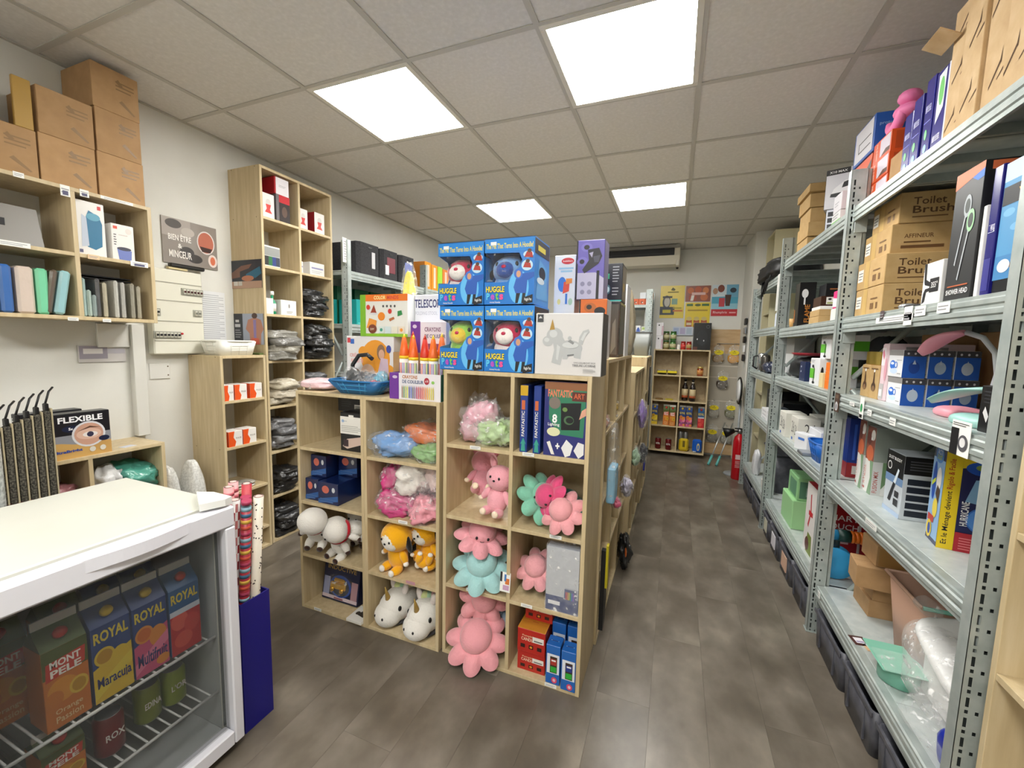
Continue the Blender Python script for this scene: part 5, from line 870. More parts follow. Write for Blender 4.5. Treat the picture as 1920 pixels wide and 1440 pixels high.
b = MB(); b.box(1.942, -.134, RZ_[1] + .0005, 2.078, -.082, RZ_[1] + .268, film('#ffffff', .3)); b.build('plastic_wrap', bpy.data.objects['wrapped_kit']); bpy.data.objects['plastic_wrap.001' if 'plastic_wrap.001' in bpy.data.objects else 'plastic_wrap'].matrix_parent_inverse = Matrix.Translation(-bpy.data.objects['wrapped_kit'].location)
def candle(z, h_, lab, y=-.105, up=0):
    carton('candle_box', lab, 'box', 1.825 + up, y, z, 1.945 + up, y + .11, z + h_, mat('#b5261c', .35), {'F': [('t', 'Pumpkin', .18, .66, .6, .76, '#e8c8a0', 0, .01), ('t', 'CANDLE', .14, .50, .62, .64, '#f0dcc0', 0, .01), ('r', .55, .5, .95, .75, '#e4e0d8'), ('r', .6, .55, .9, .6, '#5a5a5a'), ('r', .12, .18, .28, .34, '#2a1410'), ('r', .42, .18, .58, .34, '#2a1410'), ('r', .72, .18, .88, .34, '#2a1410'), ('e', .5, .26, .05, .05, '#d88a2a')], 'T': [('r', 0, 0, 1, .8, '#d89a3a'), ('p', [(.3, .1), (.7, .2), (.6, .6), (.4, .5)], '#9a4a1c')]}, cold=mat('#c8862e', .4))
candle(RZ_[0], .085, 'red and gold candle box, lowest of the stack', -.11); candle(RZ_[0] + .087, .10, 'red candle box, middle of the stack', -.115); candle(RZ_[0] + .189, .085, 'red candle box, topmost and pushed back', -.05, .01)
for i, (x, y, z, lab) in enumerate([(1.985, -.105, 0, 'blue and white slime kit box, front left of four'), (2.05, -.115, 0, 'blue and white slime kit box, front right of four'), (1.985, -.02, .04, 'blue and white slime kit box, back left of four'), (2.05, -.02, .04, 'blue and white slime kit box, back right of four')]):
    carton('slime_kit_box', lab, 'box', x - .029, y - .03, RZ_[0], x + .029, y + .03, RZ_[0] + .165 + z, mat('#2464b4', .35), {'F': [('r', .08, .28, .95, .78, '#dfe3ea'), ('r', .3, .3, .8, .72, '#3a2a20'), ('r', .34, .5, .76, .66, ['#a83228', '#2a3a8a'][i % 2]), ('r', .34, .32, .76, .46, '#2fa83a'), ('r', .4, .6, .7, .64, '#e8e8e8'), ('e', .62, .12, .2, .08, '#d84a6a'), ('e', .62, .12, .1, .04, '#f0c0c8')], 'T': [('e', .5, .4, .3, .3, '#e0e4ea'), ('e', .5, .4, .24, .24, '#4a1a1c')]}, group='slime kit boxes in the bottom right cell')
# --- low pair: rows at QZ
QZ = [.016, .2925, .569, .8455]; QT = 1.122
carton('product_box', 'pale blue appliance box at the back of the top left cell', 'box', .80, .0, QZ[3], .95, .12, QZ[3] + .165, mat('#7d9cc0', .4), {'F': [('p', [(.1, .1), (.6, .15), (.55, .6), (.2, .4)], '#dfe3ea'), ('r', .1, .75, .7, .9, '#c8d4e4')]})
carton('product_box', 'black box with a barcode on the pale blue box', 'box', .77, .0, QZ[3] + .166, .965, .12, QZ[3] + .245, mat('#121215', .4), {'F': [('r', .55, .15, .78, .48, '#e0e0dc')] + [('r', .57 + .02 * q, .2, .58 + .02 * q, .42, '#222') for q in range(10)] + [('l', .12, .3, .45, .85, 4, '#34343a')]})
carton('product_box', 'white and black massager box with a forearm picture', 'box', .895, -.115, QZ[3], 1.03, -.005, QZ[3] + .185, mat('#141416', .35), {'F': [('r', 0, .45, 1, .9, '#e2e0da'), ('e', .12, .78, .06, .04, '#9ab4d8'), ('t', 'physio', .14, .76, .3, .8, '#7a8aa0'), ('r', .38, .84, .6, .95, '#e8e6e0'), ('l', .05, .5, .95, .68, 4, '#a9a8a4'), ('p', [(.1, .12), (.3, .06), (1, .22), (1, .42), (.6, .36), (.3, .32)], '#c9b2a6'), ('r', .14, .12, .36, .3, '#3a2a30')]})
carton('product_box', 'black box behind the massager box', 'box', .99, .03, QZ[3], 1.04, .13, QZ[3] + .24, BLACK)
for i, (x0, y0, z, w_, d_, h_, lab) in enumerate([(.670, -.125, 0, .085, .22, .11, 'dark blue space themed box, lower left of its cell'), (.765, -.135, 0, .125, .24, .108, 'dark blue space themed box, lower right, nearest'), (.672, -.09, .112, .10, .2, .11, 'dark blue space themed box, upper left of its cell'), (.785, -.02, .110, .12, .15, .11, 'dark blue space themed box, upper right and set back'), (.93, .0, 0, .10, .13, .21, 'dark blue space themed box, tall one at the right')]):
    carton('space_kit_box', lab, 'box', x0, y0, QZ[2] + z, x0 + w_, y0 + d_, QZ[2] + z + h_, mat('#10204e', .25, coat=.4), {'F': [('p', [(0, 0), (1, .2), (1, .45), (0, .2)], '#2a5a9a'), ('e', .38, .68, .18, .18, '#c86a5a'), ('e', .78, .7, .08, .12, '#c8ccd4'), ('l', .1, .06, .9, .3, 2, '#4a6aa0')], 'L': [('e', .3, .5, .12, .2, '#1a3a7a')]}, group='dark blue space kit boxes')
W_ = '#e6e3dc'; BR = '#3a241a'
plush('white plush lying head down over the shelf edge, left in its cell', (.755, -.125, QZ[1] + .085), .18, W_, (.6, .1, .4), scarf='#b3182a', tip=BR, noear=True, head=1.06, g='white plush toys with red scarves', face=False)
plush('white plush with small black face marks, middle of its cell', (.855, -.075, QZ[1] + .01), .18, W_, (.35, .2, -.1), scarf='#b3182a', tip=BR, noear=True, head=1.06, g='white plush toys with red scarves')
plush('white plush lying on top against the right side of its cell', (.965, -.03, QZ[1] + .14), .16, W_, (1.35, .25, -.5), scarf='#b3182a', tip=BR, noear=True, head=1.06, g='white plush toys with red scarves', face=False)
plush('white plush showing dark brown feet, lower right of its cell', (.97, -.045, QZ[1] + .05), .15, W_, (-1.1, .2, -.1), scarf='#b3182a', tip=BR, noear=True, head=1.06, g='white plush toys with red scarves', face=False)
plush('white plush with a bright red scarf at the back of its cell', (.88, .07, QZ[1] + .01), .18, W_, (.2, 0, 0), scarf='#b3182a', tip=BR, noear=True, head=1.06, g='white plush toys with red scarves')
T = carton('toy_blister', 'navy INDUCTIVE toy car blister pack with a golden car', 'toy pack', .705, -.075, QZ[0], .94, -.005, QZ[0] + .185, mat('#141a3a', .3), {'F': [('t', 'INDUCTIVE', .1, .84, .9, .96, '#a88a4a', 0, .02), ('r', .02, .05, .98, .14, '#c9b8c0'), ('r', .03, .14, .2, .62, '#8f94b4'), ('r', .8, .14, .97, .62, '#a8848c'), ('e', .5, .42, .3, .3, '#22489a'), ('e', .5, .4, .24, .24, '#10142a'), ('r', .35, .06, .6, .1, '#8a4a50')]}, flaps=False); T.rotation_euler.x = -.18
k = MB(); gd = mat('#d8a838', .18, .8); k.box(-.05, -.062, .07, .05, -.044, .105, gd, .006); k.box(-.03, -.06, .105, .04, -.046, .125, gd, .006); k.build('toy_car', T)
for d in (-.03, .03): k = MB(); k.lathe([(0, 0), (.012, 0), (.012, .008), (0, .008)], gd, 12); k.xf(Matrix.Translation((d, -.066, .07)) @ Matrix.Rotation(-PI / 2, 4, 'X')); k.build('wheel', T)
k = MB(); k.ell((0, -.045, .09), (.078, .026, .052), film('#ffffff', .12), 20, 10, None, 0, 8, .7); k.build('clear_dome', T)
T = carton('game_card', 'white card with a black picture lying at the shelf edge', 'card', .955, -.165, QZ[0], 1.046, -.06, QZ[0] + .014, mat('#e4e2dc', .4), {'T': [('e', .3, .5, .12, .12, '#3a342c'), ('e', .6, .6, .16, .16, '#2e2a24'), ('p', [(.3, .4), (.8, .3), (.9, .6), (.5, .75)], '#3a342c')]}, flaps=False, ch=.001)
lump('wrapped_plush', 'clear bag with pale blue contents, top right cell of the low pair', 'bag', (1.19, -.06, QZ[3]), (.11, .075, .05), shiny('#6d9ad0', .3), .15, .35, 10, .7, 2, None, -.12, ('#f0f4ff', .25))
lump('wrapped_plush', 'clear bag with orange contents, on top of the others', 'bag', (1.33, .0, QZ[3] + .045), (.10, .08, .045), shiny('#d0703a', .3), -.2, .35, 12, .7, 7, None, .1, ('#f4f4f4', .25)); lump('wrapped_plush', 'clear bag with green contents, front right of its cell', 'bag', (1.365, -.075, QZ[3]), (.075, .06, .035), shiny('#7fae6a', .3), -.4, .35, 12, .7, 4, None, 0, ('#f4f4f4', .25))
lump('wrapped_plush', 'clear wrapped white plush, top of the pink pile', 'bag', (1.27, -.045, QZ[2] + .10), (.075, .07, .075), shiny('#e2ddd6', .3), .2, .3, 9, .8, 3, None, 0, ('#ffffff', .2))
for i, (x, y, z, r, c, lab) in enumerate([(1.165, -.05, .10, (.045, .06, .07), '#c8287a', 'clear bag with magenta and white plush, upper left of the pink pile'), (1.20, -.075, 0, (.085, .06, .05), '#c83f80', 'clear bag with magenta contents, lower left of the pink pile'), (1.365, -.07, .0, (.075, .07, .055), '#e89aa8', 'clear bag with pale pink plush, lower right of the pink pile'), (1.385, -.03, .11, (.05, .06, .07), '#d8c4c0', 'clear bag with pale plush, upper right of the pink pile')]): lump('wrapped_plush', lab, 'bag', (x, y, QZ[2] + z), r, shiny(c, .3), i * .4, .4, 10, .75, i + 11, None, .1, ('#fff4f8', .3))
YW = '#f0ae18'
plush('yellow dog plush with a white face, left in its cell', (1.19, -.07, QZ[1] + .002), .185, YW, (.08, .1, -.2), ear='#151210', earlen=2, head=1.15, muzzle='#e8e4da', tip='#ece8e0', g='yellow dog plush toys')
plush('yellow dog plush lying on top at the right of its cell', (1.345, -.0, QZ[1] + .02), .185, YW, (.12, -.12, -.35), ear='#151210', earlen=2, head=1.15, muzzle='#e8e4da', tip='#ece8e0', g='yellow dog plush toys')
plush('yellow dog plush with a black ear hanging over the shelf edge', (1.345, -.095, QZ[1] + .055), .14, YW, (-1.4, .2, .5), ear='#151210', earlen=2, tip='#ece8e0', g='yellow dog plush toys', face=False)
plush('yellow dog plush at the back of its cell', (1.27, .07, QZ[1] + .01), .18, YW, (.1, 0, .1), ear='#151210', earlen=2, head=1.15, muzzle='#e8e4da', g='yellow dog plush toys')
def slipper(lab, loc, rz):
    T = thing('unicorn_slipper', lab, 'slipper', loc, rz, 'unicorn slippers'); T.scale = (1.15, 1.15, 1.15); f = fuzzy('#e4e1da')
    def E(nm, c_, r_, m, rt=None, n=24, k_=14): k = MB(); k.ell(c_, r_, m, n, k_, rt, .002, 20); [setattr(v, 'z', max(v.z, .0)) for v in k.v]; return k.build(nm, T)
    E('head', (0, 0, .068), (.066, .095, .068), f); E('muzzle', (0, -.055, .05), (.058, .06, .05), f); E('sole', (0, .03, .012), (.062, .115, .012), mat('#3a3a3c', .7)); E('heel', (0, .085, .05), (.058, .06, .05), f)
    k = MB(); k.tube([(0, -.055, .098), (0, -.075, .175)], [.015, .001], mat('#b0904a', .4, .4), 12); k.build('horn', T)
    for d in (-1, 1):
        E('ear', (d * .036, .0, .14), (.014, .012, .03), fuzzy('#e2d8d4'), RY(d * .3)); k = MB(); k.ell((d * .055, -.045, .085), (.006, .008, .011), BLACK, 10, 6); k.build('eye', T); k = MB(); k.ell((d * .022, -.108, .058), (.005, .004, .006), BLACK, 8, 6); k.build('nostril', T)
        E('hoof', (d * .065, .01, .014), (.014, .02, .014), fuzzy('#e08a9a'))
    for i, c_ in enumerate(['#cfd89a', '#a8d0b0', '#e4b8c0', '#d8cf9a']): E('mane', (-.018 + .012 * i, .012 + .012 * i, .137), (.018, .022, .016), fuzzy(c_))
    return T
slipper('white unicorn slipper with golden horn, left of the pair', (1.175, -.04, QZ[0]), -.22); slipper('white unicorn slipper with golden horn, right and nearer', (1.345, -.06, QZ[0]), -.12)
# ------------------------------------------------------------------ on top of the island
def huggle(lab, x0, z0, w_, h_, col, muz, plab, face):
    y0, y1 = -.125, .065; d_ = y1 - y0; B1 = mat('#1673c8', .3); T = thing('toy_box', lab, 'toy box', (x0 + w_ / 2, (y0 + y1) / 2, z0), 0, 'HUGGLE PETS boxes'); q, e = w_ / 2, d_ / 2; t = .0015
    def pb(nm, *a, m=B1): k = MB(); k.box(*a, m); return k.build(nm, T)
    pb('back_panel', -q, e - t, 0, q, e, h_); pb('top_panel', -q, -e, h_ - t, q, e, h_); pb('bottom_panel', -q, -e, 0, q, e, t); pb('side_panel', q - t, -e + t, t, q, e - t, h_ - t, m=mat('#2a7cc4', .3))
    k = MB(); k.prism([(-e + t, t), (e - t, t), (e - t, h_ - t), (-e + t, h_ - t), (-e + t, h_ * .8), (-.02, h_ * .74), (.01, h_ * .55), (-.02, h_ * .4), (-e + t, h_ * .36)], 0, -q, -q + t, B1); k.build('side_panel', T)
    F = [(0, 0), (1, 0), (1, 1), (0, 1), (0, .79), (.70, .77), (.76, .66), (.72, .56), (.62, .50), (.56, .42), (.46, .34), (0, .345)]
    k = MB(); k.prism([(-q + u * w_, v * h_) for u, v in F], 1, -e, -e + t, B1); k.build('front_panel', T)
    a = MB(); its = [('r', .0, .8, 1, .985, '#1a80d2'), ('t', 'The Pet That Turns Into A Hoodie!', .03, .845, .97, .925, '#e0d030', 0, .02), ('r', .12, .90, .24, .95, '#e8e8e8'),
           ('e', .70, .26, .20, .25, '#5fb4ea'), ('p', [(.64, .02), (.69, .02), (.74, .18), (.78, .18), (.76, .02), (.82, .02), (.85, .22), (.66, .22)], '#181a20'), ('p', [(.64, .17), (.85, .17), (.87, .36), (1, .41), (1, .48), (.76, .46), (.66, .42), (.60, .26)], '#2458b0'), ('e', .69, .46, .085, .075, '#3a6cc4'), ('e', .695, .455, .045, .05, '#c89878'),
           ('e', .86, .58, .11, .08, '#b8d8ec'), ('p', [(.78, .55), (.94, .54), (.92, .61), (.82, .63)], '#a8342c'), ('e', .87, .64, .04, .028, '#5a3a28'), ('e', .88, .74, .1, .05, '#b8d8ec'), ('p', [(.8, .7), (.97, .69), (.95, .77), (.85, .78)], '#a8342c'), ('e', .9, .79, .04, .03, '#5a3a28'),
           ('p', [(.78, .1), (.98, .15), (.98, .03), (.8, .0)], '#15171c'), ('t', 'Huggle Pets', .82, .045, .96, .1, '#e8e8e8', 0, .01),
           ('t', 'HUGGLE', .035, .185, .42, .285, '#1a2a5a', 0, .07), ('t', 'HUGGLE', .04, .19, .42, .28, '#e4d32e', 0, .03), ('t', 'P', .05, .075, .12, .18, '#58c0e8', 0, .04), ('t', 'e', .14, .075, .22, .16, '#b050c0', 0, .04), ('t', 't', .24, .075, .30, .19, '#70c040', 0, .04), ('t', 's', .32, .075, .40, .16, '#e04a90', 0, .04), ('t', 'Animal Hoodie', .12, .025, .34, .05, '#e8e8e8')]
    art(a, (-q, -e, 0), (w_, 0, 0), (0, 0, h_), its); art(a, (q, -e, 0), (0, d_, 0), (0, 0, h_), [('r', .0, .76, .98, .98, '#14161c'), ('r', .2, .82, .7, .9, '#c8b830'), ('p', [(.1, .1), (.9, .1), (.8, .6), (.3, .7)], '#5a9ad0'), ('e', .5, .5, .22, .1, '#14161c'), ('e', .4, .38, .25, .05, '#c8d8e4')]); a.build('printed_artwork', T, raw=True)['kind'] = 'stuff'
    k = MB(); k.box(-q + t * 2, -e + .004, h_ * .33, q * .4, -e + .0045, h_ * .79, film('#ffffff', .05)); k.build('window_film', T)
    # the pet inside
    P = thing('plush_pet', plab, 'plush toy', (x0 + w_ * .40, -.045, z0 + .003), 0, 'plush pets inside their boxes'); f = fuzzy(col)
    k = MB(); k.ell((0, .01, h_ * .30), (w_ * .36, d_ * .34, h_ * .28), f, 22, 14, None, .004, 20); [setattr(v, 'z', max(v.z, .0)) for v in k.v]; k.build('body', P); k = MB(); k.ell((0, 0, h_ * .54), (w_ * .37, d_ * .36, h_ * .235), fuzzy(face), 24, 16, None, .003, 20); k.build('head', P)
    k = MB(); k.ell((-.005, -d_ * .27, h_ * .53), (w_ * .2, d_ * .13, h_ * .13), fuzzy(muz), 20, 12); k.build('muzzle', P); k = MB(); k.ell((-.005, -d_ * .38, h_ * .57), (w_ * .05, .006, h_ * .03), mat('#b8284a', .5), 12, 8); k.build('nose', P)
    for d in (-1, 1): k = MB(); k.ell((d * w_ * .2, -d_ * .27, h_ * .62), (.007, .006, .01), BLACK, 10, 8); k.build('eye', P)
huggle('HUGGLE PETS box with a red and white pet, top left of four', 1.441, 1.526, .207, .250, '#e0d2d0', '#ece6e2', 'white pet with a red crown inside the top left toy box', '#c02a4c')
huggle('HUGGLE PETS box with a blue pet, top right of four', 1.652, 1.526, .207, .253, '#5f90c8', '#1f4a9a', 'blue pet with a dark blue nose inside the top right toy box', '#6f9ed4')
huggle('HUGGLE PETS box with a green pet, bottom left of four', 1.450, 1.262, .202, .262, '#8cc04a', '#e0c23a', 'green pet with a yellow muzzle inside the bottom left toy box', '#94c850')
huggle('HUGGLE PETS box with a crimson and white pet, bottom right of four', 1.656, 1.262, .208, .262, '#e2d6d4', '#ece6e2', 'white pet with a crimson crown inside the bottom right toy box', '#b81e48')
def unicorn(c1): return [('e', .53, .44, .19, .13, c1), ('p', [(.26, .62), (.40, .66), (.48, .52), (.42, .34), (.30, .40)], c1), ('p', [(.30, .42), (.44, .40), (.40, .16), (.26, .20)], c1), ('p', [(.42, .4), (.54, .38), (.50, .26), (.43, .26)], c1), ('p', [(.58, .4), (.71, .46), (.70, .27), (.60, .29)], c1), ('p', [(.66, .52), (.72, .5), (.75, .62), (.82, .70), (.80, .75), (.72, .72), (.67, .62)], c1), ('e', .30, .64, .125, .13, c1), ('e', .20, .55, .085, .085, c1), ('p', [(.22, .73), (.26, .91), (.30, .74)], '#a8843a'), ('e', .53, .6, .03, .035, c1), ('e', .28, .67, .06, .06, '#c6c9ca'), ('e', .18, .57, .04, .035, '#c6c9ca'), ('e', .54, .49, .12, .05, '#c8cbcc'), ('p', [(.34, .5), (.39, .46), (.36, .24), (.33, .26)], '#c6c9ca'), ('p', [(.69, .58), (.73, .56), (.77, .66), (.80, .71), (.74, .69)], '#c8cbcc'), ('p', [(.50, .31), (.60, .33), (.60, .35), (.50, .335)], '#77797c')]
carton('money_box', 'white unicorn money box carton TIRELIRE LICORNE', 'box', 1.869, -.12, 1.262, 2.122, .0, 1.492, mat('#d2d0d0', .4), {'F': unicorn('#b3b6b8') + [('p', [(.5, .55), (.58, .5), (.6, .53), (.54, .58)], '#8a8c8e'), ('r', .03, .86, .12, .985, '#3a3b40'), ('p', [(.045, .92), (.075, .96), (.105, .92)], '#c8c8ca'), ('t', 'UNICORN MONEY BOX', .60, .20, .92, .225, '#8a8a8c'), ('t', 'TIRELIRE LICORNE', .58, .15, .92, .185, '#6a6a6c'), ('l', .74, .05, .92, .12, 4, '#a8a8aa')], 'R': [('r', 0, 0, 1, 1, '#3b3736')]})
carton('truck_box', 'orange remote control truck box under the violet one', 'box', 1.965, .19, 1.316, 2.085, .31, 1.575, mat('#d86a1c', .35), {'F': [('e', .4, .86, .22, .08, '#b8642a'), ('e', .36, .87, .1, .04, '#2a2420'), ('e', .75, .8, .2, .07, '#1a1a1c'), ('r', 0, 0, .05, 1, '#1a1a1c')], 'R': [('r', 0, 0, 1, 1, '#c9c8cc')]})
carton('truck_box', 'violet remote control truck box standing highest on the island', 'box', 1.945, .19, 1.576, 2.066, .30, 1.826, mat('#6a5fb4', .35), {'F': [('r', 0, 0, .05, 1, '#1c1c20'), ('p', [(.05, 0), (1, 0), (1, .35), (.7, .45), (.05, .45)], '#b9b4cc'), ('r', .74, 0, .84, .48, '#16161a'), ('e', .36, .88, .2, .075, '#7a70c0'), ('e', .36, .88, .1, .04, '#201e28'), ('e', .22, .64, .2, .08, '#7a70c0'), ('e', .2, .64, .09, .04, '#201e28'), ('p', [(.4, .84), (.8, .86), (.92, .72), (.8, .6), (.5, .5), (.3, .44), (.22, .5), (.45, .66)], '#26252c'), ('p', [(.45, .78), (.6, .8), (.56, .7)], '#a8a4c0'), ('p', [(.6, .72), (.85, .74), (.8, .62), (.65, .62)], '#4a4a58'), ('e', .25, .26, .08, .04, '#8a86a0'), ('e', .5, .26, .08, .04, '#8a86a0'), ('e', .25, .12, .08, .04, '#8a86a0'), ('e', .5, .12, .08, .04, '#8a86a0')], 'R': [('r', 0, 0, 1, 1, '#8a86a8')]})
for i in range(2): carton('ice_toy_box', ['white toy box with a red oval, lower one behind the unicorn carton', 'white toy box with a red oval and ice lolly, upper one'][i], 'box', 1.845 + .0 * i, .20, 1.316 + .20 * i, 1.94, .30, 1.315 + .20 * (i + 1) + .055 * i, mat('#dfe2e6', .4), {'F': [('e', .62, .9, .3, .055, '#c8323a'), ('t', 'bubblers', .4, .885, .85, .915, '#f0dada', 0, .01), ('r', .2, .76, .9, .79, '#9cc4dc'), ('r', .3, .71, .85, .74, '#9cc4dc'), ('e', .38, .5, .2, .13, '#3f78c8'), ('p', [(.42, .34), (.72, .38), (.74, .56), (.46, .54)], '#d8503a'), ('p', [(.55, .5), (.85, .52), (.86, .6), (.57, .6)], '#e08a3a'), ('r', .55, .16, .65, .34, '#3f78c8'), ('e', .25, .2, .08, .05, '#d8d08a'), ('e', .8, .2, .1, .06, '#a8c8b0')]})
carton('gadget_box', 'black and teal gadget box on the island top by the aisle', 'box', 2.01, .55, 1.60, 2.10, .72, 1.79, mat('#1d2026', .35), {'F': [('r', 0, 0, 1, .04, '#3aa098'), ('e', .2, .32, .16, .13, '#3a5a66'), ('e', .2, .32, .1, .08, '#a8c0c8'), ('r', .05, .6, .28, .74, '#2f8a6a'), ('l', .45, .5, .8, .95, 6, '#8a8d92'), ('l', .45, .15, .8, .4, 3, '#8a8d92')], 'R': [('r', .05, .05, .95, .95, '#8a8272'), ('e', .4, .4, .15, .12, '#c8a84a')]})
carton('gadget_box', 'dark glossy box carrying the black and teal gadget box', 'box', 2.0, .52, 1.316, 2.10, .74, 1.598, mat('#3a3a36', .2, coat=.6), {'F': [('r', .08, .05, .92, .95, '#4d4b44'), ('p', [(.2, .1), (.5, .3), (.4, .9), (.2, .8)], '#8a877a'), ('p', [(.6, .05), (.85, .2), (.8, .7), (.65, .6)], '#77746a')], 'R': [('r', .05, .05, .95, .95, '#5d5a50')]})
carton('gadget_box', 'white box with red and violet pictures on the island top', 'box', 2.02, .80, 1.316, 2.10, .98, 1.72, mat('#dfe0e4', .4), {'F': [('e', .6, .8, .2, .04, '#b8283a'), ('e', .6, .5, .25, .08, '#a82a44'), ('e', .6, .25, .2, .07, '#6a6a9a'), ('e', .6, .93, .3, .05, '#4a78b8')]})
lump('glossy_bag', 'crumpled clear bag at the end of the island top', 'bag', (2.07, 1.08, 1.316), (.05, .06, .22), shiny('#a89d84', .2), 0, .3, 9, .7, 3)
carton('storage_box', 'tan box deep on the island top', 'box', 1.86, 1.3, 1.10, 2.0, 1.6, 1.42, mat('#b9a98a', .6)) if False else None
# --- low pair top
lump('wrapped_plush', 'flat clear bag with pale pink contents on the low shelf top', 'bag', (.705, -.04, QT), (.09, .08, .024), shiny('#dcb6bc', .3), .1, .3, 12, .7, 9, None, 0, ('#ffffff', .2))
carton('creative_box', 'white craft box with a child and an orange blob, behind the blue basket', 'box', .815, .02, QT, 1.105, .085, QT + .272, mat('#e2e0e2', .4), {'F': [('e', .62, .6, .3, .34, '#e89a2c'), ('e', .36, .72, .1, .1, '#e89a2c'), ('e', .9, .3, .14, .2, '#e89a2c'), ('r', .02, .88, .09, .97, '#c8404a'), ('r', .09, .86, .17, .95, '#3a6ac0'), ('t', 'CRÉATIVE', .07, .62, .40, .70, '#e6a8a4', 0, .03), ('t', 'ROULETTE', .1, .52, .36, .59, '#e6a8a4', 0, .03), ('e', .74, .72, .085, .14, '#8a6a52'), ('e', .75, .68, .06, .09, '#d8aa90'), ('p', [(.66, .3), (.9, .32), (.88, .6), (.74, .62)], '#d0b8c8'), ('p', [(.64, .14), (.9, .14), (.88, .32), (.66, .34)], '#35669a'), ('e', .46, .3, .16, .2, '#d8b49a'), ('e', .9, .78, .05, .07, '#3a4aa0')]})
carton('colour_game_box', 'white and green COLOR MINDS game box stacked on the craft box', 'box', .905, .02, QT + .273, 1.185, .085, QT + .475, mat('#e6e6e0', .4), {'F': [('r', 0, 0, 1, .07, '#8ac02c'), ('r', 0, 0, .12, 1, '#7db82a'), ('r', .12, .84, 1, 1, '#ec7a22'), ('t', 'COLOR', .3, .88, .55, .97, '#f4e6a0', 0, .03), ('t', 'MINDS', .58, .88, .82, .97, '#d84a3a', 0, .03), ('p', [(.22, .55), (.36, .55), (.3, .76)], '#9a3a24'), ('e', .29, .54, .09, .03, '#d8d8dc'), ('e', .46, .48, .075, .1, '#ec8a22'), ('e', .5, .72, .02, .03, '#555'), ('e', .58, .72, .02, .03, '#555'), ('e', .66, .72, .02, .03, '#555'), ('e', .74, .72, .02, .03, '#555'), ('e', .64, .6, .04, .06, '#c8342c'), ('p', [(.8, .48), (.9, .52), (.88, .62), (.8, .6)], '#2f8a4a'), ('e', .18, .7, .04, .06, '#d8402c'), ('p', [(.64, .36), (.74, .42), (.72, .47), (.62, .42)], '#b86a3a'), ('p', [(.14, .2), (.34, .2), (.36, .38), (.2, .44)], '#ec9a3a'), ('e', .27, .18, .09, .11, '#7a3a24'), ('t', 'DIY', .225, .15, .31, .2, '#f0dcc0', 0, .02), ('r', .4, .08, .52, .24, '#d8e4e0'), ('r', .54, .08, .66, .24, '#d0e0e4'), ('r', .68, .08, .80, .24, '#e4e0d0'), ('r', .82, .08, .94, .24, '#e8dcc8'), ('e', .46, .16, .03, .04, '#4aa08a'), ('e', .88, .16, .03, .04, '#ec9a3a')], 'T': [('r', 0, 0, 1, 1, '#e88a2a')], 'L': [('r', 0, 0, 1, 1, '#7db82a')]})
carton('stool_box', 'white and blue TELESCOPIC stool box behind the crayons', 'box', 1.187, .075, QT, 1.392, .145, QT + .475, mat('#e2e3e8', .4), {'F': [('t', 'TELESCOPIC', -.0, .87, .82, .955, '#33366a', 0, .02), ('t', 'FOLDING STOOL', .02, .80, .62, .835, '#b8b9c4', 0, .005), ('r', .9, 0, 1, 1, '#1f78c0'), ('e', .48, .64, .1, .03, '#6a7ac0'), ('e', .08, .6, .06, .03, '#8a8aa0'), ('e', .2, .6, .06, .03, '#7a8aa0'), ('r', .92, .6, .98, .64, '#e8e8e8'), ('r', .92, .74, .98, .78, '#e8e8e8')], 'R': [('r', 0, 0, 1, 1, '#1f78c0')]})
carton('shipping_carton', 'plain brown carton standing behind the crayon tubes', 'box', 1.115, .0, QT, 1.40, .072, QT + .20, CARD)
carton('crayon_box', 'white and purple CRAYONS DE COULEUR box lying on the brown carton', 'box', 1.215, .002, QT + .201, 1.405, .07, QT + .345, mat('#e2dce4', .4), {'F': [('r', 0, 0, .28, 1, '#6a2f94'), ('t', 'CRAYONS', .4, .68, .85, .82, '#7a4a6a', 0, .02), ('t', 'DE COULEUR', .4, .48, .98, .6, '#5a5a7a', 0, .02), ('p', [(.36, .12), (.5, .3), (.8, .3), (.95, .2), (.8, .1)], '#8a4a6a'), ('p', [(.36, .12), (.44, .22), (.44, .1)], '#e0c8a8'), ('e', .12, .84, .06, .06, '#d8c8e0')]})
lump('wrapped_plush', 'clear bag with yellow and green contents behind the colour game box', 'bag', (1.125, .118, QT), (.042, .022, .33), shiny('#e2d43a', .25), 0, .25, 8, .8, 5, None, 0, ('#ffffff', .3))
T = basket('wicker_basket', 'blue wicker basket of wrapped trinkets on the low shelf top', (.985, -.068, QT), .105, .045, .155, .075, .062, '#1b6196', True, '#3d94c8')
for i, (x, y, c, r_, z_, lab) in enumerate([(.955, -.055, '#262a2e', (.055, .04, .05), .03, 'black wrapped trinket in the blue wicker basket'), (1.05, -.06, '#a83a4a', (.05, .04, .03), .03, 'red and white wrapped trinket in the blue wicker basket'), (1.085, -.04, '#5aa0b8', (.035, .03, .045), .035, 'turquoise wrapped trinket in the blue wicker basket'), (1.0, -.03, '#3f5a70', (.05, .03, .045), .03, 'slate wrapped trinket in the blue wicker basket')]): lump('wrapped_trinket', lab, 'trinket', (x, y, QT + z_ - .024), r_, shiny(c, .15, 50), i, .35, 14, .8, i + 2, 'trinkets in the blue basket', 0, ('#ffffff', .25))
b = MB(); b.tube([(.0, 0, 0), (.012, 0, .07), (.05, 0, .115), (.10, 0, .12), (.13, 0, .10)], .010, mat('#202226', .25), 8); o = b.build('headband', None, (.905, -.05, QT + .065)); tag(o, 'black shiny curved headband sticking up from the blue basket', 'headband')
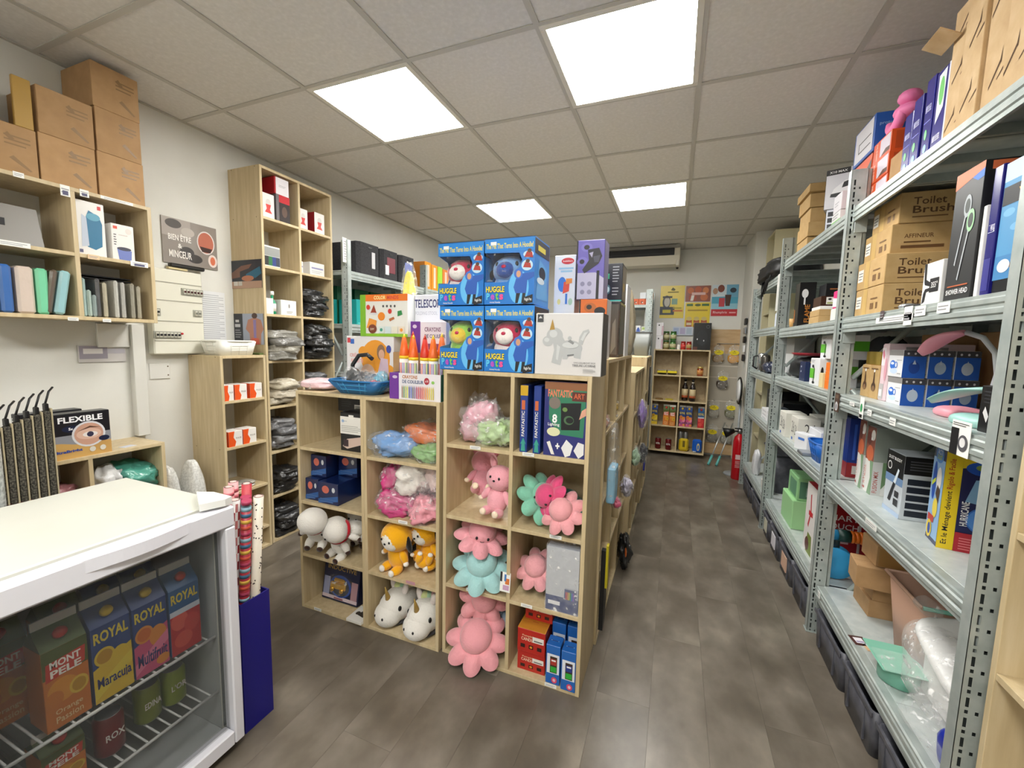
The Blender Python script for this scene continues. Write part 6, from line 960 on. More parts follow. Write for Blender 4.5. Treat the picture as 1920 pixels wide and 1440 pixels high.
# crayon display tray with pencil-shaped tubes
T = thing('crayon_display', 'white CRAYONS DE COULEUR counter display tray', 'display tray', (1.335, -.085, QT)); k = MB(); k.box(-.135, -.05, 0, .125, -.047, .115, mat('#e0dce2', .4)); k.build('front_panel', T); k = MB(); k.box(-.135, .045, 0, .125, .048, .12, mat('#e0dce2', .4)); k.build('back_panel', T); k = MB(); k.box(.122, -.047, 0, .125, .045, .115, mat('#1f5a4a', .4)); k.build('side_panel', T); k = MB(); k.box(-.135, -.047, 0, -.132, .045, .115, mat('#6a2f94', .4)); k.build('side_panel', T); k = MB(); k.box(-.132, -.047, 0, .122, .045, .003, mat('#e0dce2', .4)); k.build('bottom_panel', T)
a = MB(); art(a, (-.135, -.05, 0), (.26, 0, 0), (0, 0, .115), [('r', 0, 0, .19, 1, '#6a2f94'), ('e', .11, .84, .05, .06, '#c8b8d4'), ('t', 'CRAYONS', .26, .8, .56, .93, '#b8723a', 0, .03), ('t', 'DE COULEUR', .26, .62, .68, .75, '#5a6a8a', 0, .03), ('e', .74, .74, .05, .13, '#a8283a'), ('t', 'x18', .71, .7, .77, .78, '#f0e0e0'), ('e', .86, .7, .03, .06, '#8ac05a')] + [('p', [(.25 + .036 * q, .06), (.268 + .036 * q, .06), (.268 + .036 * q, .46), (.259 + .036 * q, .56), (.25 + .036 * q, .46)], ['#8a6a3a', '#5a8a3a', '#a8b83a', '#c8d04a', '#2a3a8a', '#3a5ab8', '#4a4a5a', '#7a5a8a', '#a83a6a', '#c83a4a', '#b82a3a', '#d84a2a', '#d86a3a', '#e08a2a', '#e8a83a', '#e8c83a', '#d8d04a', '#c8b83a'][q]) for q in range(18)]); a.build('printed_artwork', T, raw=True)['kind'] = 'stuff'
for i, (x, y, hb, c1, c2) in enumerate([(1.245, -.09, .19, '#e0641c', '#ecc82a'), (1.275, -.066, .20, '#c83a1c', '#c83a1c'), (1.305, -.105, .185, '#e0641c', '#ecc82a'), (1.36, -.10, .185, '#c8321c', '#c8321c'), (1.405, -.105, .185, '#e0641c', '#ecc82a'), (1.424, -.066, .195, '#e0641c', '#ecc82a')]):
    T = thing('pencil_tube', ['pencil-shaped crayon tube with orange tip, leftmost', 'pencil-shaped crayon tube with red tip, back left', 'pencil-shaped crayon tube with orange tip, second in front', 'pencil-shaped crayon tube with deep red tip, front middle', 'pencil-shaped crayon tube with orange tip, front right', 'pencil-shaped crayon tube with orange tip, back right'][i], 'crayon tube', (x, y, QT + .004), 0, 'pencil tubes in the crayon display')
    k = MB(); k.lathe([(0, 0), (.0205, 0), (.0205, hb - .005)], mat('#e0ddd8', .35), 18); k.build('tube', T); k = MB(); k.lathe([(.0215, hb - .012), (.0215, hb), (.0085, hb + .075)], mat(c1, .4), 18); k.build('cone', T); k = MB(); k.lathe([(.0088, hb + .072), (.0, hb + .096)], mat(c2, .4), 14); k.build('lead_tip', T); k = MB()
    for j in range(9): a_ = -PI * (.12 + .76 * j / 8); k.box(-.0015, -.0004, 0, .0015, .0004, .07, ['#4a8a3a', '#b8c83a', '#7a4a9a', '#3a4aa0', '#c83a4a', '#d87a2a', '#5a3a8a', '#4a6ab8', '#a83a6a'][j]); k.xf(Matrix.Translation((.0209 * math.cos(a_), .0209 * math.sin(a_), .085)) @ Matrix.Rotation(a_ + PI / 2, 4, 'Z'), len(k.v) - 8)
    k.build('printed_pencils', T)['kind'] = 'stuff'; k = MB(); k.lathe([(.0217, hb - .018), (.0217, hb - .012), (.0215, hb - .005)], mat('#ecc82a', .4), 18); k.build('yellow_band', T)
# --- aisle side of the island: hanging and shelved bits
lump('wrapped_soap', 'salmon wrapped bar in clear film on the aisle side', 'packet', (2.055, .30, .995), (.04, .07, .03), shiny('#c98a72', .2), 0, .3, 12, .6, 3, None, 0, ('#ffffff', .35)); lump('wrapped_soap', 'small mustard wrapped bar on the aisle side', 'packet', (2.065, .62, .995), (.03, .05, .04), shiny('#c9a84a', .2), 0, .3, 12, .7, 4, None, 0, ('#ffffff', .25))
T = thing('gift_bag', 'light blue paper package in clear film hanging on the aisle side', 'package', (2.13, .26, .66)); k = MB(); k.box(-.016, -.04, 0, .02, .075, .165, mat('#7fb0cc', .5), .006); k.build('paper_package', T); k = MB(); k.ell((.002, .018, .17), (.026, .07, .19), film('#ffffff', .2), 18, 14, None, .02, 14, .7); k.build('plastic_bag', T)
for i, (x, y, z, r_, c, lab) in enumerate([(2.125, .52, .53, (.022, .03, .03), '#d84a7a', 'small pink wrapped trinket hanging on the aisle side'), (2.15, .80, .50, (.03, .05, .06), '#b8b4c8', 'clear bag with silver trinkets hanging on the aisle side'), (2.17, 1.5, .78, (.03, .06, .11), '#8a6ab8', 'clear bag with purple trinkets hanging farther down the aisle'), (2.155, 1.3, .55, (.025, .05, .07), '#a8c8a8', 'clear bag with pale green trinkets on the aisle side'), (2.17, 1.75, .45, (.03, .05, .08), '#4a4a50', 'dark bag hanging low on the aisle side')]): lump('hanging_bag', lab, 'bag', (x, y, z), r_, shiny(c, .15, 50), 0, .45, 14, 1.3, i, 'bags hanging on the aisle side', 0, ('#ffffff', .25))
lump('costume_bag', 'black bag with an orange print at the island foot by the aisle', 'bag', (2.145, .92, 0), (.03, .09, .105), shiny('#0a0a0c', .25), .2, .9, 8, .85, 8); b = MB(); b.ell((0, 0, 0), (.006, .03, .03), mat('#c8642a', .4), 12, 8); o = b.build('orange_print', bpy.data.objects['costume_bag'], (.0, -.065, .13))
b = MB(); b.prism([(-.06, 0), (.02, -.02), (.05, .03), (0, .2), (-.02, .2)], 0, 0, .012, mat('#1a2a9a', .4)); o = b.build('scoop', None, (2.17, 2.0, .33)); tag(o, 'royal blue dustpan hanging at the far end of the aisle side', 'dustpan')
b = MB(); b.prism([(-.02, 0), (.02, 0), (.03, .1), (.02, .34), (-.02, .34), (-.03, .1)], 0, 0, .01, DARK); o = b.build('grater', None, (2.165, 2.25, .85)); tag(o, 'flat dark grey tool hanging at the far end of the aisle side', 'tool')
b = MB(); b.prism([(-.03, .0), (.03, .02), (.05, .12), (.0, .38), (-.03, .38)], 0, 0, .02, mat('#101012', .5)); b.prism([(-.02, .2), (.01, .2), (.01, .4), (-.02, .4)], 0, .02, .03, mat('#c8b820', .5)); o = b.build('dustpan_brush', None, (2.112, .20, .08)); tag(o, 'black and yellow brush hanging low behind the octopus shelf', 'brush')

# ------------------------------------------------------------------ fridge with juice
FX0, FX1, FY0, FY1, FH = .50, 1.085, -1.32, -.765, .85
T = thing('display_fridge', 'white glass-door display fridge at the lower left', 'fridge', (0, 0, 0)); FW = noisy('fridge_white', [(.3, '#c6c6bb'), (.6, '#cdcdc3')], (1, 1, 1), 3, 4, .35); FIN = mat('#b9bcbc', .5)
def fp(nm, *a, m=FW, ch=.004, par=None): k = MB(); k.box(*a, m, ch); return k.build(nm, par or T)
fp('top_panel', FX0, FY0, FH - .035, FX1 - .05, FY1, FH); fp('side_panel', FX0, FY1 - .035, .02, FX1 - .055, FY1, FH - .036); fp('side_panel', FX0, FY0, .02, FX1 - .055, FY0 + .035, FH - .036); fp('back_panel', FX0, FY0 + .035, .02, FX0 + .03, FY1 - .035, FH - .036, m=FIN); fp('bottom_panel', FX0, FY0 + .035, .03, FX1 - .055, FY1 - .035, .07, m=FIN)
fp('liner', FX0 + .03, FY1 - .038, .07, FX1 - .06, FY1 - .035, FH - .04, m=FIN, ch=0); fp('liner', FX0 + .03, FY0 + .035, .07, FX1 - .06, FY0 + .038, FH - .04, m=FIN, ch=0); fp('liner', FX0 + .03, FY0 + .035, FH - .042, FX1 - .06, FY1 - .035, FH - .037, m=FIN, ch=0)
DOOR = fp('door', FX1 - .048, FY0, FH - .075, FX1, FY1, FH - .008, m=mat('#dfdfe6', .3), ch=.006)
fp('door_rail', FX1 - .048, FY1 - .032, .03, FX1, FY1, FH - .076, m=mat('#dfdfe6', .3), par=DOOR); fp('door_rail', FX1 - .048, FY0, .03, FX1, FY0 + .032, FH - .076, m=mat('#dfdfe6', .3), par=DOOR); fp('door_rail', FX1 - .048, FY0 + .033, .03, FX1, FY1 - .033, .08, m=mat('#dfdfe6', .3), par=DOOR)
k = MB(); pts = [(FX1 - .002 + .016 * math.sin(PI * max(0, min(1, (i - 2) / 12))) ** 1.5, FY1 - .07 - .36 * i / 16) for i in range(17)]
k.prism([(x, y) for x, y in pts] + [(FX1 - .02, pts[-1][1]), (FX1 - .02, pts[0][1])], 2, FH - .045, FH - .012, mat('#e2e2ea', .2)); k.build('handle', DOOR)
GLASS, nt, bs = base('fridge_glass'); bs.inputs['Base Color'].default_value = (.07, .075, .075, 1); bs.inputs['Roughness'].default_value = .04; bs.inputs['Alpha'].default_value = .25; bs.inputs['Specular IOR Level'].default_value = .5  # dark tint in the glass imitates the dim, unlit interior
fp('glass', FX1 - .03, FY0 + .03, .078, FX1 - .024, FY1 - .03, FH - .073, m=GLASS, ch=0, par=DOOR); fp('gasket', FX1 - .052, FY1 - .036, .08, FX1 - .049, FY1 - .02, FH - .08, m=mat('#6d7272', .5), ch=0, par=DOOR)
k = MB(); k.prism([(.94, FY1 - .025), (1.06, FY1 - .09), (1.086, FY1 - .03), (1.08, FY1 - .005), (.99, FY1 - .003)], 2, FH, FH + .022, mat('#e6e6e2', .3)); k.build('hinge_cover', T)
k = MB(); k.box(FX0 + .02, FY0 + .02, 0, FX0 + .06, FY0 + .06, .02, DARK); k.build('foot', T); k = MB(); k.box(FX1 - .1, FY1 - .06, 0, FX1 - .06, FY1 - .02, .03, DARK); k.build('foot', T)
WIRE = mat('#d6d8d4', .35)
for z in (.400, .205):
    k = MB(); k.tube([(1.02, FY0 + .04, z), (1.02, FY1 - .04, z)], .0045, WIRE, 6); k.build('shelf_front_wire', T); k = MB(); k.tube([(.56, FY0 + .04, z), (.56, FY1 - .04, z)], .004, WIRE, 6); k.build('shelf_back_wire', T)
    for i in range(16): k = MB(); y = FY0 + .06 + i * .029; k.tube([(.56, y, z), (1.02, y, z - .001)], .0028, WIRE, 5); k.build('shelf_wire', T)
for i, (y, k_, lab) in enumerate([(-1.148, 'mont', 'MONT PELE orange juice carton in the fridge'), (-1.058, 'maracuja', 'yellow Maracuja juice carton in the fridge'), (-.970, 'multi', 'pink and blue juice carton in the fridge, third in front'), (-.880, 'red', 'red and blue juice carton in the fridge, nearest the hinge')]): juice(.965, y, .406, JK[k_], lab, .083, .275, 'juice cartons in the fridge', PI / 2)
for i, (y, k_, lab) in enumerate([(-1.21, 'mont', 'dim juice carton at the left of the second row in the fridge'), (-1.10, 'mont', 'juice carton behind the MONT PELE one in the fridge'), (-1.01, 'maracuja', 'juice carton behind the yellow Maracuja one in the fridge'), (-.92, 'multi', 'juice carton behind the red one in the fridge')]): juice(.84, y, .406, JK[k_], lab, .083, .275, 'second row juice cartons in the fridge', PI / 2)
juice(.95, -1.16, .211, JK['mont'], 'juice carton cut off at the lower fridge shelf', .08, .17, None, PI / 2)
for i, (x, y, c, lab, tx) in enumerate([(.95, -1.055, '#7a1c22', 'dark red can on the lower fridge shelf', 'ROX'), (.93, -.955, '#7f8a2a', 'olive green can on the lower fridge shelf, left one', 'EDINA'), (.93, -.885, '#8a9a2c', 'olive green can on the lower fridge shelf, right one', "L'OR")]): T2 = can(x, y, .211, mat(c, .3, .2), lab, None, .115, .033, tx); T2.rotation_euler.z = PI / 2
# wrapping paper rolls in a blue box
T = thing('roll_box', 'deep blue open box holding wrapping paper rolls', 'box', (1.013, -.688, 0)); NB = mat('#17157a', .45); k = MB()
for a in ((-.12, -.054, 0, .04, -.050, .475), (-.12, .050, 0, .04, .054, .475), (-.12, -.05, 0, -.116, .05, .475), (.036, -.05, 0, .04, .05, .475), (-.12, -.05, 0, .036, .05, .004)): k.box(*a, NB)
k.build('box', T)
ROLL = [(.914, -.720, .80, '#e8e8e6', 'navy', .05, 0), (.950, -.720, .83, '#d8d4d0', 'red', .085, 0), (.918, -.688, .85, '#d89a9a', 'pink', .03, 0), (.952, -.688, .82, '#3a4a6a', 'stripe', .09, 0), (.986, -.672, .835, '#dcd4c4', 'dots', .10, 0), (.912, -.656, .855, '#d8a0a0', 'pink', .01, 0), (.947, -.656, .86, '#b83a44', 'red', .05, 0), (.986, -.709, .80, '#a02a38', 'stripe', .09, 0)]
RL = ['navy and white striped wrapping roll nearest the fridge', 'red checkered wrapping roll in front', 'pale pink wrapping roll in the middle of the blue box', 'multicoloured striped wrapping roll', 'cream wrapping roll with dark dots, leaning right', 'rose wrapping roll at the back left', 'red wrapping roll at the back corner', 'dark red banded wrapping roll at the right front of the blue box']
for i, (x, y, ln, c, kind, tx, ty) in enumerate(ROLL):
    T = thing('wrapping_roll', RL[i], 'wrapping paper', (x, y, .006), 0, 'wrapping paper rolls'); T.rotation_euler = (0, tx, 0); r = .0155
    k = MB(); k.tube([(0, 0, 0), (0, 0, ln)], r, mat(c, .4), 18); k.build('paper', T); k = MB(); k.lathe([(r * .62, ln - .02), (r * .62, ln + .0006), (r * .98, ln + .0006)], mat('#d9b8b0', .6), 16); k.build('core', T); k = MB(); k.lathe([(0, ln + .0004), (r * .6, ln + .0004)], mat('#4a3a34', .8), 16); k.build('core_hole', T)
    k = MB(); cols = {'navy': ['#2a3048'], 'red': ['#a8202c', '#d88a8a'], 'pink': ['#c86a74'], 'stripe': ['#c8503a', '#d8b04a', '#3a6a8a', '#8ab0c0', '#a83a5a'], 'dots': ['#2e2624']}[kind]
    if kind == 'dots':
        for j in range(90): a_ = rnd.random() * 6.28; z = .4 + rnd.random() * (ln - .42); k.ell((r * math.cos(a_), r * math.sin(a_), z), (.0022, .0022, .003), mat(cols[0], .5), 6, 4)
    elif kind == 'navy':
        for j in range(26): z = .42 + j * (ln - .43) / 26; k.lathe([(r + .0003, z), (r + .0003, z + .007)], mat(cols[0], .4), 18)
    elif kind == 'red':
        for j in range(14):
            z = .4 + j * .03
            for q in range(6): a_ = q * PI / 3 + (j % 2) * PI / 6; k.add([((r + .0004) * math.cos(a_ + e), (r + .0004) * math.sin(a_ + e), z + d) for e, d in ((0, 0), (.25, 0), (.5, 0), (.5, .03), (.25, .03), (0, .03))], [(0, 1, 4, 5), (1, 2, 3, 4)], mat(cols[j % 2], .4))
    else:
        for j in range(20): z = .40 + j * .022; k.lathe([(r + .0003, z), (r + .0003, z + .013)], mat(cols[j % len(cols)], .4), 18)
    k.build('paper_pattern', T)['kind'] = 'stuff'
# ------------------------------------------------------------------ left wall
def kraft(y0, y1, z0, z1, lab, x1=-.088, d_=.24, scr=True):
    pr = {'R': [('p', [(.55, .30), (.62, .36), (.9, .12), (.86, .1)], '#86673f'), ('l', .5, .55, .9, .8, 3, '#86673f'), ('p', [(.5, .75), (.56, .82), (.66, .7), (.6, .66)], '#86673f')]} if scr else None
    carton('shipping_carton', lab, 'box', x1 - d_, y0, z0, x1, y1, z1, CARD, pr, group='big brown cartons on the wall cabinet', flaps=True)
WZ = 2.0
kraft(-.515, -.342, WZ, WZ + .195, 'big brown carton on the wall cabinet, bottom right'); kraft(-.512, -.345, WZ + .196, WZ + .385, 'big brown carton on the wall cabinet, right column middle'); kraft(-.516, -.343, WZ + .386, WZ + .575, 'big brown carton on the wall cabinet, right column top near the ceiling')
kraft(-.70, -.522, WZ, WZ + .19, 'big brown carton on the wall cabinet, bottom middle'); kraft(-.695, -.520, WZ + .191, WZ + .375, 'big brown carton on the wall cabinet, upper middle'); kraft(-.885, -.706, WZ, WZ + .185, 'big brown carton on the wall cabinet, bottom left')
T = thing('open_carton', 'open carton with a gold panel and shiny wrap, top left corner', 'carton', (-.19, -.78, WZ + .186)); k = MB(); k.box(-.1, -.10, 0, .09, -.02, .16, CARD, .002); k.build('carton', T); k = MB(); k.box(.085, .02, 0, .10, .072, .19, mat('#a8843a', .4), .002); k.build('gold_panel', T); k = MB(); k.box(.092, -.09, .02, .10, -.03, .14, shiny('#b9b2a0', .15, 60), .004); k.build('shiny_wrap', T)
b = MB(); b.ell((0, 0, .03), (.05, .06, .03), mat('#3a2a20', .6), 14, 8); o = b.build('bundle', None, (-.25, -.85, WZ + .347)); tag(o, 'dark brown bundle near the ceiling in the top left corner', 'bundle')
for v in o.data.vertices: v.co.z = max(v.co.z, 0)
W1, W2 = 1.453, 1.7265
carton('bin_box', 'white box picturing a blue waste bin, upper right cell', 'box', -.20, -.600, W2, -.10, -.500, W2 + .235, mat('#e2e0dc', .4), {'R': [('p', [(.34, .16), (.62, .12), (.86, .2), (.9, .62), (.8, .76), (.45, .84), (.35, .72)], '#2f7092'), ('e', .6, .73, .24, .07, '#5c9cb4'), ('p', [(.15, .15), (.4, .18), (.36, .7), (.2, .75)], '#b9c2d0'), ('r', .76, .88, .88, .95, '#c83a3a'), ('r', .06, .04, .18, .1, '#5a5a7a')]}, flaps=True)
carton('bin_box', 'white box picturing a violet bucket, upper right cell', 'box', -.20, -.478, W2, -.10, -.392, W2 + .165, mat('#e2dfda', .4), {'R': [('p', [(.28, .0), (.82, .0), (.86, .3), (.2, .34)], '#6a78b4'), ('e', .52, .33, .32, .05, '#3a3a48'), ('r', .08, .86, .26, .94, '#d8523a'), ('l', .08, .4, .2, .74, 5, '#555'), ('r', .3, .7, .7, .72, '#c8bcb4'), ('e', .75, .84, .14, .08, '#d8d0c8')]})
carton('bin_box', 'dark red box behind the violet bucket box', 'box', -.33, -.49, W2, -.22, -.385, W2 + .17, mat('#7a2a1c', .5))
b = MB(); b.prism([(-.06, 0), (.06, 0), (.015, .16), (-.03, .17)], 1, -.10, .10, mat('#8d8a86', .4)); o = b.build('grey_stand', None, (-.17, -.80, W2)); tag(o, 'grey slanted plastic stand in the upper left cell', 'stand'); k = MB(); k.box(.036, -.02, .06, .04, .0, .1, DARK); k.build('slot', o, None)
for i, (y, wd, c, lean, lab) in enumerate([(-.828, .034, '#2a62a8', 0, 'blue folded cloth pack standing leftmost in the lower left cell'), (-.776, .05, '#cdbcae', 0, 'cream folded cloth pack standing beside the blue one'), (-.727, .036, '#6fc79a', 0, 'green folded cloth pack standing in the lower left cell'), (-.687, .024, '#5a4a3a', .16, 'brown patterned cloth pack leaning in the lower left cell'), (-.652, .034, '#8fbcc0', .16, 'pale aqua cloth pack leaning at the right of its cell')]):
    b = MB(); b.box(-.10, -wd / 2, 0, .10, wd / 2, .188, shiny(c, .3, 18, .004), .008); o = b.build('cloth_pack', None, (-.18, y - (.0 if not lean else .03), W1 + (.004 if lean else 0))); tag(o, lab, 'cloth', 'cloth packs in the wall cabinet'); o.rotation_euler.x = -lean
for i in range(9):
    y = [-.595, -.577, -.559, -.545, -.520, -.478, -.452, -.415, -.39][i]; c = ['#9fb8b4', '#a9bcb4', '#8a9a98', '#4a4a4c', '#b0a890', '#b9b8b0', '#a8a6a0', '#8f8a7a', '#9a937f'][i]; hh = [.17, .12, .10, .175, .16, .175, .17, .17, .16][i]
    b = MB(); b.box(-.09, -.008, 0, .09, .008, hh, shiny(c, .15, 40, .006), .006); o = b.build('curtain_pack', None, (-.18, y, W1), .0); tag(o, ['slim clear pack in the lower right cell, leftmost', 'slim clear pack in the lower right cell, second', 'short slim clear pack in the lower right cell, third', 'dark slim pack in the lower right cell, fourth', 'beige slim pack in the lower right cell, fifth', 'silvery wide pack in the lower right cell, sixth', 'silvery pack in the lower right cell, seventh', 'olive grey pack in the lower right cell, eighth', 'olive grey pack in the lower right cell, rightmost'][i], 'pack', 'slim packs in the wall cabinet')
for i in range(2): b = MB(); b.box(-.05, -.12, 0, .05, .12, .006, DARK, .002); o = b.build('tray', None, (-.22, -.50, W1 + .178 + .012 * i)); tag(o, ['flat dark tray lying over the slim packs, lower', 'flat dark tray lying over the slim packs, upper'][i], 'tray')
for (y, z, wd, hh, lab) in [(-.77, 1.995 - .012, .03, .02, 'white label on the wall cabinet top edge, leftmost'), (-.637, 1.955, .03, .045, 'small picture card on the wall cabinet top edge'), (-.575, 1.972, .03, .03, 'dark picture card on the wall cabinet top edge'), (-.46, 1.985, .12, .013, 'long white label on the wall cabinet top edge'), (-.80, 1.712, .09, .02, 'white label strip under the grey stand'), (-.56, 1.708, .04, .02, 'peach label under the blue waste bin box'), (-.39, 1.705, .07, .024, 'white picture label under the violet bucket box'), (-.645, 1.432, .035, .014, 'white label under the aqua cloth pack'), (-.53, 1.432, .03, .014, 'white label under the slim packs')]:
    b = MB(); b.box(-.0006, -wd / 2, 0, .0006, wd / 2, hh, mat('#e8c8a0') if 'peach' in lab else PAPER); o = b.build('price_tag', None, (-.0735, y, z)); tag(o, lab, 'price tag'); a = MB(); art(a, (.0006, -wd / 2, 0), (0, wd, 0), (0, 0, hh), [('l', .1, .2, .9, .8, 2, '#9a9a9e')] + ([('r', .2, .1, .8, .5, '#4a4a6a')] if 'picture' in lab else [])); a.build('printed_artwork', o, raw=True)['kind'] = 'stuff'
# things on the wall (X faces +X)
def wallsheet(y0, z0, y1, z1, m, pr, lab, nm='wall_sheet', x=None, th=.0015, cat='sheet'):
    x = xl((y0 + y1) / 2) + .006 if x is None else x; b = MB(); b.box(-th, (y0 - y1) / 2, 0, th, (y1 - y0) / 2, z1 - z0, m); o = b.build(nm, None, (x, (y0 + y1) / 2, z0), .03 if x < -.3 else 0); tag(o, lab, cat)
    if pr: a = MB(); art(a, (th, (y0 - y1) / 2, 0), (0, y1 - y0, 0), (0, 0, z1 - z0), pr); a.build('printed_artwork', o, raw=True)['kind'] = 'stuff'
    return o
wallsheet(-.14, 1.79, .165, 2.045, mat('#8f8780', .25), [('r', 0, .6, .5, 1, '#a39a92'), ('e', .2, .88, .14, .1, '#4a4440'), ('e', .45, .75, .12, .1, '#b4aca4'), ('e', .42, .3, .13, .12, '#3e3a38'), ('e', .56, .18, .14, .1, '#3a3634'), ('e', .78, .6, .17, .27, '#d8d0cc'), ('e', .78, .6, .15, .24, '#b86a54'), ('p', [(.66, .5), (.9, .48), (.86, .38), (.7, .38)], '#3a2420'), ('e', .9, .2, .09, .15, '#e0cfc8'), ('e', .9, .2, .05, .1, '#d0704e'), ('t', 'BIEN ÊTRE', .1, .52, .5, .68, '#ece8e2', 0, .02), ('t', '&', .26, .36, .33, .46, '#ece8e2', 0, .02), ('t', 'MINCEUR', .1, .14, .5, .30, '#ece8e2', 0, .02)], 'BIEN ÊTRE & MINCEUR spa poster on the left wall', 'poster', cat='poster')
T = thing('fuse_box', 'white electrical fuse box with breaker rows on the left wall', 'fuse box', (xl(-.1) + .004, -.105, 1.27), .03); FB = mat('#dcdacb', .4); k = MB(); k.box(0, -.135, 0, .055, .135, .475, FB, .006); k.build('cabinet', T)
for z in (.075, .185, .30, .40): k = MB(); k.box(.0555, -.13, z, .058, .13, z + .004, mat('#aaa899', .5)); k.build('panel_seam', T)
def breaker(z, y0, n, c1):
    k = MB(); k.box(.055, y0 - .006, z - .006, .060, y0 + n * .018 + .006, z + .034, mat('#9a9a8e', .4), .001); k.build('breaker_bezel', T)
    for q in range(n): k = MB(); k.box(.060, y0 + q * .018 + .001, z, .066, y0 + q * .018 + .016, z + .028, mat('#c9c7ba', .4), .001); o = k.build('breaker', T); k = MB(); k.box(.066, y0 + q * .018 + .004, z + .009, .072, y0 + q * .018 + .013, z + .02, mat(c1, .4), .001); k.build('toggle', o)
breaker(.345, .022, 6, '#4a1418'); breaker(.095, -.13, 7, '#202024'); breaker(.225, .08, 2, '#77786e'); breaker(.22, -.12, 1, '#2a2a2a')
k = MB(); k.lathe([(0, 0), (.006, 0), (.006, .006), (0, .006)], mat('#c8202a', .4), 12); k.xf(Matrix.Translation((.066, .001, .118)) @ Matrix.Rotation(PI / 2, 4, 'Y')); k.build('indicator', T)
b = MB(); b.box(0, -.095, 0, .03, .095, .022, mat('#16140f', .4), .006); o = b.build('remote_control', None, (xl(-.03) + .012, -.03, 1.765), .03); tag(o, 'black bar lying on the fuse box top edge', 'bar'); k = MB(); k.box(.0, -.1, -.012, .02, -.0, -.001, mat('#c9b98a', .5)); k.build('wood_strip', o)
wallsheet(.015, 1.345, .20, 1.655, mat('#dddfe0', .5), [('l', .05, .05, .95, .95, 22, '#b3b5b9')], 'white printed notice sheet beside the fuse box')
wallsheet(-.535, 1.235, -.345, 1.32, mat('#bdb9b6', .3), [('r', .02, .2, .6, .95, '#8c8690'), ('r', .1, .5, .5, .8, '#c9c4c0'), ('r', .6, .5, .98, .8, '#a8a4aa')], 'grey paper strip taped on the left wall below the cabinet')
T = thing('cable_trunking', 'white vertical cable trunking on the left wall', 'trunking', (xl(-.3) + .002, -.30, .83)); k = MB(); k.box(0, -.028, 0, .04, .028, .60, mat('#d8d7d0', .4), .002); k.build('cover', T); k = MB(); k.box(0.001, -.16, .48, .02, -.029, .6, mat('#d8d7d0', .4), .002); k.build('side_plate', T)
T = thing('blank_plate', 'white blanking plate with two screws on the left wall', 'plate', (xl(-.15) + .002, -.17, 1.13)); k = MB(); k.box(0, -.07, 0, .006, .03, .09, mat('#dddcd6', .4), .002); k.build('plate', T)
for z in (.02, .07): k = MB(); k.ell((.006, .02, z), (.003, .004, .004), mat('#6a5a4a', .5), 8, 6); k.build('screw', T)
for i, (z0, z1, lab) in enumerate([(1.69, 1.868, 'massage picture on the side of the tall shelf, upper one'), (1.33, 1.528, 'bare back pain picture on the side of the tall shelf, lower one')]):
    b = MB(); b.box(-.14, -.0008, 0, .14, .0008, z1 - z0, mat('#2c3038', .3)); o = b.build('picture_sheet', None, (-.225, .2605, z0)); tag(o, lab, 'picture'); a = MB()
    art(a, (-.14, -.0008, 0), (.28, 0, 0), (0, 0, z1 - z0), [[('r', 0, 0, 1, .25, '#b4927c'), ('p', [(.5, .5), (.95, .75), (1, .5), (.8, .35), (.5, .4)], '#2c6a86'), ('p', [(0, .55), (.35, .8), (.7, .85), (.6, .7), (.3, .6), (.3, .4), (0, .35)], '#7c5a4c'), ('e', .55, .35, .2, .1, '#b8785a'), ('r', .08, .1, .22, .25, '#d8d4cc'), ('r', .24, .1, .36, .25, '#c8c4bc')],
       [('r', .32, 0, 1, 1, '#9fa6b6'), ('p', [(.55, .0), (.9, .0), (.92, .35), (1, .5), (.92, .8), (.78, .86), (.66, .86), (.5, .8), (.42, .5), (.54, .35)], '#b07c66'), ('e', .72, .93, .09, .09, '#4a342a'), ('p', [(.68, .2), (.76, .2), (.77, .8), (.67, .8)], '#8a78a8'), ('p', [(.58, .0), (.86, .0), (.84, .2), (.6, .22)], '#d06048'), ('r', .08, .72, .2, .8, '#c8c8cc'), ('r', .06, .56, .24, .66, '#c8c8cc'), ('l', .06, .2, .26, .5, 4, '#9a9aa0')]][i]); a.build('printed_artwork', o, raw=True)['kind'] = 'stuff'
# mirror box, hanging mitts, low shelf
carton('mirror_box', 'black and gold FLEXIBLE mirror box with an eye picture', 'box', -.155, -.755, .825, -.09, -.540, 1.025, mat('#17181e', .3), {'R': [('p', [(0, 0), (1, 0), (1, .3), (.0, .42)], '#c49a5a'), ('r', 0, .3, 1, .52, '#8d8f96'), ('p', [(0, 0), (.9, 0), (.6, .25), (.2, .36), (0, .38)], '#c9a05c'), ('t', 'FLEXIBLE', .18, .80, .88, .93, '#f0f0f2', 0, .03), ('e', .36, .66, .13, .07, '#0f1a3a'), ('t', '5x', .33, .63, .4, .69, '#f0f0f0', 0, .03), ('e', .64, .5, .27, .29, '#d4d4d8'), ('e', .64, .5, .235, .25, '#c89a84'), ('e', .64, .5, .2, .12, '#d9b4a0'), ('e', .66, .49, .12, .06, '#e4dcd8'), ('e', .66, .49, .055, .06, '#33304a'), ('p', [(.46, .58), (.66, .68), (.84, .62), (.66, .64)], '#5a3a2c'), ('e', .88, .36, .09, .06, '#0f1a3a'), ('t', 'UltraBright', .06, .12, .52, .2, '#2a4a9a', 0, .04), ('e', .68, .14, .05, .06, '#d8d4c8'), ('e', .85, .14, .05, .06, '#d8d4c8')]}, flaps=True)
carton('mirror_box', 'second FLEXIBLE mirror box standing behind the first', 'box', -.24, -.80, .825, -.175, -.60, 1.03, mat('#1a1b20', .35), {'F': [('r', .1, .1, .9, .7, '#c4c0ba'), ('e', .5, .45, .3, .25, '#9a9690'), ('t', 'FLEX', .1, .78, .8, .92, '#d8d8da')]})
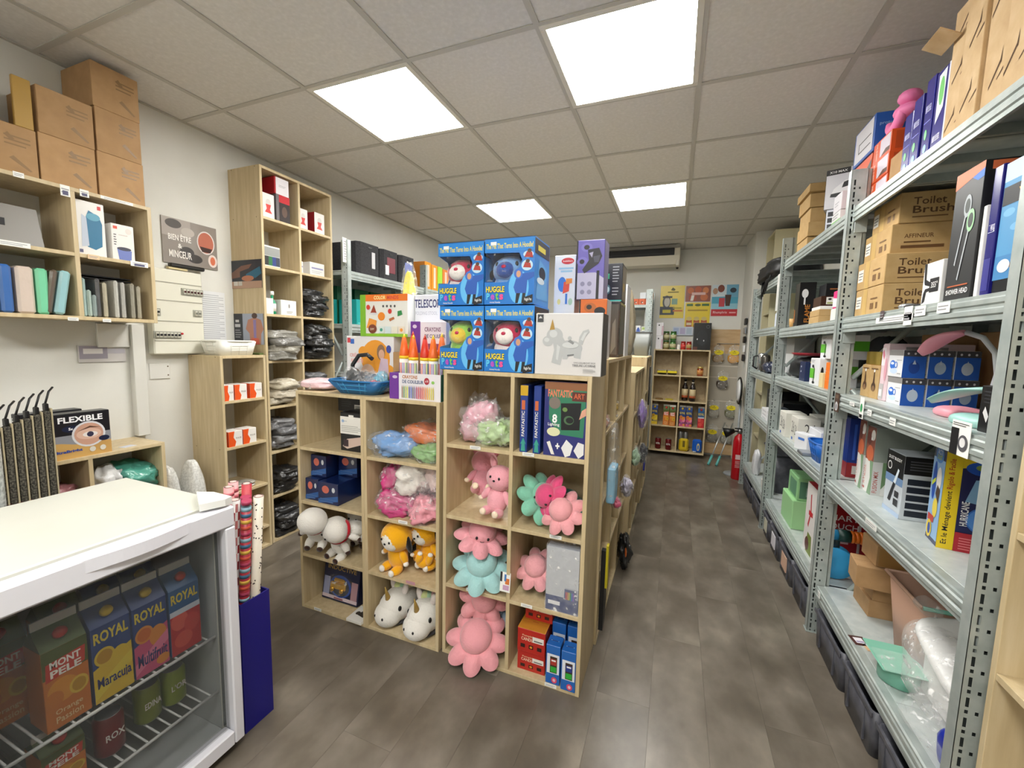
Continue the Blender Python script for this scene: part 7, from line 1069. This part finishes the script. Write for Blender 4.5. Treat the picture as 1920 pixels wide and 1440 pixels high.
for i in range(6):
    T = thing('scrub_strap', 'hanging dark speckled scrubbing strap with beige trim, ' + ['leftmost', 'second', 'third', 'fourth', 'fifth', 'rightmost'][i], 'strap', (-.045 + .006 * i, -.905 + .026 * i, .70), 0, 'hanging scrubbing straps'); h_ = .30 + .012 * i
    k = MB(); k.box(-.02, -.010, 0, .02, .008, h_, noisy('speckle', [(.4, '#26241f'), (.6, '#5d594e')], (1, 1, 1), 160, 3, .9), .006); k.build('pad', T); k = MB(); k.box(-.021, .008, 0, .021, .0125, h_ + .01, mat('#b8ab8c', .8), .002); k.build('trim', T); k = MB(); k.box(-.012, -.006, h_, .012, .006, h_ + .03, BLACK, .003); k.tube([(0, 0, h_ + .03), (-.02, .02, h_ + .075), (-.04, .04, h_ + .09)], .004, BLACK, 6); k.build('loop', T)
k = MB(); k.lathe([(.035, 0), (.04, 0), (.042, 1.93), (.036, 1.93)], noisy('bubble_wrap', [(.4, '#8f9392'), (.6, '#b4b8b6')], (1, 1, 1), 70, 2, .25, bump=.6, dist=.004), 20, (0, 0, 0)); o = k.build('bubble_roll', None, (.445, -1.088, 0)); tag(o, 'tall grey bubble film roll at the left picture edge', 'roll')
lump('wrapped_textile', 'white textile in clear film in the low shelf beside the fridge', 'textile', (-.19, -.545, .563), (.10, .065, .085), shiny('#c9c8c6', .3), 0, .3, 9, .7, 4); lump('wrapped_textile', 'teal and white folded textile in the low shelf', 'textile', (-.19, -.42, .60), (.10, .08, .06), shiny('#4a9a88', .3), .1, .3, 9, .6, 6, None, .2); lump('wrapped_textile', 'dusty pink textile in the left part of the low shelf', 'textile', (-.19, -.74, .60), (.10, .09, .05), shiny('#8f5a5e', .5), 0, .3, 9, .6, 7); lump('wrapped_textile', 'pale blue textile under the dusty pink one', 'textile', (-.18, -.76, .552), (.10, .08, .028), shiny('#8fb0b4', .4), 0, .2, 9, .6, 9)
lump('wrapped_textile', 'blue grey folded textile under the teal one', 'textile', (-.19, -.42, .552), (.10, .08, .027), shiny('#6a7488', .4), 0, .2, 9, .6, 3)
b = MB(); b.box(-.02, -.028, 0, .02, .028, .001, mat('#c9ccd8', .4)); o = b.build('picture_card', None, (-.13, -.46, .825), .2); tag(o, 'small pale card lying on the low shelf top', 'card')
lump('bubble_bag', 'white bubble wrap bag standing beside the low shelf, left', 'bag', (-.20, -.255, 0), (.07, .045, .36), noisy('bubble_white', [(.4, '#c9c9c4'), (.6, '#dededa')], (1, 1, 1), 90, 2, .35, bump=.6, dist=.004), 0, .15, 6, .8, 2); lump('bubble_bag', 'white bubble wrap bag standing beside the low shelf, right', 'bag', (-.18, -.15, 0), (.08, .05, .37), MATS['bubble_white'], .1, .15, 6, .8, 5)
# single column and tall shelf contents
AZ = [.433, .718, .998]
def liplash(y0, z, lab, w_=.075):
    carton('serum_box', lab, 'box', -.16, y0, z, -.075, y0 + w_, z + .092, mat('#e4e0da', .4), {'R': [('p', [(0, 0), (.42, 0), (.52, .3), (.34, .6), (.42, 1), (0, 1)], '#e0541c'), ('t', 'PULSE', .52, .48, .9, .58, '#7a6a60')], 'F': [('r', .0, 0, 1, 1, '#d84c18')]}, group='orange and white serum boxes')
liplash(-.012, AZ[2], 'orange and white serum box, upper row leftmost', .055); liplash(.05, AZ[2], 'orange and white serum box, upper row middle'); liplash(.145, AZ[2], 'orange and white serum box, upper row right', .08); liplash(.0, AZ[1], 'orange and white serum box, lower row left', .085); liplash(.09, AZ[1], 'orange and white serum box, lower row right', .085)
b = MB(); b.lathe([(0, 0), (.011, 0), (.011, .03), (.008, .034)], mat('#d8501c', .3), 14); b.lathe([(.008, .034), (.009, .06), (0, .06)], mat('#e0dcd6', .3), 14); o = b.build('serum_bottle', None, (-.11, .136, AZ[2])); tag(o, 'small orange and white bottle between the upper serum boxes', 'bottle')
for i in range(7):
    b = MB(); b.ell((0, 0, .009), (.055, .035, .009), mat('#c9c6bd', .25, .5), 18, 8, None, .004, 25, .8); o = b.build('foil_sachet', None, (-.13, .02 + .06 * (i % 3), AZ[0] + .0175 * (i // 3)), .2 * (i % 2)); tag(o, 'silver foil sachet in the pile, ' + ['bottom left', 'bottom middle', 'bottom right', 'middle left', 'middle one', 'middle right', 'top one'][i], 'sachet', 'silver foil sachets')
T = basket('woven_basket', 'white woven plastic basket on the single column', (-.175, .095, 1.265), .085, .10, .10, .118, .085, '#e2e1d8')
b = MB(); b.box(-.05, -.014, 0, .05, .014, .012, mat('#5a6a3a', .4), .002); o = b.build('green_packet', None, (-.125, .20, 1.352)); o.location.z = 1.266; o.location.y = .235; o.location.x = -.13; tag(o, 'olive green flat packet beside the white basket', 'packet')
bz = lambda r: 2.437 / 1 * 0 + .008 + (2.437 - .016) * r / 8 + .008
def ob(nm, lab, cat, y0, z, w_, h_, m, pr=None, x1=-.09, d_=.12, g=None): return carton(nm, lab, cat, x1 - d_, y0, z, x1, y0 + w_, z + h_, m, pr, group=g)
gl = {'R': [('e', .5, .62, .22, .16, '#c8c4c0'), ('p', [(.28, .56), (.72, .56), (.62, .36), (.8, .2), (.2, .22), (.36, .38)], '#c8403c')], 'F': [('r', 0, 0, 1, 1, '#8a1a20')]}
ob('massage_box', 'white box with a red cup picture, upper left cell of the tall shelf', 'box', .285, bz(7), .085, .15, mat('#dedad6', .4), gl); ob('massage_box', 'grey and red box with a dark photo, beside the red cup box', 'box', .385, bz(7), .10, .17, mat('#6a6668', .4), {'R': [('r', .2, 0, 1, .72, '#2a1f1e'), ('e', .6, .4, .2, .2, '#5a4438'), ('r', .2, .72, 1, 1, '#b8202a')]}); ob('massage_box', 'red and white box stacked on top in the upper left cell', 'box', .375, bz(7) + .171, .105, .105, mat('#a81a24', .4), {'R': [('r', .1, .0, 1, 1, '#dedade'), ('l', .3, .45, .8, .6, 2, '#a8a4a8')]})
ob('massage_box', 'white box with a red cup picture, upper right cell, left one', 'box', .555, bz(7), .075, .135, mat('#dedad6', .4), gl); ob('massage_box', 'white box with a pink cup picture, upper right cell, right one', 'box', .69, bz(7), .09, .145, mat('#dedad6', .4), gl); ob('massage_box', 'dark red box behind the two cup boxes', 'box', .633, bz(7), .06, .14, mat('#6a1216', .4), None, -.18)
ob('palette_box', 'box with grey, green, blue and black colour squares', 'box', .285, bz(6), .115, .13, mat('#d4d4d2', .3), {'R': [('r', .03, .06, .27, .5, '#2a2a2a'), ('r', .27, .06, .5, .5, '#2a6a3a'), ('r', .5, .06, .73, .5, '#2a3a7a'), ('r', .73, .06, .97, .5, '#33384a'), ('r', .03, .52, .97, .93, '#8f918e')]}); 
for i in range(3): ob('white_carton', ['white labelled box in front, third right cell', 'white box behind, third right cell', 'small white box at the left, third right cell'][i], 'box', [.64, .585, .56][i], bz(6), [.13, .09, .03][i], [.09, .085, .08][i], mat('#dcdad6', .4), {'R': [('r', .1, .5, .9, .62, '#8a8ab0'), ('l', .1, .15, .8, .4, 2, '#b0b0b4')]}, [-.09, -.17, -.1][i], .07)
ob('spray_box', 'green box in the fourth left cell', 'box', .282, bz(5), .05, .18, mat('#1a8a5a', .4), None, -.155, .06); ob('spray_box', 'white and grey box behind the green one', 'box', .30, bz(5), .10, .235, mat('#c9c6c0', .4), {'R': [('e', .5, .6, .15, .2, '#8a8a80')]}, -.24); ob('spray_box', 'white box with a green stripe, fourth left cell', 'box', .28, bz(5), .055, .10, mat('#e0deda', .4), None, -.085, .06); ob('phone_box', 'white flat box with a phone picture, fourth left cell', 'box', .395, bz(5), .12, .10, mat('#e2e0dc', .4), {'R': [('e', .52, .62, .05, .14, '#8a8684'), ('l', .35, .12, .75, .3, 2, '#8a8684')]})
b = MB(); b.lathe([(0, 0), (.02, 0), (.022, .01), (.022, .08), (.008, .1), (.008, .13), (0, .13)], mat('#1f8a62', .3), 16); o = b.build('spray_bottle', None, (-.12, .355, bz(5))); tag(o, 'green bottle with white label in the fourth left cell', 'bottle'); k = MB(); k.lathe([(.0224, .02), (.0224, .07)], mat('#dcdcd8', .5), 16); k.build('label', o); k = MB(); k.lathe([(.009, .125), (.012, .128), (.012, .15), (0, .152)], mat('#e0e0dc', .4), 12); k.build('cap', o)
def bags(y, r, ln, c, n_, lab, z=0, x=-.17, wy=.09, sq=.7):
    for i in range(n_): lump('garment_pack', lab % ['bottom', 'second', 'third', 'fourth', 'top'][i if i < n_ - 1 or n_ == 5 else 4], 'garment', (x + .015 * ((i * 7) % 3 - 1), y + .008 * ((i * 5) % 3 - 1), bz(r) + z + i * .044), (.115, wy, .034), shiny(c[i % len(c)], .12, 26, .014), .12 * (i % 3) - .1, .46, 9, .5, i + r * 3 + int(y * 40), 'wrapped garments in the tall shelf')
bags(.69, 5, 0, ['#17171a', '#232327', '#101012'], 4, 'black wrapped garment in the fourth right cell, %s'); bags(.69, 4, 0, ['#0c0c0e', '#121214'], 5, 'black wrapped garment in the fifth right cell, %s', 0, -.15, .10)
bags(.41, 4, 0, ['#8a8880', '#a8a498', '#6f6d68'], 4, 'grey and beige wrapped garment in the fifth left cell, %s', 0, -.14, .11)
bags(.40, 3, 0, ['#b9b09c', '#c2b8a4'], 3, 'beige wrapped garment in the sixth left cell, %s'); bags(.40, 2, 0, ['#6f6f70', '#8a8a8c', '#5a5a5c'], 4, 'grey wrapped garment in the seventh left cell, %s'); bags(.40, 1, 0, ['#0d0d0f', '#18181a'], 3, 'black wrapped garment in the eighth left cell, %s'); bags(.40, 0, 0, ['#141416', '#0c0c0e'], 3, 'black wrapped garment in the lowest left cell, %s', .15) if False else bags(.40, 0, 0, ['#141416', '#0c0c0e', '#1f1f22'], 4, 'black wrapped garment in the lowest left cell, %s')
bags(.69, 3, 0, ['#4a4a4c', '#5a5a5c'], 4, 'dark grey wrapped garment in the sixth right cell, %s'); bags(.69, 2, 0, ['#3a3a3c', '#2a2a2c'], 3, 'charcoal wrapped garment in the seventh right cell, %s')
# ------------------------------------------------------------------ left rack contents
FB_ = noisy('fabric_bin', [(.4, '#2c2c2f'), (.6, '#39393c')], (1, 1, 1), 120, 2, .9)
for i, (y0, y1, c, lab) in enumerate([(1.02, 1.29, '#c8c8cc', 'black fabric bin, nearest on the left rack'), (1.30, 1.54, '#7a3a44', 'black fabric bin with a reddish window, middle of three'), (1.56, 1.79, '#2f4aa0', 'black fabric bin with a blue window, farthest of three')]):
    T = thing('fabric_bin', lab, 'bin', (-.18, (y0 + y1) / 2, 1.90), 0, 'black fabric bins on the left rack'); d = (y1 - y0) / 2; k = MB(); k.prism([(.16, -d), (-.16, -d), (-.16, d), (.16, d), (.185, d - .03), (.185, -d + .03)], 2, 0, .25, FB_); k.build('bin', T); k = MB(); k.box(.1855, -.05 if i else .02, .06, .188, .06, .19, mat(c, .4), .001); k.build('window', T); k = MB(); k.box(.1885, -.02, .215, .19, .02, .225, BLACK); k.build('pull_tab', T)
    if i == 1: k = MB(); k.box(.1885, -.075, .04, .19, -.03, .12, PAPER); k.build('label', T)
for i, (y0, y1, h_, c, lab) in enumerate([(.93, .96, .27, '#101013', 'black box at the near end of the left rack top'), (.965, 1.01, .26, '#17121c', 'black and violet box beside the left rack post'), (1.975, 2.09, .27, '#e08a2a', 'orange box on the left rack top, near'), (2.10, 2.21, .26, '#e08a2a', 'orange box on the left rack top, far'), (2.22, 2.31, .26, '#9ac832', 'lime green box on the left rack top'), (2.32, 2.44, .25, '#d87a2a', 'orange and green box on the left rack top')]): carton('product_box', lab, 'box', -.37 if i < 2 else -.2, y0, 1.90, -.345 + .1 if i < 2 else -.01, y1, 1.90 + h_, mat(c, .35), {'R': [('r', .35, .1, .5, .9, '#d8d0c0'), ('r', .55, .1, .7, .9, '#d8c8b8')]} if 'orange' in lab else None)
wallsheet(.835, 1.95, .875, 2.13, PAPER, [('l', .2, .1, .8, .9, 8, '#b0b0b4')], 'long white paper label on the left rack post', x=.026)
for i, (y, lab) in enumerate([(.93, 'teal box on the left rack, nearest'), (1.02, 'teal box on the left rack, second'), (1.11, 'teal box on the left rack, third'), (1.2, 'teal box on the left rack, fourth')]): carton('teal_box', lab, 'box', -.2 if i else -.36, y, 1.495, -.02 if i else -.215, y + .085, 1.495 + .2, mat('#1f9a98', .35), {'R': [('l', .2, .04, .6, .1, 1, '#8fd0cc')], 'F': [('l', .2, .04, .6, .1, 1, '#8fd0cc')]}, group='teal boxes on the left rack')
for i in range(4): carton('green_box', 'dark green box on the left rack behind the colour game, ' + ['nearest', 'second', 'third', 'farthest'][i], 'box', -.32, 1.02 + .2 * i, 1.495, -.215, 1.19 + .2 * i, 1.495 + .31, mat('#0f5a3c', .4), group='dark green boxes on the left rack')
for i in range(3): carton('white_carton', 'white slim box low on the left rack, ' + ['left', 'middle', 'right'][i], 'box', -.2, .925 + .06 * i, 1.12, -.03, .98 + .06 * i, 1.34, mat('#c9c8c4', .5), group='white slim boxes on the left rack')
lump('wrapped_textile', 'brown bundle on the left rack behind the craft box', 'bundle', (-.15, 1.3, 1.12), (.1, .12, .1), mat('#5a4030', .7), 0, .3, 8, .7, 4)
for i in range(5): carton('shipping_carton', 'brown carton on the lowest left rack shelves, ' + ['first', 'second', 'third', 'fourth', 'fifth'][i], 'box', -.32, [.93, 1.25, 1.57, 1.99, 2.32][i], .75, -.04, [1.22, 1.54, 1.86, 2.29, 2.6][i], .75 + .25, CARD, group='brown cartons low on the left rack')
# small labels along the island boards
for i, (x, y, z, lab) in enumerate([(1.86, -.142, .944, 'white label under the art kit boxes'), (1.62, -.142, .324, 'white label under the mint octopus plush'), (1.87, -.142, .32, 'white label under the small pink octopus plush'), (1.98, -.142, .01, 'white label under the candle boxes'), (1.98, -.142, .632, 'white label under the pale pink octopus plush'), (1.28, -.152, .566, 'white label under the pink wrapped pile'), (1.32, -.152, .289, 'pink label under the yellow dog plush toys'), (.76, -.152, .01, 'white label under the INDUCTIVE blister pack'), (1.63, -.142, .944, 'white label under the frosted bags')]): b = MB(); b.box(-.024, -.0006, 0, .024, .0006, .014, mat('#c8909c') if 'pink label' in lab else PAPER); o = b.build('price_tag', None, (x, y - .0005, z - .003)); tag(o, lab, 'price tag'); a = MB(); art(a, (-.024, -.0006, 0), (.048, 0, 0), (0, 0, .014), [('l', .1, .2, .9, .8, 2, '#9a9a9e')]); a.build('printed_artwork', o, raw=True)['kind'] = 'stuff'
